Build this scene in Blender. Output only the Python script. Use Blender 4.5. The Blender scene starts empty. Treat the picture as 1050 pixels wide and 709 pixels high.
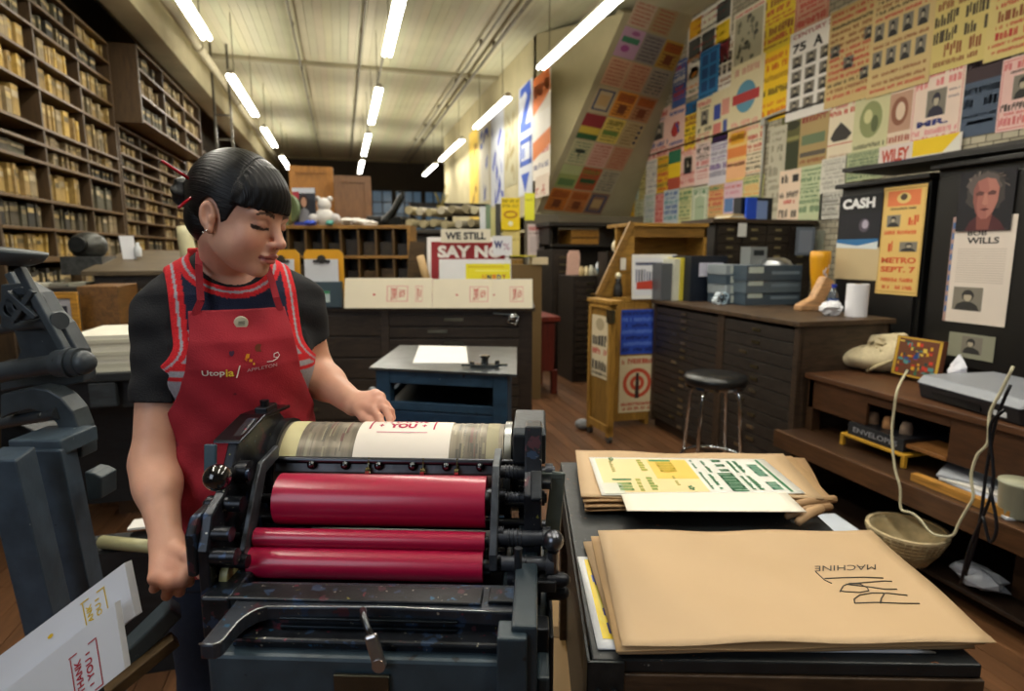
import bpy, bmesh, math, random
import numpy as np
from mathutils import Vector, Matrix
R = math.radians
sc = bpy.context.scene
# ------------------------------------------------------------ camera
FPX = 620.0
PITCH = math.atan(96.5/FPX)
YAW = math.atan(175.0/FPX*math.cos(PITCH))
CAMZ = 1.5
cd = bpy.data.cameras.new('camera'); cam = bpy.data.objects.new('camera', cd)
sc.collection.objects.link(cam); sc.camera = cam
cam.location = (0, 0, CAMZ)
cam.rotation_euler = (R(90)-PITCH, 0, -YAW)
cd.sensor_width = 36.0; cd.lens = 36.0*FPX/1050.0
cd.clip_start = 0.05; cd.clip_end = 100
cd.dof.use_dof = True; cd.dof.focus_distance = 1.15; cd.dof.aperture_fstop = 3.5
# ------------------------------------------------------------ exposure, world, lights
sc.view_settings.view_transform = 'Standard'; sc.view_settings.look = 'None'
sc.view_settings.gamma = 1.0; sc.view_settings.use_curve_mapping = False
sc.view_settings.exposure = 0.0
wd = bpy.data.worlds.new('World'); sc.world = wd; wd.use_nodes = True
bg = wd.node_tree.nodes['Background']; bg.inputs[0].default_value = (0.35, 0.42, 0.55, 1); bg.inputs[1].default_value = 0.05
LIGHT_Z = 3.65; CEIL_Z = 4.5; WALL_L = -2.75; WALL_R = 4.5; Y_BACK = 21.5; Y_FRONT = -3.2
LIGHT_W = 35.0
def lamp_area(loc, sx, sy, watts, col=(1, .945, .82), rot=(0, 0, 0)):
    ld = bpy.data.lights.new('area_light', 'AREA'); ld.shape = 'RECTANGLE'; ld.size = sx; ld.size_y = sy
    ld.energy = watts; ld.color = col
    lo = bpy.data.objects.new('area_light', ld); sc.collection.objects.link(lo); lo.location = loc; lo.rotation_euler = rot
    return lo
lamp_area((-2.2, -1.2, 2.5), 1.6, 1.8, 30, (.78, .88, 1.0), (R(68), 0, R(-52)))     # unseen cool-toned area lamp behind the camera, at the left
# ------------------------------------------------------------ pixel -> point helpers (photo frame 1050x709)
_f = Vector((math.sin(YAW)*math.cos(PITCH), math.cos(YAW)*math.cos(PITCH), -math.sin(PITCH)))
_r = Vector((math.cos(YAW), -math.sin(YAW), 0)); _u = _r.cross(_f); _C = Vector((0, 0, CAMZ))
def ray(px, py): return _f + _r*((px-525)/FPX) + _u*((354.5-py)/FPX)
def XP(px, py, x): d = ray(px, py); return _C + d*(x/d.x)
def YP(px, py, y): d = ray(px, py); return _C + d*(y/d.y)
def ZP(px, py, z): d = ray(px, py); return _C + d*((z-CAMZ)/d.z)
def fr(al): a = R(al); return Vector((math.cos(a), -math.sin(a), 0)), Vector((math.sin(a), math.cos(a), 0))
def DP(px, py, b, al=16):
    e1, e2 = fr(al); d = ray(px, py); return _C + d*(b/d.dot(e2))
# ------------------------------------------------------------ colour + materials
def lin(c): return c/12.92 if c <= .04045 else ((c+.055)/1.055)**2.4
def H(s):
    s = s.lstrip('#'); return tuple(lin(int(s[i:i+2], 16)/255) for i in (0, 2, 4))
def mat(name, rough=.6, metal=0., base=None, var=.15, vscale=8., bump=0., bscale=60., coat=0., sss=0., emis=0., ecol=None, stretch=(1, 1, 1), spec=None, trans=0., alpha=1., speck=None, grain=False, attr='Col'):
    m = bpy.data.materials.new(name); m.use_nodes = True; nt = m.node_tree; N = nt.nodes; Lk = nt.links
    b = N['Principled BSDF']; b.inputs['Roughness'].default_value = rough; b.inputs['Metallic'].default_value = metal
    tc = N.new('ShaderNodeTexCoord'); mp = N.new('ShaderNodeMapping'); mp.inputs['Scale'].default_value = stretch
    Lk.new(tc.outputs['Object'], mp.inputs['Vector'])
    if base is None:
        at = N.new('ShaderNodeAttribute'); at.attribute_name = attr; colout = at.outputs['Color']
    else:
        rg = N.new('ShaderNodeRGB'); rg.outputs[0].default_value = (*base, 1); colout = rg.outputs[0]
    nz = N.new('ShaderNodeTexNoise'); nz.inputs['Scale'].default_value = vscale; nz.inputs['Detail'].default_value = 5
    Lk.new(mp.outputs[0], nz.inputs['Vector'])
    if grain: nz.inputs['Distortion'].default_value = 1.2
    mr = N.new('ShaderNodeMapRange'); mr.inputs['From Min'].default_value = .3; mr.inputs['From Max'].default_value = .7
    mr.inputs['To Min'].default_value = 1-var; mr.inputs['To Max'].default_value = 1+var
    Lk.new(nz.outputs['Fac'], mr.inputs['Value'])
    mx = N.new('ShaderNodeVectorMath'); mx.operation = 'SCALE'
    Lk.new(colout, mx.inputs[0]); Lk.new(mr.outputs[0], mx.inputs['Scale'])
    out = mx.outputs[0]
    if speck:
        for k, (sc_, thr, cc) in enumerate(speck):
            n2 = N.new('ShaderNodeTexNoise'); n2.inputs['Scale'].default_value = sc_; n2.inputs['Detail'].default_value = 3
            off = N.new('ShaderNodeVectorMath'); off.operation = 'ADD'; off.inputs[1].default_value = (3.1*k+1, 7.7*k, 1.3*k)
            Lk.new(tc.outputs['Object'], off.inputs[0]); Lk.new(off.outputs[0], n2.inputs['Vector'])
            r2 = N.new('ShaderNodeMapRange'); r2.inputs['From Min'].default_value = thr; r2.inputs['From Max'].default_value = thr+.02
            Lk.new(n2.outputs['Fac'], r2.inputs['Value'])
            mm = N.new('ShaderNodeMix'); mm.data_type = 'RGBA'; mm.inputs['B'].default_value = (*cc, 1)
            Lk.new(r2.outputs[0], mm.inputs['Factor']); Lk.new(out, mm.inputs['A']); out = mm.outputs['Result']
    Lk.new(out, b.inputs['Base Color'])
    if bump > 0:
        n3 = N.new('ShaderNodeTexNoise'); n3.inputs['Scale'].default_value = bscale; n3.inputs['Detail'].default_value = 4
        Lk.new(mp.outputs[0], n3.inputs['Vector'])
        bp = N.new('ShaderNodeBump'); bp.inputs['Strength'].default_value = bump; bp.inputs['Distance'].default_value = .004
        Lk.new(n3.outputs['Fac'], bp.inputs['Height']); Lk.new(bp.outputs[0], b.inputs['Normal'])
    if coat: b.inputs['Coat Weight'].default_value = coat; b.inputs['Coat Roughness'].default_value = .15
    if sss:
        b.inputs['Subsurface Weight'].default_value = sss; b.inputs['Subsurface Radius'].default_value = (.012, .005, .003); b.inputs['Subsurface Scale'].default_value = 1.0
    if emis:
        b.inputs['Emission Strength'].default_value = emis; b.inputs['Emission Color'].default_value = (*(ecol or (1, 1, 1)), 1)
    if trans: b.inputs['Transmission Weight'].default_value = trans
    if alpha < 1: b.inputs['Alpha'].default_value = alpha
    if spec is not None: b.inputs['Specular IOR Level'].default_value = spec
    return m
INK = [(34, .62, H('2c3c54')), (30, .64, H('4a2c34')), (75, .69, H('6a2a38')), (90, .69, H('9a968a')), (70, .72, H('8a8640')), (60, .69, H('2c5a7a'))]
M = dict(
 paper=mat('paper', .75, var=.03, vscale=5, bump=.05, bscale=12),
 gloss=mat('glossy_print', .35, var=.03),
 kraft=mat('kraft_paper', .6, var=.05, vscale=3, bump=.25, bscale=7),
 wood=mat('wood', .5, var=.35, vscale=5, stretch=(1, 6, 9), grain=True, bump=.1, bscale=20),
 woodx=mat('wood_lengthwise', .45, var=.35, vscale=5, stretch=(8, 1, 8), grain=True, bump=.1, bscale=20),
 woodv=mat('wood_upright', .5, var=.3, vscale=5, stretch=(9, 9, 1), grain=True, bump=.1, bscale=20),
 darkwood=mat('dark_worn_wood', .5, var=.45, vscale=6, stretch=(1.5, 1.5, 8), grain=True, bump=.15, bscale=25),
 iron=mat('black_cast_iron', .38, .55, var=.4, vscale=30, bump=.12, bscale=90),
 grime=mat('ink_splashed_black_iron', .33, .45, var=.5, vscale=22, bump=.12, bscale=70, speck=INK),
 paint=mat('blue_grey_machine_paint', .42, .1, var=.25, vscale=18, bump=.1, bscale=60, speck=[(30, .70, H('15181c')), (60, .74, H('aab0a8'))]),
 steel=mat('worn_steel', .28, .95, var=.2, vscale=12, stretch=(1, 1, 1)),
 chrome=mat('chrome', .12, 1., var=.05),
 roller=mat('composition_roller', .34, 0, var=.04, vscale=20, coat=.35),
 plastic=mat('plastic', .4, var=.04),
 knob=mat('black_ball', .08, 0, var=.02, coat=1.),
 cloth=mat('cloth', .9, var=.1, vscale=60, bump=.35, bscale=300),
 knit=mat('knit', .95, var=.12, vscale=200, bump=.6, bscale=500),
 apron=mat('apron_cloth', .85, var=.18, vscale=12, bump=.3, bscale=350),
 skin=mat('skin', .48, var=.05, vscale=30, sss=.12, bump=.06, bscale=250),
 plaster=mat('plaster', .85, var=.1, vscale=2.5, bump=.15, bscale=12),
 rough=mat('rough_goods', .8, var=.3, vscale=14, bump=.2, bscale=40),
 clear=mat('clear_plastic', .12, 0, var=.0, trans=.85),
)
# ------------------------------------------------------------ object helpers
COL = sc.collection
def tag(o, label=None, cat=None, group=None, kind=None):
    if label: o['label'] = label
    if cat: o['category'] = cat
    if group: o['group'] = group
    if kind: o['kind'] = kind
    return o
def empty(name, loc=(0, 0, 0), rz=0., parent=None):
    o = bpy.data.objects.new(name, None); COL.objects.link(o); o.location = loc; o.rotation_euler = (0, 0, rz); o.empty_display_size = .05
    if parent: o.parent = parent
    return o
def setcol(me, cols):      # one colour per face
    ca = me.color_attributes.new('Col', 'FLOAT_COLOR', 'CORNER')
    arr = np.ones((len(me.loops), 4), dtype=np.float32)
    tot = np.zeros(len(me.polygons), dtype=np.int32); me.polygons.foreach_get('loop_total', tot)
    arr[:, :3] = np.repeat(np.array(cols, dtype=np.float32).reshape(-1, 3), tot, axis=0)
    ca.data.foreach_set('color', arr.ravel())
class MB:
    """collects coloured shapes; build() links them as one mesh object"""
    def __init__(s, c='#808080'): s.v = []; s.f = []; s.c = []; s.col = H(c); s.M = None; s.sm = []
    def C(s, c): s.col = H(c) if isinstance(c, str) else c; return s
    def T(s, m=None): s.M = m; return s
    def add(s, vs, fs, c=None, smooth=False):
        o = len(s.v); cc = s.col if c is None else (H(c) if isinstance(c, str) else c)
        if s.M is not None: vs = [tuple(s.M @ Vector(p)) for p in vs]
        s.v += [tuple(p) for p in vs]
        for f in fs: s.f.append(tuple(i+o for i in f)); s.c.append(cc); s.sm.append(smooth)
        return s
    def box(s, x0, y0, z0, x1, y1, z1, c=None):
        x0, x1 = min(x0, x1), max(x0, x1); y0, y1 = min(y0, y1), max(y0, y1); z0, z1 = min(z0, z1), max(z0, z1)
        return s.add([(x0, y0, z0), (x1, y0, z0), (x1, y1, z0), (x0, y1, z0), (x0, y0, z1), (x1, y0, z1), (x1, y1, z1), (x0, y1, z1)],
                     [(0, 3, 2, 1), (4, 5, 6, 7), (0, 1, 5, 4), (1, 2, 6, 5), (2, 3, 7, 6), (3, 0, 4, 7)], c)
    def cbox(s, cx, cy, cz, w, d, h, c=None): return s.box(cx-w/2, cy-d/2, cz-h/2, cx+w/2, cy+d/2, cz+h/2, c)
    def bar(s, p, q, w, h, c=None, up=(0, 0, 1)):
        p = Vector(p); q = Vector(q); d = (q-p); L_ = d.length; d.normalize(); up = Vector(up)
        if abs(d.dot(up)) > .98: up = Vector((0, 1, 0))
        x = d.cross(up).normalized()*(w/2); z = x.normalized().cross(d)*(h/2)
        vs = [p-x-z, p+x-z, p+x+z, p-x+z, q-x-z, q+x-z, q+x+z, q-x+z]
        return s.add(vs, [(0, 1, 2, 3), (7, 6, 5, 4), (0, 4, 5, 1), (1, 5, 6, 2), (2, 6, 7, 3), (3, 7, 4, 0)], c)
    def cyl(s, p, q, r, r2=None, n=16, c=None, cap=True):
        p = Vector(p); q = Vector(q); d = (q-p).normalized(); a = Vector((0, 0, 1)) if abs(d.z) < .9 else Vector((1, 0, 0))
        x = d.cross(a).normalized(); y = d.cross(x); r2 = r if r2 is None else r2
        vs = []; 
        for (o, rr) in ((p, r), (q, r2)):
            for i in range(n): t = 2*math.pi*i/n; vs.append(o + x*(rr*math.cos(t)) + y*(rr*math.sin(t)))
        s.add(vs, [(i, (i+1) % n, n+(i+1) % n, n+i) for i in range(n)], c, True)
        if cap: s.add(vs[:n], [tuple(range(n-1, -1, -1))], c); s.add(vs[n:], [tuple(range(n))], c)
        return s
    def ring(s, p, q, r, ri, n=24, c=None):
        p = Vector(p); q = Vector(q); d = (q-p).normalized(); a = Vector((0, 0, 1)) if abs(d.z) < .9 else Vector((1, 0, 0))
        x = d.cross(a).normalized(); y = d.cross(x); vs = []
        for (o, rr) in ((p, r), (q, r), (q, ri), (p, ri)):
            for i in range(n): t = 2*math.pi*i/n; vs.append(o + x*(rr*math.cos(t)) + y*(rr*math.sin(t)))
        fs = []
        for k in range(4):
            for i in range(n): j = (i+1) % n; fs.append((k*n+i, k*n+j, ((k+1) % 4)*n+j, ((k+1) % 4)*n+i))
        return s.add(vs, fs, c)
    def tube(s, pts, r, n=8, c=None):
        pts = [Vector(p) for p in pts]; m = len(pts); rs = r if isinstance(r, (list, tuple)) else [r]*m; vs = []; px = None
        for k, p in enumerate(pts):
            d = (pts[min(k+1, m-1)]-pts[max(k-1, 0)]).normalized()
            if px is None: a = Vector((0, 0, 1)) if abs(d.z) < .9 else Vector((1, 0, 0)); x = d.cross(a).normalized()
            else: x = (px - d*px.dot(d)).normalized()
            px = x; y = d.cross(x)
            for i in range(n): t = 2*math.pi*i/n; vs.append(p + x*(rs[k]*math.cos(t)) + y*(rs[k]*math.sin(t)))
        fs = [(k*n+i, k*n+(i+1) % n, (k+1)*n+(i+1) % n, (k+1)*n+i) for k in range(m-1) for i in range(n)]
        fs += [tuple(range(n-1, -1, -1)), tuple((m-1)*n+i for i in range(n))]
        return s.add(vs, fs, c, True)
    def lathe(s, prof, o=(0, 0, 0), n=24, c=None, ax=(0, 0, 1), sx=1., sy=1.):
        o = Vector(o); d = Vector(ax).normalized(); a = Vector((0, 0, 1)) if abs(d.z) < .9 else Vector((1, 0, 0))
        x = Vector((1, 0, 0)) if abs(d.z) > .9 else d.cross(a).normalized(); y = d.cross(x); vs = []
        for (r, z) in prof:
            for i in range(n): t = 2*math.pi*i/n; vs.append(o + x*(r*sx*math.cos(t)) + y*(r*sy*math.sin(t)) + d*z)
        m = len(prof)
        fs = [(k*n+i, k*n+(i+1) % n, (k+1)*n+(i+1) % n, (k+1)*n+i) for k in range(m-1) for i in range(n)]
        fs += [tuple(range(n-1, -1, -1)), tuple((m-1)*n+i for i in range(n))]
        return s.add(vs, fs, c, True)
    def ball(s, o, r, c=None, n=16, sc_=(1, 1, 1)):
        m = n//2; o = Vector(o); vs = [o+Vector((0, 0, -r*sc_[2]))]
        for k in range(1, m):
            p = -math.pi/2+math.pi*k/m
            for i in range(n): t = 2*math.pi*i/n; vs.append(o+Vector((r*sc_[0]*math.cos(p)*math.cos(t), r*sc_[1]*math.cos(p)*math.sin(t), r*sc_[2]*math.sin(p))))
        vs.append(o+Vector((0, 0, r*sc_[2]))); e = len(vs)-1
        fs = [(0, 1+(i+1) % n, 1+i) for i in range(n)]
        for k in range(m-2): fs += [(1+k*n+i, 1+k*n+(i+1) % n, 1+(k+1)*n+(i+1) % n, 1+(k+1)*n+i) for i in range(n)]
        fs += [(1+(m-2)*n+i, 1+(m-2)*n+(i+1) % n, e) for i in range(n)]
        return s.add(vs, fs, c, True)
    def prism(s, poly, h0, h1, ax='z', c=None):
        def P(a, b, h): return {'z': (a, b, h), 'x': (h, a, b), 'y': (a, h, b)}[ax]
        n = len(poly); area = sum(poly[i][0]*poly[(i+1) % n][1]-poly[(i+1) % n][0]*poly[i][1] for i in range(n))
        if (area < 0) != (ax == 'y'): poly = poly[::-1]
        vs = [P(a, b, h0) for a, b in poly]+[P(a, b, h1) for a, b in poly]
        fs = [tuple(range(n-1, -1, -1)), tuple(range(n, 2*n))]+[(i, (i+1) % n, n+(i+1) % n, n+i) for i in range(n)]
        return s.add(vs, fs, c)
    def quad(s, a, b, c_, d, c=None): return s.add([a, b, c_, d], [(0, 1, 2, 3)], c)
    def build(s, name, m, parent=None, bevel=0., seg=2, kind=None, sub=0, solid=0.):
        me = bpy.data.meshes.new(name); me.from_pydata(s.v, [], s.f)
        setcol(me, s.c)
        me.polygons.foreach_set('use_smooth', s.sm)
        me.materials.append(M[m] if isinstance(m, str) else m); me.update()
        o = bpy.data.objects.new(name, me); COL.objects.link(o)
        if parent is not None: o.parent = parent
        if solid: md = o.modifiers.new('solid', 'SOLIDIFY'); md.thickness = solid; md.offset = 0
        if bevel: 
            md = o.modifiers.new('bevel', 'BEVEL'); md.width = bevel; md.segments = seg; md.limit_method = 'ANGLE'; md.angle_limit = R(40)
        if sub: md = o.modifiers.new('sub', 'SUBSURF'); md.levels = sub; md.render_levels = sub
        if kind: o['kind'] = kind
        return o
def base_at(root, o=None): return root
def copy_tree(o, parent=None):
    c = o.copy(); COL.objects.link(c); c.parent = parent
    for ch in list(o.children): copy_tree(ch, c)
    return c
def smooth_path(pts, k=5):
    P_ = [Vector(p) for p in pts]; P_ = [P_[0]*2-P_[1]]+P_+[P_[-1]*2-P_[-2]]; out = []
    for i in range(1, len(P_)-2):
        a, b, c, d = P_[i-1:i+3]
        for j in range(k): t = j/k; out.append(.5*((2*b)+(c-a)*t+(2*a-5*b+4*c-d)*t*t+(3*b-a-3*c+d)*t**3))
    return out+[P_[-2]]
_fontc = {}
def text_faces(txt, size=1., bold=0., sx=1., ext=False):
    """triangulated outline of lettering in its own plane, centred; returns verts, faces"""
    key = (txt, bold)
    if key not in _fontc:
        cu = bpy.data.curves.new('lettering', 'FONT'); cu.body = txt; cu.size = 1.; cu.offset = bold; cu.align_x = 'CENTER'; cu.align_y = 'CENTER'; cu.resolution_u = 3
        o = bpy.data.objects.new('lettering', cu); COL.objects.link(o); dg = bpy.context.evaluated_depsgraph_get(); dg.update()
        me = bpy.data.meshes.new_from_object(o.evaluated_get(dg))
        vs = [tuple(v.co) for v in me.vertices]; fs = [tuple(p.vertices) for p in me.polygons]
        COL.objects.unlink(o); bpy.data.objects.remove(o); bpy.data.meshes.remove(me)
        xs = [v[0] for v in vs]; ys = [v[1] for v in vs]; w = max(xs)-min(xs); h = max(ys)-min(ys); cx = (max(xs)+min(xs))/2; cy = (max(ys)+min(ys))/2
        _fontc[key] = ([((v[0]-cx)/w, (v[1]-cy)/h) for v in vs], fs, w/h)
    return _fontc[key]
# ============================================================ PERSON (distance fields -> surface nets)
def surface_nets(F, org, h):
    s = F < 0; nx, ny, nz = F.shape
    c = np.zeros((nx-1, ny-1, nz-1), np.int8)
    for i in (0, 1):
        for j in (0, 1):
            for k in (0, 1): c += s[i:nx-1+i, j:ny-1+j, k:nz-1+k]
    act = (c > 0) & (c < 8); I = np.argwhere(act); del c
    idx = -np.ones(act.shape, np.int64); idx[act] = np.arange(len(I))
    acc = np.zeros((len(I), 3)); cnt = np.zeros(len(I))
    cor = [(i, j, k) for i in (0, 1) for j in (0, 1) for k in (0, 1)]
    V = {q: F[I[:, 0]+q[0], I[:, 1]+q[1], I[:, 2]+q[2]].astype(np.float64) for q in cor}
    for a in cor:
        for d in range(3):
            if a[d]: continue
            b = list(a); b[d] = 1; b = tuple(b); va, vb = V[a], V[b]; m = (va < 0) != (vb < 0)
            t = np.where(m, va/np.where(m, va-vb, 1), 0)
            p = np.array(a, float)[None, :].repeat(len(I), 0); p[:, d] = t
            acc += p*m[:, None]; cnt += m
    P = (I+acc/cnt[:, None])*h+np.array(org)
    fs = []
    for d in range(3):
        sl0 = [slice(None)]*3; sl1 = [slice(None)]*3; sl0[d] = slice(0, -1); sl1[d] = slice(1, None)
        e = s[tuple(sl0)] != s[tuple(sl1)]; ins = s[tuple(sl0)]
        E_ = np.argwhere(e); d1, d2 = (d+1) % 3, (d+2) % 3
        ok = (E_[:, d1] > 0) & (E_[:, d2] > 0) & (E_[:, d1] < F.shape[d1]-1) & (E_[:, d2] < F.shape[d2]-1); E_ = E_[ok]
        def g(o1, o2):
            q = E_.copy(); q[:, d1] -= o1; q[:, d2] -= o2; return idx[q[:, 0], q[:, 1], q[:, 2]]
        q = np.stack([g(1, 1), g(0, 1), g(0, 0), g(1, 0)], 1)
        fl = ~ins[E_[:, 0], E_[:, 1], E_[:, 2]]; q[fl] = q[fl][:, ::-1]; fs.append(q)
    return P, np.concatenate(fs)
class Field:
    def __init__(s, lo, hi, h):
        s.h = h; s.lo = np.array(lo, float); n = np.ceil((np.array(hi)-s.lo)/h).astype(int)+1
        s.n = n; s.F = np.full(n, .05, np.float32); s.ax = [s.lo[i]+h*np.arange(n[i]) for i in range(3)]
    def blk(s, lo, hi, pad):
        a = np.clip(np.floor((np.array(lo)-pad-s.lo)/s.h).astype(int), 0, s.n-1); b = np.clip(np.ceil((np.array(hi)+pad-s.lo)/s.h).astype(int)+1, 1, s.n)
        sl = tuple(slice(a[i], b[i]) for i in range(3))
        X, Y, Z = np.meshgrid(*[s.ax[i][sl[i]] for i in range(3)], indexing='ij', sparse=True); return sl, X, Y, Z
    def put(s, sl, D, k, op='u'):
        A = s.F[sl]
        if A.size == 0: return
        D = D.astype(np.float32)
        if op == 'u':
            hh = np.clip(.5+.5*(A-D)/k, 0, 1); s.F[sl] = A*(1-hh)+D*hh-k*hh*(1-hh)
        elif op == 's':
            D = -D; hh = np.clip(.5-.5*(A-D)/k, 0, 1); s.F[sl] = A*(1-hh)+D*hh+k*hh*(1-hh)
    def cap(s, p, q, r1, r2, k=.01, op='u', pad=.05):
        p = np.array(p, float); q = np.array(q, float); rm = max(r1, r2)
        sl, X, Y, Z = s.blk(np.minimum(p, q)-rm, np.maximum(p, q)+rm, pad)
        d = q-p; L2 = d@d+1e-12; t = np.clip(((X-p[0])*d[0]+(Y-p[1])*d[1]+(Z-p[2])*d[2])/L2, 0, 1)
        D = np.sqrt((X-p[0]-t*d[0])**2+(Y-p[1]-t*d[1])**2+(Z-p[2]-t*d[2])**2)-(r1+(r2-r1)*t)
        s.put(sl, D, k, op)
    def ell(s, c, r, k=.01, op='u', A=None, pad=.05):
        """ellipsoid; A = 3x3 rows = local axes (world)"""
        c = np.array(c, float); r = np.array(r, float); rm = r.max()
        sl, X, Y, Z = s.blk(c-rm, c+rm, pad); X = X-c[0]; Y = Y-c[1]; Z = Z-c[2]
        if A is None: u, v, w = X, Y, Z
        else: u = X*A[0][0]+Y*A[0][1]+Z*A[0][2]; v = X*A[1][0]+Y*A[1][1]+Z*A[1][2]; w = X*A[2][0]+Y*A[2][1]+Z*A[2][2]
        k0 = np.sqrt((u/r[0])**2+(v/r[1])**2+(w/r[2])**2); k1 = np.sqrt((u/r[0]**2)**2+(v/r[1]**2)**2+(w/r[2]**2)**2)+1e-9
        s.put(sl, k0*(k0-1)/k1, k, op)
def net_obj(name, F, m, colfn, parent, cut=None, smooth_iter=0):
    P, Q = surface_nets(F.F, F.lo, F.h)
    me = bpy.data.meshes.new(name); me.vertices.add(len(P)); me.vertices.foreach_set('co', P.ravel())
    me.loops.add(Q.size); me.loops.foreach_set('vertex_index', Q.ravel().astype(np.int32))
    me.polygons.add(len(Q)); me.polygons.foreach_set('loop_start', np.arange(0, Q.size, 4, dtype=np.int32)); me.polygons.foreach_set('loop_total', np.full(len(Q), 4, np.int32))
    me.update(calc_edges=True); me.polygons.foreach_set('use_smooth', np.ones(len(Q), bool))
    ca = me.color_attributes.new('Col', 'FLOAT_COLOR', 'POINT'); a = np.ones((len(P), 4), np.float32); a[:, :3] = colfn(P); ca.data.foreach_set('color', a.ravel())
    me.materials.append(M[m]); me.validate()
    o = bpy.data.objects.new(name, me); COL.objects.link(o)
    if parent is not None: o.parent = parent; o.matrix_parent_inverse = parent_inv(parent)
    return o
def parent_inv(p): return (Matrix.Translation(p.location) @ Matrix.Rotation(p.rotation_euler.z, 4, 'Z')).inverted()
def mixc(a, b, t): t = np.clip(t, 0, 1)[:, None]; return a*(1-t)+b*t
# ============================================================ ROOM
def struct(m, name, mt, **k): return m.build(name, mt, None, kind='structure', **k)
def rec(o):
    """move a single-mesh thing's origin to the middle of its base"""
    me = o.data; n = len(me.vertices); a = np.zeros(n*3); me.vertices.foreach_get('co', a); a = a.reshape(-1, 3)
    c = (a.min(0)+a.max(0))/2; c[2] = a[:, 2].min(); a -= c; me.vertices.foreach_set('co', a.ravel()); me.update(); o.location = Vector(c)+o.location
    return o
def solo(mb, name, mt, label, cat, group=None, kind=None, **k):
    o = rec(mb.build(name, mt, None, **k)); return tag(o, label, cat, group, kind)
def thing(name, label, cat, loc, rz=0., group=None):
    o = empty(name, loc, rz); tag(o, label, cat, group); return o
def wmb(root, c='#808080'):     # shapes typed in room coordinates, stored relative to the root
    return MB(c).T((Matrix.Translation(root.location) @ Matrix.Rotation(root.rotation_euler.z, 4, 'Z')).inverted())
floorm = mat('worn_floor_boards', .42, var=.25, vscale=3, stretch=(8, 1, 1), grain=True, bump=.1, bscale=15)
m = MB('#8a5a30'); rr = random.Random(7); x = WALL_L
while x < WALL_R:
    w = .095; y = Y_FRONT
    while y < Y_BACK:
        l = rr.uniform(2.2, 4.2); y2 = min(y+l, Y_BACK); g = rr.uniform(.75, 1.2); c = tuple(v*g for v in H('#66452c'))
        m.box(x+.0015, y+.0015, -.02, min(x+w, WALL_R)-.0015, y2-.0015, 0, c); y = y2
    x += w
struct(m, 'floor', floorm)
m = MB('#2a1c10'); m.box(WALL_L-.2, Y_FRONT-.2, -.08, WALL_R+.2, Y_BACK+.2, -.02); struct(m, 'trim_1', 'wood')
m = MB('#b3ab8c'); 
rr = random.Random(5); x = WALL_L
while x < WALL_R:      # narrow ceiling boards
    m.box(x+.002, Y_FRONT, CEIL_Z, min(x+.11, WALL_R)-.002, Y_BACK, CEIL_Z+.03, tuple(v*rr.uniform(.97, 1.03) for v in H('#b8b496'))); x += .11
m.box(WALL_L-.2, Y_FRONT-.2, CEIL_Z+.03, WALL_R+.2, Y_BACK+.2, CEIL_Z+.1, '#8a8268')
struct(m, 'ceiling', mat('painted_ceiling_boards', .7, var=.10, vscale=1.2, bump=.05, bscale=10))
m = MB('#4a4236'); m.box(WALL_L-.1, Y_FRONT, 0, WALL_L, Y_BACK, CEIL_Z+.05); struct(m, 'wall_left', 'plaster')
# right wall: painted brick
brick = mat('painted_brick', .8, base=H('#a59c84'), var=.12, vscale=4, bump=.3, bscale=30)
nt = brick.node_tree; bt = nt.nodes.new('ShaderNodeTexBrick'); bt.inputs['Scale'].default_value = 4.5; bt.inputs['Color1'].default_value = (*H('#b8af98'), 1); bt.inputs['Color2'].default_value = (*H('#8e8672'), 1); bt.inputs['Mortar'].default_value = (*H('#5e584a'), 1)
tc = nt.nodes.new('ShaderNodeTexCoord'); mpn = nt.nodes.new('ShaderNodeMapping'); mpn.inputs['Rotation'].default_value = (R(90), 0, R(90)); nt.links.new(tc.outputs['Object'], mpn.inputs['Vector']); 
sx_ = nt.nodes.new('ShaderNodeSeparateXYZ'); cx_ = nt.nodes.new('ShaderNodeCombineXYZ'); nt.links.new(tc.outputs['Object'], sx_.inputs[0]); nt.links.new(sx_.outputs['Y'], cx_.inputs['X']); nt.links.new(sx_.outputs['Z'], cx_.inputs['Y']); nt.links.new(cx_.outputs[0], bt.inputs['Vector'])
for l in list(nt.links):
    if l.to_node.type == 'VECT_MATH' and l.from_node.type == 'RGB': nt.links.remove(l)
vm = [n for n in nt.nodes if n.type == 'VECT_MATH'][0]; nt.links.new(bt.outputs['Color'], vm.inputs[0])
m = MB('#a59c84'); m.box(WALL_R, Y_FRONT, 0, WALL_R+.15, Y_BACK, CEIL_Z+.05); struct(m, 'wall_right', brick)
m = MB('#2a2118'); XW = XP(735, 140, WALL_R)
m.box(WALL_R-.02, XP(840, 106, WALL_R).y, 2.905, WALL_R, XP(640, 172, WALL_R).y, 2.925); struct(m, 'trim_2', 'wood')
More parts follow.
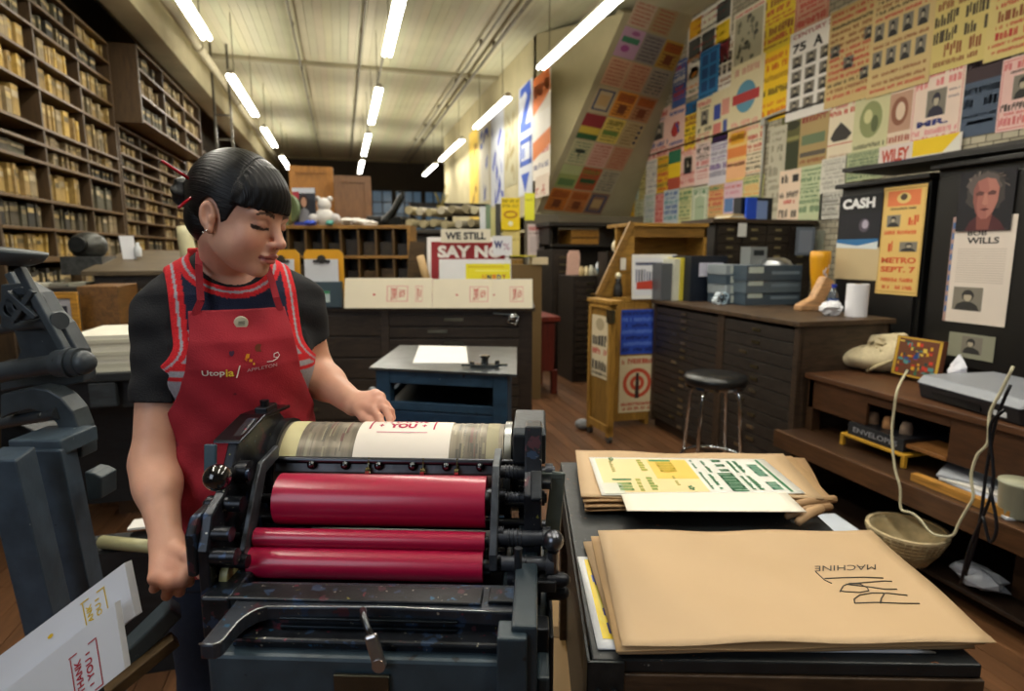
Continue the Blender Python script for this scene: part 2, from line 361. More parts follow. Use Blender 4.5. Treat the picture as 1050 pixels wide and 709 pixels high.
# back wall with dark multi-pane windows
m = MB('#3a352c')
wx = [-2.75, .85, 2.05, 2.2, 3.4, 3.5, 4.5]
m.box(-2.75, Y_BACK, 0, 4.5, Y_BACK+.15, 2.0); m.box(-2.75, Y_BACK, 3.55, 4.5, Y_BACK+.15, CEIL_Z+.05); m.box(-2.75, Y_BACK, 2.0, .75, Y_BACK+.15, 3.55)
for a in (1.75, 2.75, 3.75): m.box(a, Y_BACK, 2.0, a+.12, Y_BACK+.15, 3.55)
struct(m, 'wall_back', 'plaster')
for i, (a, b) in enumerate(((.75, 1.75), (1.87, 2.75), (2.87, 3.75), (3.87, 4.5))):
    w = empty('window_%d' % (i+1), ((a+b)/2, Y_BACK, 2.0)); w['kind'] = 'structure'
    m = wmb(w, '#1c2024'); 
    for k in range(4): x = a+(b-a)*k/3; m.box(x-.02, Y_BACK+.02, 2.0, x+.02, Y_BACK+.06, 3.55)
    for k in range(5): z = 2.0+1.55*k/4; m.box(a, Y_BACK+.02, z-.02, b, Y_BACK+.06, z+.02)
    m.build('window_frame', 'plastic', w)
    m = wmb(w, '#5c7080'); m.box(a, Y_BACK+.07, 2.0, b, Y_BACK+.08, 3.55); m.build('window_pane', mat('dusk_glass', .2, base=H('#3c4c58'), var=.3, vscale=2, emis=.35, ecol=H('#5c7488')) if i == 0 else bpy.data.materials['dusk_glass'], w)
m = MB('#5a5446'); m.box(WALL_L-.1, Y_FRONT-.1, 0, WALL_R+.1, Y_FRONT, CEIL_Z); struct(m, 'wall_front', 'plaster')
# beam along the left
m = MB('#b0a684'); m.box(-2.12, Y_FRONT, 3.86, -1.84, Y_BACK, CEIL_Z); struct(m, 'trim_3', 'plaster')
for y in (10.7, 21.2):
    m = MB('#8f876c'); m.box(-1.84, y, CEIL_Z-.05, 2.75, y+.10, CEIL_Z); struct(m, 'trim_4' if y < 11 else 'trim_5', 'plaster')
# ---- ceiling lamps: three rows of fluorescent battens
lampm = mat('lit_tube', .5, base=(1, .95, .85), var=0, emis=14.0, ecol=(1, .965, .88))
def fixture(x, y0, y1, label, pw=1.):
    f = thing('fluorescent_light', label, 'ceiling light', (x, (y0+y1)/2, LIGHT_Z), 0, 'fluorescent battens under the ceiling')
    m = wmb(f, '#c8c4b4'); m.prism([(x-.055, LIGHT_Z+.03), (x+.055, LIGHT_Z+.03), (x+.03, LIGHT_Z+.085), (x-.03, LIGHT_Z+.085)], y0-.02, y1+.02, ax='y'); m.build('housing', 'plastic', f)
    for s in (-1, 1):
        m = wmb(f, '#ffffff'); m.cyl((x+s*.032, y0, LIGHT_Z+.008), (x+s*.032, y1, LIGHT_Z+.008), .021, n=12); m.build('tube', lampm, f)
    for y in (y0+.3, y1-.3):
        m = wmb(f, '#6a6658'); m.cyl((x, y, LIGHT_Z+.08), (x, y, CEIL_Z), .006, n=6); m.build('hanger', 'steel', f)
    lo = lamp_area((0, 0, -.025), .16, (y1-y0), pw*LIGHT_W*(y1-y0)/2.2); lo.parent = f
    lo = lamp_area((0, 0, .10), .16, (y1-y0), pw*LIGHT_W*.45*(y1-y0)/2.2, rot=(math.pi, 0, 0)); lo.parent = f
ROWS = {'left': (-1.24, [(6.2, 7.2), (8.6, 10.9), (12.0, 13.9), (15.4, 17.5)]), 'middle': (.58, [(5.0, 7.25), (8.75, 11.0), (12.1, 14.6), (15.6, 17.9)]), 'right': (2.38, [(5.0, 7.25), (8.75, 10.9), (12.2, 14.9), (15.7, 17.9)])}
ORD = ['nearest', 'second', 'third', 'farthest']
for rn, (x, ys) in ROWS.items():
    for k, (a, b) in enumerate(ys): fixture(x, a, b, 'white twin-tube fluorescent batten, %s of those in view in the %s row' % (ORD[k], rn), .7 if rn == 'right' else 1.)
for x, y0 in ((-1.24, .6), (-1.24, 3.3), (.58, -.8), (.58, 2.2), (2.38, -.8), (2.38, 2.2)):      # the rows go on overhead, above the frame
    fixture(x, y0, y0+2.2, 'white twin-tube fluorescent batten above the frame, %s row, %s' % ({-1.24: 'left', .58: 'middle', 2.38: 'right'}[x], 'over the camera' if y0 < 1 else 'just out of view'), .6)
# ---- pipes and conduit
m = MB('#a59d82'); m.tube([(-1.66, Y_FRONT, 4.1), (-1.66, 21, 4.1)], .055, 14)
for y in range(0, 19, 3): m.ring((-1.66, y, 4.1), (-1.66, y+.06, 4.1), .07, .05, 16); m.box(-1.67, y+.01, 4.1, -1.65, y+.05, 4.5)
solo(m, 'ceiling_pipe', 'plaster', 'thick cream pipe running under the ceiling beside the left lamp row', 'pipe')
for x, z, lab in ((.40, 4.43, 'thin conduit along the ceiling left of the middle lamp row'), (.74, 4.44, 'thin conduit along the ceiling right of the middle lamp row'), (2.05, 4.42, 'dark conduit along the ceiling left of the right lamp row'), (2.24, 4.40, 'grey pipe along the ceiling just left of the right lamp row'), (-.50, 4.44, 'thin dark cable along the ceiling right of the left lamp row')):
    m = MB('#6c6654'); m.tube([(x, Y_FRONT+.5, z), (x, 21, z)], .016 if z > 4.41 else .026, 8); 
    for y in range(1, 19, 2): m.box(x-.02, y, z, x+.02, y+.03, 4.5)
    solo(m, 'conduit', 'iron', lab, 'pipe')
m = MB('#4a463c')
for (x) in (-1.72, -1.50): m.bar((x, 10.2, 4.5), (x, 10.2, 2.75), .03, .03)
for z in (2.78, 3.15, 3.5): m.bar((-1.72, 10.2, z), (-1.50, 10.2, z), .025, .025)
solo(m, 'hanging_ladder_rack', 'iron', 'dark metal ladder-shaped rack hanging from the ceiling by the left lamp row', 'rack')
# ---- stair bulkhead on the right (boxed-in staircase, slanting underside)
BX = 2.75
BL_ = XP(549, 219, BX); BR_ = XP(645, 228, WALL_R); TR_ = XP(712, 13, WALL_R); SN = (BR_-BL_).cross(TR_-BL_).normalized()
d_ = ray(640, 13); TL_ = _C + d_*((BL_-_C).dot(SN)/d_.dot(SN)); 
if SN.y > 0: SN = -SN
m = MB('#a39a7c'); bk = -SN*.15
m.add([BL_, BR_, TR_, TL_, BL_+bk, BR_+bk, TR_+bk, TL_+bk], [(0, 1, 2, 3), (7, 6, 5, 4), (0, 4, 5, 1), (1, 5, 6, 2), (2, 6, 7, 3), (3, 7, 4, 0)]); struct(m, 'trim_7', 'plaster')
TC_ = Vector((BX, BL_.y, CEIL_Z)); b2 = Vector((0, .12, 0))
m = MB('#b5ab86'); m.add([BL_, TL_, TC_, BL_+b2, TL_+b2, TC_+b2], [(0, 1, 2), (5, 4, 3), (0, 2, 5, 3), (2, 1, 4, 5), (1, 0, 3, 4)]); struct(m, 'trim_6', 'plaster')
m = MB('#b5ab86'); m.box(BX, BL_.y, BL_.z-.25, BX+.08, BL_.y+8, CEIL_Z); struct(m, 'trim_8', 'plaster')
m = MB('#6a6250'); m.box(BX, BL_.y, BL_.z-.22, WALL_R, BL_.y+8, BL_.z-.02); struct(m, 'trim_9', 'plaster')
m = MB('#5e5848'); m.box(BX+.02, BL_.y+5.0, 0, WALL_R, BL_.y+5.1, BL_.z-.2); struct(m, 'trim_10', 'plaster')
# ============================================================ POSTERS
class Sheet:
    """a printed sheet: paper plus ink shapes lying just above it; u to the right, v up, in metres"""
    def __init__(s, O, U, V, w, h, bg, thick=.0012):
        s.O = Vector(O); s.U = Vector(U).normalized(); s.V = Vector(V).normalized(); s.N = s.U.cross(s.V).normalized(); s.w = w; s.h = h; s.m = MB(bg); s.k = 0
        t = s.N*thick; P_ = s.P
        a, b, c, d = P_(0, 0), P_(w, 0), P_(w, h), P_(0, h)
        s.m.add([a, b, c, d, a+t, b+t, c+t, d+t], [(3, 2, 1, 0), (4, 5, 6, 7), (0, 1, 5, 4), (1, 2, 6, 5), (2, 3, 7, 6), (3, 0, 4, 7)]); s.t = thick
    def P(s, u, v, e=0.): return s.O+s.U*u+s.V*v+s.N*e
    def rect(s, u0, v0, u1, v1, c, lift=0):
        e = s.t+.0004+lift*.0003; s.m.add([s.P(u0, v0, e), s.P(u1, v0, e), s.P(u1, v1, e), s.P(u0, v1, e)], [(0, 1, 2, 3)], c)
    def R(s, u0, v0, u1, v1, c, lift=0): s.rect(u0*s.w, s.h*(1-v1), u1*s.w, s.h*(1-v0), c, lift)       # fractions, v from the top
    def poly(s, pts, c, lift=0): e = s.t+.0004+lift*.0003; s.m.add([s.P(a*s.w, s.h*(1-b), e) for a, b in pts], [tuple(range(len(pts)))], c)
    def oval(s, cu, cv, ru, rv, c, lift=0, n=20): s.poly([(cu+ru*math.cos(-2*math.pi*i/n), cv+rv*math.sin(-2*math.pi*i/n)) for i in range(n)], c, lift)
    def word(s, txt, cu, cv, wd, hg, c, bold=.02, lift=1, rot=0.):
        vs, fs, asp = text_faces(txt, bold=bold); e = s.t+.0004+lift*.0003; ca, sa = math.cos(rot), math.sin(rot); out = []
        for x, y in vs: a, b = x*wd*s.w, y*hg*s.h; out.append(s.P(cu*s.w+a*ca-b*sa, s.h*(1-cv)+a*sa+b*ca, e))
        s.m.add(out, fs, c)
    def glyphs(s, v0, v1, c, rr, u0=.06, u1=.94, dens=1.):
        """a line of blurred-type marks (nothing legible in the photograph)"""
        H_ = (v1-v0)*s.h; cw = H_*.5*dens; U0 = u0*s.w; U1 = u1*s.w; n = int((U1-U0)/cw)
        if n < 2: return
        st = (U1-U0)/n; base = s.h*(1-v1); th = min(st, H_)*.26
        for i in range(n):
            if rr.random() < .13: continue
            x = U0+i*st; w = st*.82; k = rr.randrange(3); a_ = rr.uniform(.35, .65); h1, h2 = rr.uniform(.75, 1), rr.uniform(.45, 1)
            if H_ < .012 or k == 0: s.rect(x, base, x+w*rr.uniform(.7, 1), base+H_*rr.uniform(.8, 1), c); continue
            s.rect(x, base, x+w*a_-.06*w, base+H_*h1, c); s.rect(x+w*a_+.06*w, base+(H_*(1-h2) if k == 2 else 0), x+w, base+(H_ if k == 2 else H_*h2), c)
    def photo(s, u0, v0, u1, v1, rr, tone='#2c2a28', light='#a8a294'):
        s.R(u0, v0, u1, v1, '#7c766a'); w = u1-u0; h = v1-v0; q = rr.uniform(-.06, .06)
        s.poly([(u0+w*.08, v1), (u0+w*.16, v0+h*.74), (u0+w*(.36+q), v0+h*.62), (u0+w*(.62+q), v0+h*.62), (u0+w*.84, v0+h*.76), (u0+w*.94, v1)][::-1], tone, 1)
        s.oval(u0+w*(.5+q), v0+h*.36, w*.21, h*.25, tone, 2, 12); s.oval(u0+w*(.5+q*1.3), v0+h*.43, w*.14, h*.18, '#b0a48e', 3, 10); s.poly([(u0+w*(.36+q), v0+h*.33), (u0+w*(.66+q), v0+h*.33), (u0+w*(.5+q), v0+h*.22)][::-1], tone, 4)
    def frame(s, m_, t, c):
        s.R(m_, m_, 1-m_, m_+t, c); s.R(m_, 1-m_-t, 1-m_, 1-m_, c); s.R(m_, m_, m_+t*1.5, 1-m_, c); s.R(1-m_-t*1.5, m_, 1-m_, 1-m_, c)
    def done(s, name, label, cat, group=None, mt='paper'): return solo(s.m, name, mt, label, cat, group)
def fill_generic(S, rr, inks, style=None):
    st = rr.randrange(4) if style is None else style; a = inks[0]; b = inks[-1]
    if rr.random() < .3: S.frame(.03, .012, a)
    if st == 0:
        v = .05
        while v < .92:
            hh = rr.choice((.035, .05, .08, .12)); 
            if v+hh > .95: break
            ins = rr.uniform(.05, .2) if hh < .1 else .07; S.glyphs(v, v+hh, rr.choice(inks), rr, ins, 1-ins); v += hh+rr.uniform(.015, .04)
    elif st == 1:
        S.glyphs(.05, .16, a, rr); S.glyphs(.18, .22, b, rr, .2, .8); S.photo(.28, .26, .72, .58, rr, light='#9c968a'); S.glyphs(.62, .72, b, rr); S.glyphs(.74, .78, a, rr, .15, .85); S.glyphs(.80, .92, a, rr)
    elif st == 2:
        S.glyphs(.04, .10, b, rr, .15, .85); S.glyphs(.12, .25, a, rr)
        for i in range(2):
            for j in range(3): S.photo(.08+j*.3, .29+i*.22, .30+j*.3, .47+i*.22, rr)
        S.glyphs(.76, .84, a, rr); S.glyphs(.87, .92, b, rr, .1, .9)
    else:
        S.glyphs(.05, .14, a, rr); 
        k = 11; pts = [(.5+rr.uniform(.16, .34)*math.cos(2*math.pi*i/k), .45+rr.uniform(.12, .24)*math.sin(2*math.pi*i/k)) for i in range(k)][::-1]; S.poly(pts, b)
        for q in range(3): S.oval(rr.uniform(.35, .65), rr.uniform(.35, .55), .06, .05, a, 1, 10)
        S.glyphs(.72, .80, a, rr); S.glyphs(.83, .93, b, rr, .1, .9)
CR_, PK, YL, OL, WH, GRN, BLU, RD, BK, TAN, OR, PUR = '#d9cda6', '#e2bcae', '#e8c422', '#5c5a32', '#dcd6c8', '#3c7a50', '#3a5a9a', '#b83a34', '#2c2a28', '#c8ac74', '#d88830', '#6a4a8a'
CN = {CR_: 'cream', PK: 'pale pink', YL: 'yellow', OL: 'olive', WH: 'off-white', TAN: 'tan', OR: 'orange', BLU: 'blue'}
IN = {GRN: 'green', BLU: 'blue', RD: 'red', BK: 'black', OR: 'orange', PUR: 'purple', OL: 'olive', '#8a5030': 'brown', '#c86a6a': 'pink', YL: 'yellow'}
BRN = '#8a5030'; PNK = '#c86a6a'
ORDN = ['first', 'second', 'third', 'fourth', 'fifth', 'sixth', 'seventh', 'eighth', 'ninth', 'tenth', 'eleventh', 'twelfth', 'thirteenth', 'fourteenth', 'fifteenth', 'sixteenth', 'seventeenth', 'eighteenth']
def wall_poster(tl_, br, bg, inks, label, style=None, extra=None, seed=0, x=WALL_R-.004, group='letterpress posters on the right wall'):
    a = XP(*tl_, x); b = XP(*br, x); y0, y1 = max(a.y, b.y), min(a.y, b.y); z0, z1 = min(a.z, b.z), max(a.z, b.z)
    S = Sheet((x, y0, z0), (0, -1, 0), (0, 0, 1), y0-y1, z1-z0, bg); rr = random.Random(seed)
    if extra: extra(S, rr)
    if style != 'none': fill_generic(S, rr, inks, style)
    return S.done('poster', label, 'poster', group)
# rows on the right wall: (top-left px, bottom-right px, paper, inks, style)
def x_topblue(S, rr): S.R(0, 0, 1, .25, '#2a6aa0')
def x_globe(S, rr):
    S.glyphs(.06, .16, '#c89080', rr); S.oval(.5, .46, .30, .21, '#5a90a8'); S.R(.10, .40, .90, .53, '#b03a3a', 2); S.glyphs(.43, .50, '#d8b0a8', rr, .15, .85); S.glyphs(.76, .84, '#d89888', rr, .1, .9); S.glyphs(.87, .93, '#d89888', rr)
def x_ylw(S, rr):
    S.glyphs(.06, .14, '#d8702a', rr, .12, .9); S.glyphs(.17, .27, '#d06018', rr, .2, .8); S.glyphs(.34, .42, '#b08010', rr); S.glyphs(.52, .62, '#5a4a1a', rr); S.glyphs(.72, .78, '#d88020', rr); S.glyphs(.82, .93, '#d06018', rr, .05, .95)
def x_century(S, rr):
    S.word('CENTURY 21', .5, .055, .86, .05, '#a8384a', .015)
    S.word('75', .22, .19, .3, .10, BK, .04); S.word('A', .62, .19, .2, .12, BK, .04)
    for i in range(4):
        for j in range(3): S.photo(.08+j*.30, .28+i*.165, .30+j*.30, .41+i*.165, rr, light='#b8b0a8')
def x_tanpics(S, rr):
    for i in range(4): S.glyphs(.03+i*.05, .065+i*.05, (BRN, '#3c3020')[i % 2], rr)
    for i in range(2):
        for j in range(4): S.photo(.06+j*.23, .30+i*.26, .22+j*.23, .46+i*.26, rr, light='#a08a5a')
    for v in (.24, .50, .78, .86, .92): S.glyphs(v, v+.035, (RD, BRN)[rr.random() < .5], rr)
def x_tantext(S, rr):
    v = .03
    while v < .93: S.glyphs(v, v+.04, (BRN, '#3c3426', RD)[rr.randrange(3)], rr, .05, .95); v += .065
    for (a, b) in ((.06, .36), (.35, .52), (.72, .30), (.70, .68)): S.photo(a, b, a+.2, b+.12, rr, light='#98865a')
def x_ship(S, rr):
    S.frame(.06, .014, RD); S.glyphs(.11, .19, '#c86a6a', rr, .12, .88); S.glyphs(.21, .29, RD, rr, .12, .88); S.poly([(.2, .62), (.32, .5), (.5, .40), (.72, .52), (.84, .60), (.7, .68), (.3, .68)], '#3a3632'); S.R(.12, .72, .88, .735, RD); S.glyphs(.88, .92, '#b89a80', rr, .2, .8)
def x_green(S, rr):
    S.glyphs(.05, .13, '#6a6a50', rr); S.oval(.5, .45, .32, .26, '#8a9060'); S.oval(.42, .40, .12, .10, '#c8c490', 1); S.oval(.62, .52, .10, .12, '#5c6440', 1); S.glyphs(.78, .85, '#6a6a50', rr); S.glyphs(.88, .94, '#8a8060', rr)
def x_man(S, rr):
    S.glyphs(.04, .12, '#c88a80', rr); S.R(.12, .2, .88, .72, '#b89078'); S.oval(.48, .45, .24, .19, '#8a5a44', 1); S.oval(.5, .45, .13, .12, '#d8c0a8', 2); S.glyphs(.77, .86, '#a04a3c', rr); S.glyphs(.89, .94, '#c88a80', rr)
def x_mr(S, rr):
    S.frame(.03, .01, '#c87a78'); S.glyphs(.07, .15, '#d06a6e', rr); S.glyphs(.17, .27, '#d87a7c', rr); S.photo(.30, .31, .68, .63, rr, tone='#2c2a3a', light='#c8b0a8')
    S.word('MR.', .45, .70, .62, .075, '#2a3070', .05); S.glyphs(.77, .84, '#d8888a', rr); S.glyphs(.86, .95, '#d06a6e', rr); S.glyphs(.34, .37, '#807078', rr, .72, .92); S.glyphs(.42, .45, '#807078', rr, .72, .92); S.glyphs(.36, .60, '#b8a0a0', rr, .08, .24)
def x_dark(S, rr):
    S.R(0, 0, 1, .36, '#3c2c30'); S.glyphs(.10, .20, '#7a605c', rr, .2, .8); S.R(0, .36, 1, 1, '#48566a'); S.glyphs(.42, .50, '#8c9aa8', rr); S.glyphs(.55, .66, '#8c9aa8', rr); S.glyphs(.74, .78, '#7888a0', rr); S.R(.3, .82, .8, .86, '#2c3444')
def x_ene(S, rr):
    S.glyphs(.08, .24, '#8a3c34', rr); S.R(.08, .45, .9, .62, '#6a7a5a'); S.R(.05, .74, .95, .82, '#5c5448'); S.glyphs(.86, .93, BRN, rr)
def x_olive(S, rr): S.oval(.5, .2, .3, .08, '#34341e'); S.R(0, .5, 1, 1, '#343a20'); S.R(.1, .40, .8, .47, '#8c8850')
def x_figure(S, rr):
    S.glyphs(.03, .08, PNK, rr); S.R(.06, .1, .94, .92, '#a8a288')
    for i in range(26): u = rr.uniform(.15, .8); v = rr.uniform(.15, .85); S.oval(u, v, rr.uniform(.03, .09), rr.uniform(.02, .07), rr.choice(['#6a6a58', '#4c4c44', '#7c7c68']), 1, 9)
def x_patch(S, rr):
    for i in range(3):
        for j in range(3): S.R(.04+j*.32, .04+i*.32, .33+j*.32, .33+i*.32, rr.choice([YL, '#d8a020', WH, '#8a3038', '#e0d8c0', '#c07040', '#4a4a44']))
    for i in range(8): S.glyphs(.05+i*.11, .10+i*.11, rr.choice([BRN, RD, BK]), rr, .1+.2*rr.random(), .9)
def x_bluegrid(S, rr):
    for i in range(3):
        for j in range(2): S.R(.14+j*.4, .10+i*.27, .46+j*.4, .32+i*.27, '#1c4a7c')
    S.glyphs(.02, .07, '#103050', rr); S.glyphs(.92, .97, '#103050', rr)
def x_rasta(S, rr): S.R(0, 0, 1, .33, '#2c7050'); S.R(0, .33, 1, .7, YL); S.R(0, .7, 1, 1, '#b0503a')
def x_bluered(S, rr): S.R(.1, .25, .45, .55, '#3a4a9a'); S.R(.5, .2, .92, .5, '#d09080'); S.R(.1, .62, .5, .85, '#d07a70'); S.R(.6, .6, .8, .85, '#4a5a9a')
def x_portrait(S, rr): S.photo(.25, .3, .75, .68, rr, tone='#26262a', light='#6a6668')
def x_mix(S, rr): S.R(.15, .08, .85, .30, '#e0a028'); S.R(0, .36, 1, .55, '#d88040'); S.R(0, .62, 1, .95, '#e8b080'); S.glyphs(.12, .24, RD, rr); S.glyphs(.64, .72, '#d04a80', rr)
def x_gframe(S, rr): S.frame(.05, .02, GRN); S.glyphs(.08, .2, GRN, rr, .15, .85); S.poly([(.2, .3), (.5, .22), (.8, .3), (.8, .9), (.2, .9)], '#a8b898'); S.glyphs(.5, .56, '#68806a', rr, .25, .75)
def x_letters(S, rr):
    S.glyphs(.08, .24, BK, rr, .1, .6); S.R(.62, .1, .9, .24, BK); S.glyphs(.40, .52, '#3c3834', rr); S.glyphs(.56, .64, RD, rr, .2, .8); S.glyphs(.74, .9, '#3c3834', rr)
def x_halfpic(S, rr): S.R(.05, .5, .55, .95, '#5a7aa8'); S.glyphs(.1, .2, PNK, rr); S.glyphs(.28, .38, '#c88090', rr)
rows = [
 ('top row left of the slanting seam', [((703, 48), (751, 38), 'xx')]),
]
RW = {
 'uppermost left group': [((706, 22), (748, 62), WH, [RD, BK], 'none', x_patch), ((691, 66), (703, 106), BLU, [RD, WH], 0, None), ((703, 62), (719, 94), WH, [OR, BK, OL], 3, None), ((718, 55), (736, 95), '#2a78b0', [BLU], 'none', x_bluegrid), ((736, 44), (751, 88), WH, [BRN, '#6a3a40'], 2, None), ((753, 16), (782, 64), '#d8d0b8', [BK], 'none', x_figure), ((783, -6), (815, 52), '#dcc030', [RD, BRN], 0, None), ((817, -10), (848, 38), '#c89a80', [RD], 0, None)],
 'row along the seam': [((665, 118), (686, 162), PK, [RD, BK, BLU], 1, None), ((686, 114), (701, 155), PK, [BLU, RD], 3, None), ((687+14, 108), (715, 152), YL, [OL, BRN], 0, x_topblue), ((715, 104), (730, 146), CR_, [PNK, BK], 1, None), ((731, 96), (749, 142), CR_, [RD, BLU], 'none', x_bluered), ((750, 70), (780, 136), CR_, [RD], 'none', x_globe), ((781, 58), (811, 118), '#eec41c', [OR], 'none', x_ylw), ((811, 36), (853, 112), '#e2ddd6', [BK], 'none', x_century)],
 'large tan row': [((852, 14), (896, 98), TAN, [BRN], 'none', x_tantext), ((897, -4), (952, 84), '#ccb27c', [BRN], 'none', x_tanpics), ((954, -30), (1018, 58), '#d0bc74', ['#4a4030', BRN], 0, None), ((1020, -42), (1068, 48), '#d2be7a', [RD, BRN], 0, None)],
 'row beyond the pipe': [((802, 121), (822, 172), OL, [OL], 'none', x_olive), ((822, 113), (847, 168), '#a89060', [BRN], 'none', x_ene), ((848, 103), (877, 163), '#ddd0b4', [RD], 'none', x_ship), ((878, 95), (908, 159), '#c8c498', [OL], 'none', x_green), ((909, 84), (938, 153), '#dcc8b0', [BRN], 'none', x_man), ((939, 72), (983, 146), '#e2ccbc', [PNK], 'none', x_mr), ((984, 58), (1028, 134), '#4c5466', [BLU], 'none', x_dark), ((1029, 62), (1070, 128), '#dfb8b0', [PNK, BK], 1, None)],
 'row under the seam': [((633, 178), (645, 206), '#b8c0a8', [GRN], 0, None), ((646, 172), (655, 204), '#b8c4b0', ['#4a8a88'], 0, None), ((655, 170), (663, 205), '#c0b070', [OL], 0, None), ((663, 166), (673, 198), WH, ['#8a8a90'], 0, None), ((673, 162), (686, 196), '#e0b020', [RD, OL], 0, None), ((686, 156), (697, 193), YL, [RD], 'none', x_rasta), ((698, 152), (713, 190), PK, [PNK], 1, x_portrait), ((714, 148), (727, 188), '#e0c8c0', [PNK, BK], 0, None), ((728, 141), (746, 189), '#c8c4cc', [PUR, '#8a8494'], 0, None), ((747, 134), (764, 184), '#e4bc70', [RD], 'none', x_mix), ((765, 128), (783, 176), '#e0d0b0', [RD, BK], 0, None), ((790, 132), (801, 226), '#b8b29c', ['#8a8472'], 0, None)],
 'bottom row': [((628, 210), (640, 232), '#8a7a98', [GRN, PUR], 0, None), ((641, 207), (650, 234), '#dca818', [BK, OL], 0, None), ((651, 206), (661, 232), '#c4c4a0', [OL], 0, None), ((661, 200), (671, 232), '#c4c8c0', [GRN, '#8a9aa0'], 0, None), ((671, 200), (680, 230), '#d89890', [RD], 0, None), ((681, 196), (695, 230), '#b8c4c8', [BLU, '#5a9098'], 0, None), ((696, 195), (709, 230), '#ccc890', [OL, GRN], 0, None), ((710, 193), (725, 230), '#ccd0b8', [GRN], 'none', x_gframe), ((726, 191), (742, 222), '#d0a068', [GRN, RD], 0, None), ((743, 188), (760, 218), '#d0b0b8', [BLU], 'none', x_halfpic), ((762, 182), (782, 210), '#d4c890', [GRN, OR], 0, None), ((800, 176), (818, 228), '#e0c8b0', [BK], 'none', x_letters), ((819, 172), (842, 226), '#bcc49c', ['#5a7a58'], 0, None), ((843, 164), (866, 196), '#d0ccc0', ['#a09c90'], 0, None), ((841, 197), (866, 224), '#c8c4b8', ['#6a6864'], 0, None), ((868, 158), (904, 182), '#a8b088', ['#4a6048'], 0, None)],
}
CNAME = lambda c: 'x'
def cname(hx):
    r_, g_, b_ = [int(hx[i:i+2], 16) for i in (1, 3, 5)]; mx, mn = max(r_, g_, b_), min(r_, g_, b_); s_ = (mx-mn)/max(mx, 1)
    if s_ < .14: return 'off-white' if mx > 190 else ('grey' if mx > 110 else 'dark grey')
    if b_ >= g_ and b_ >= r_: return 'pale blue' if mx > 150 and s_ < .3 else ('blue' if mx > 120 else 'dark slate-blue')
    if r_ > 180 and g_ > 150 and b_ < 90: return 'yellow'
    if g_ >= r_: return 'pale green'
    if r_ > 190 and g_ < 205 and b_ > g_-28: return 'pale pink'
    if r_ > 190 and s_ < .38: return 'cream'
    if r_ > 150: return 'tan'
    return 'brown' if r_ > 110 and s_ > .3 else 'olive'
k = 0
for rn, L_ in RW.items():
    for i, (a, b, bg, inks, st, ex) in enumerate(L_):
        k += 1; wall_poster(a, b, bg, inks, label='%s poster, %s from left in the %s of the right wall' % (cname(bg), ORDN[i], rn), style=st, extra=ex, seed=k, x=WALL_R-.004-(i % 2)*.0026-(list(RW).index(rn) % 3)*.0052)
# pipe down the wall and strip sign
m = MB('#b4b4ac'); y = XP(783, 180, WALL_R).y; z0 = XP(783, 208, WALL_R).z; z1 = XP(781, 128, WALL_R).z
m.tube([(WALL_R-.03, y, z0), (WALL_R-.03, y, z1)], .014, 10); m.tube([(WALL_R-.03, y, z1), (WALL_R-.06, y+.0, z1+.04), (WALL_R-.06, y-.35, z1+.06)], .012, 8); m.box(WALL_R-.06, y-.03, z1-.02, WALL_R, y+.03, z1+.03)
solo(m, 'wall_conduit', 'plastic', 'pale vertical conduit pipe running down the poster wall', 'pipe')
S = Sheet(XP(900, 173, 4.478), (0, -1, 0.0), (0, 0, 1), .73, .175, '#d8d0c8'); S.R(0, 0, .42, 1, '#d8c8c0'); S.word('WILEY', .22, .5, .36, .62, '#b8402c', .04); S.R(.44, 0, .98, .72, YL); S.R(.08, .76, 1, 1, '#2c3c9a', 1); S.poly([(.80, .72), (.98, .0), (.98, .72)], '#e0dcd0', 1)
S.done('banner_strip', 'long sign strip with yellow block and blue edge above the black cabinets', 'sign')
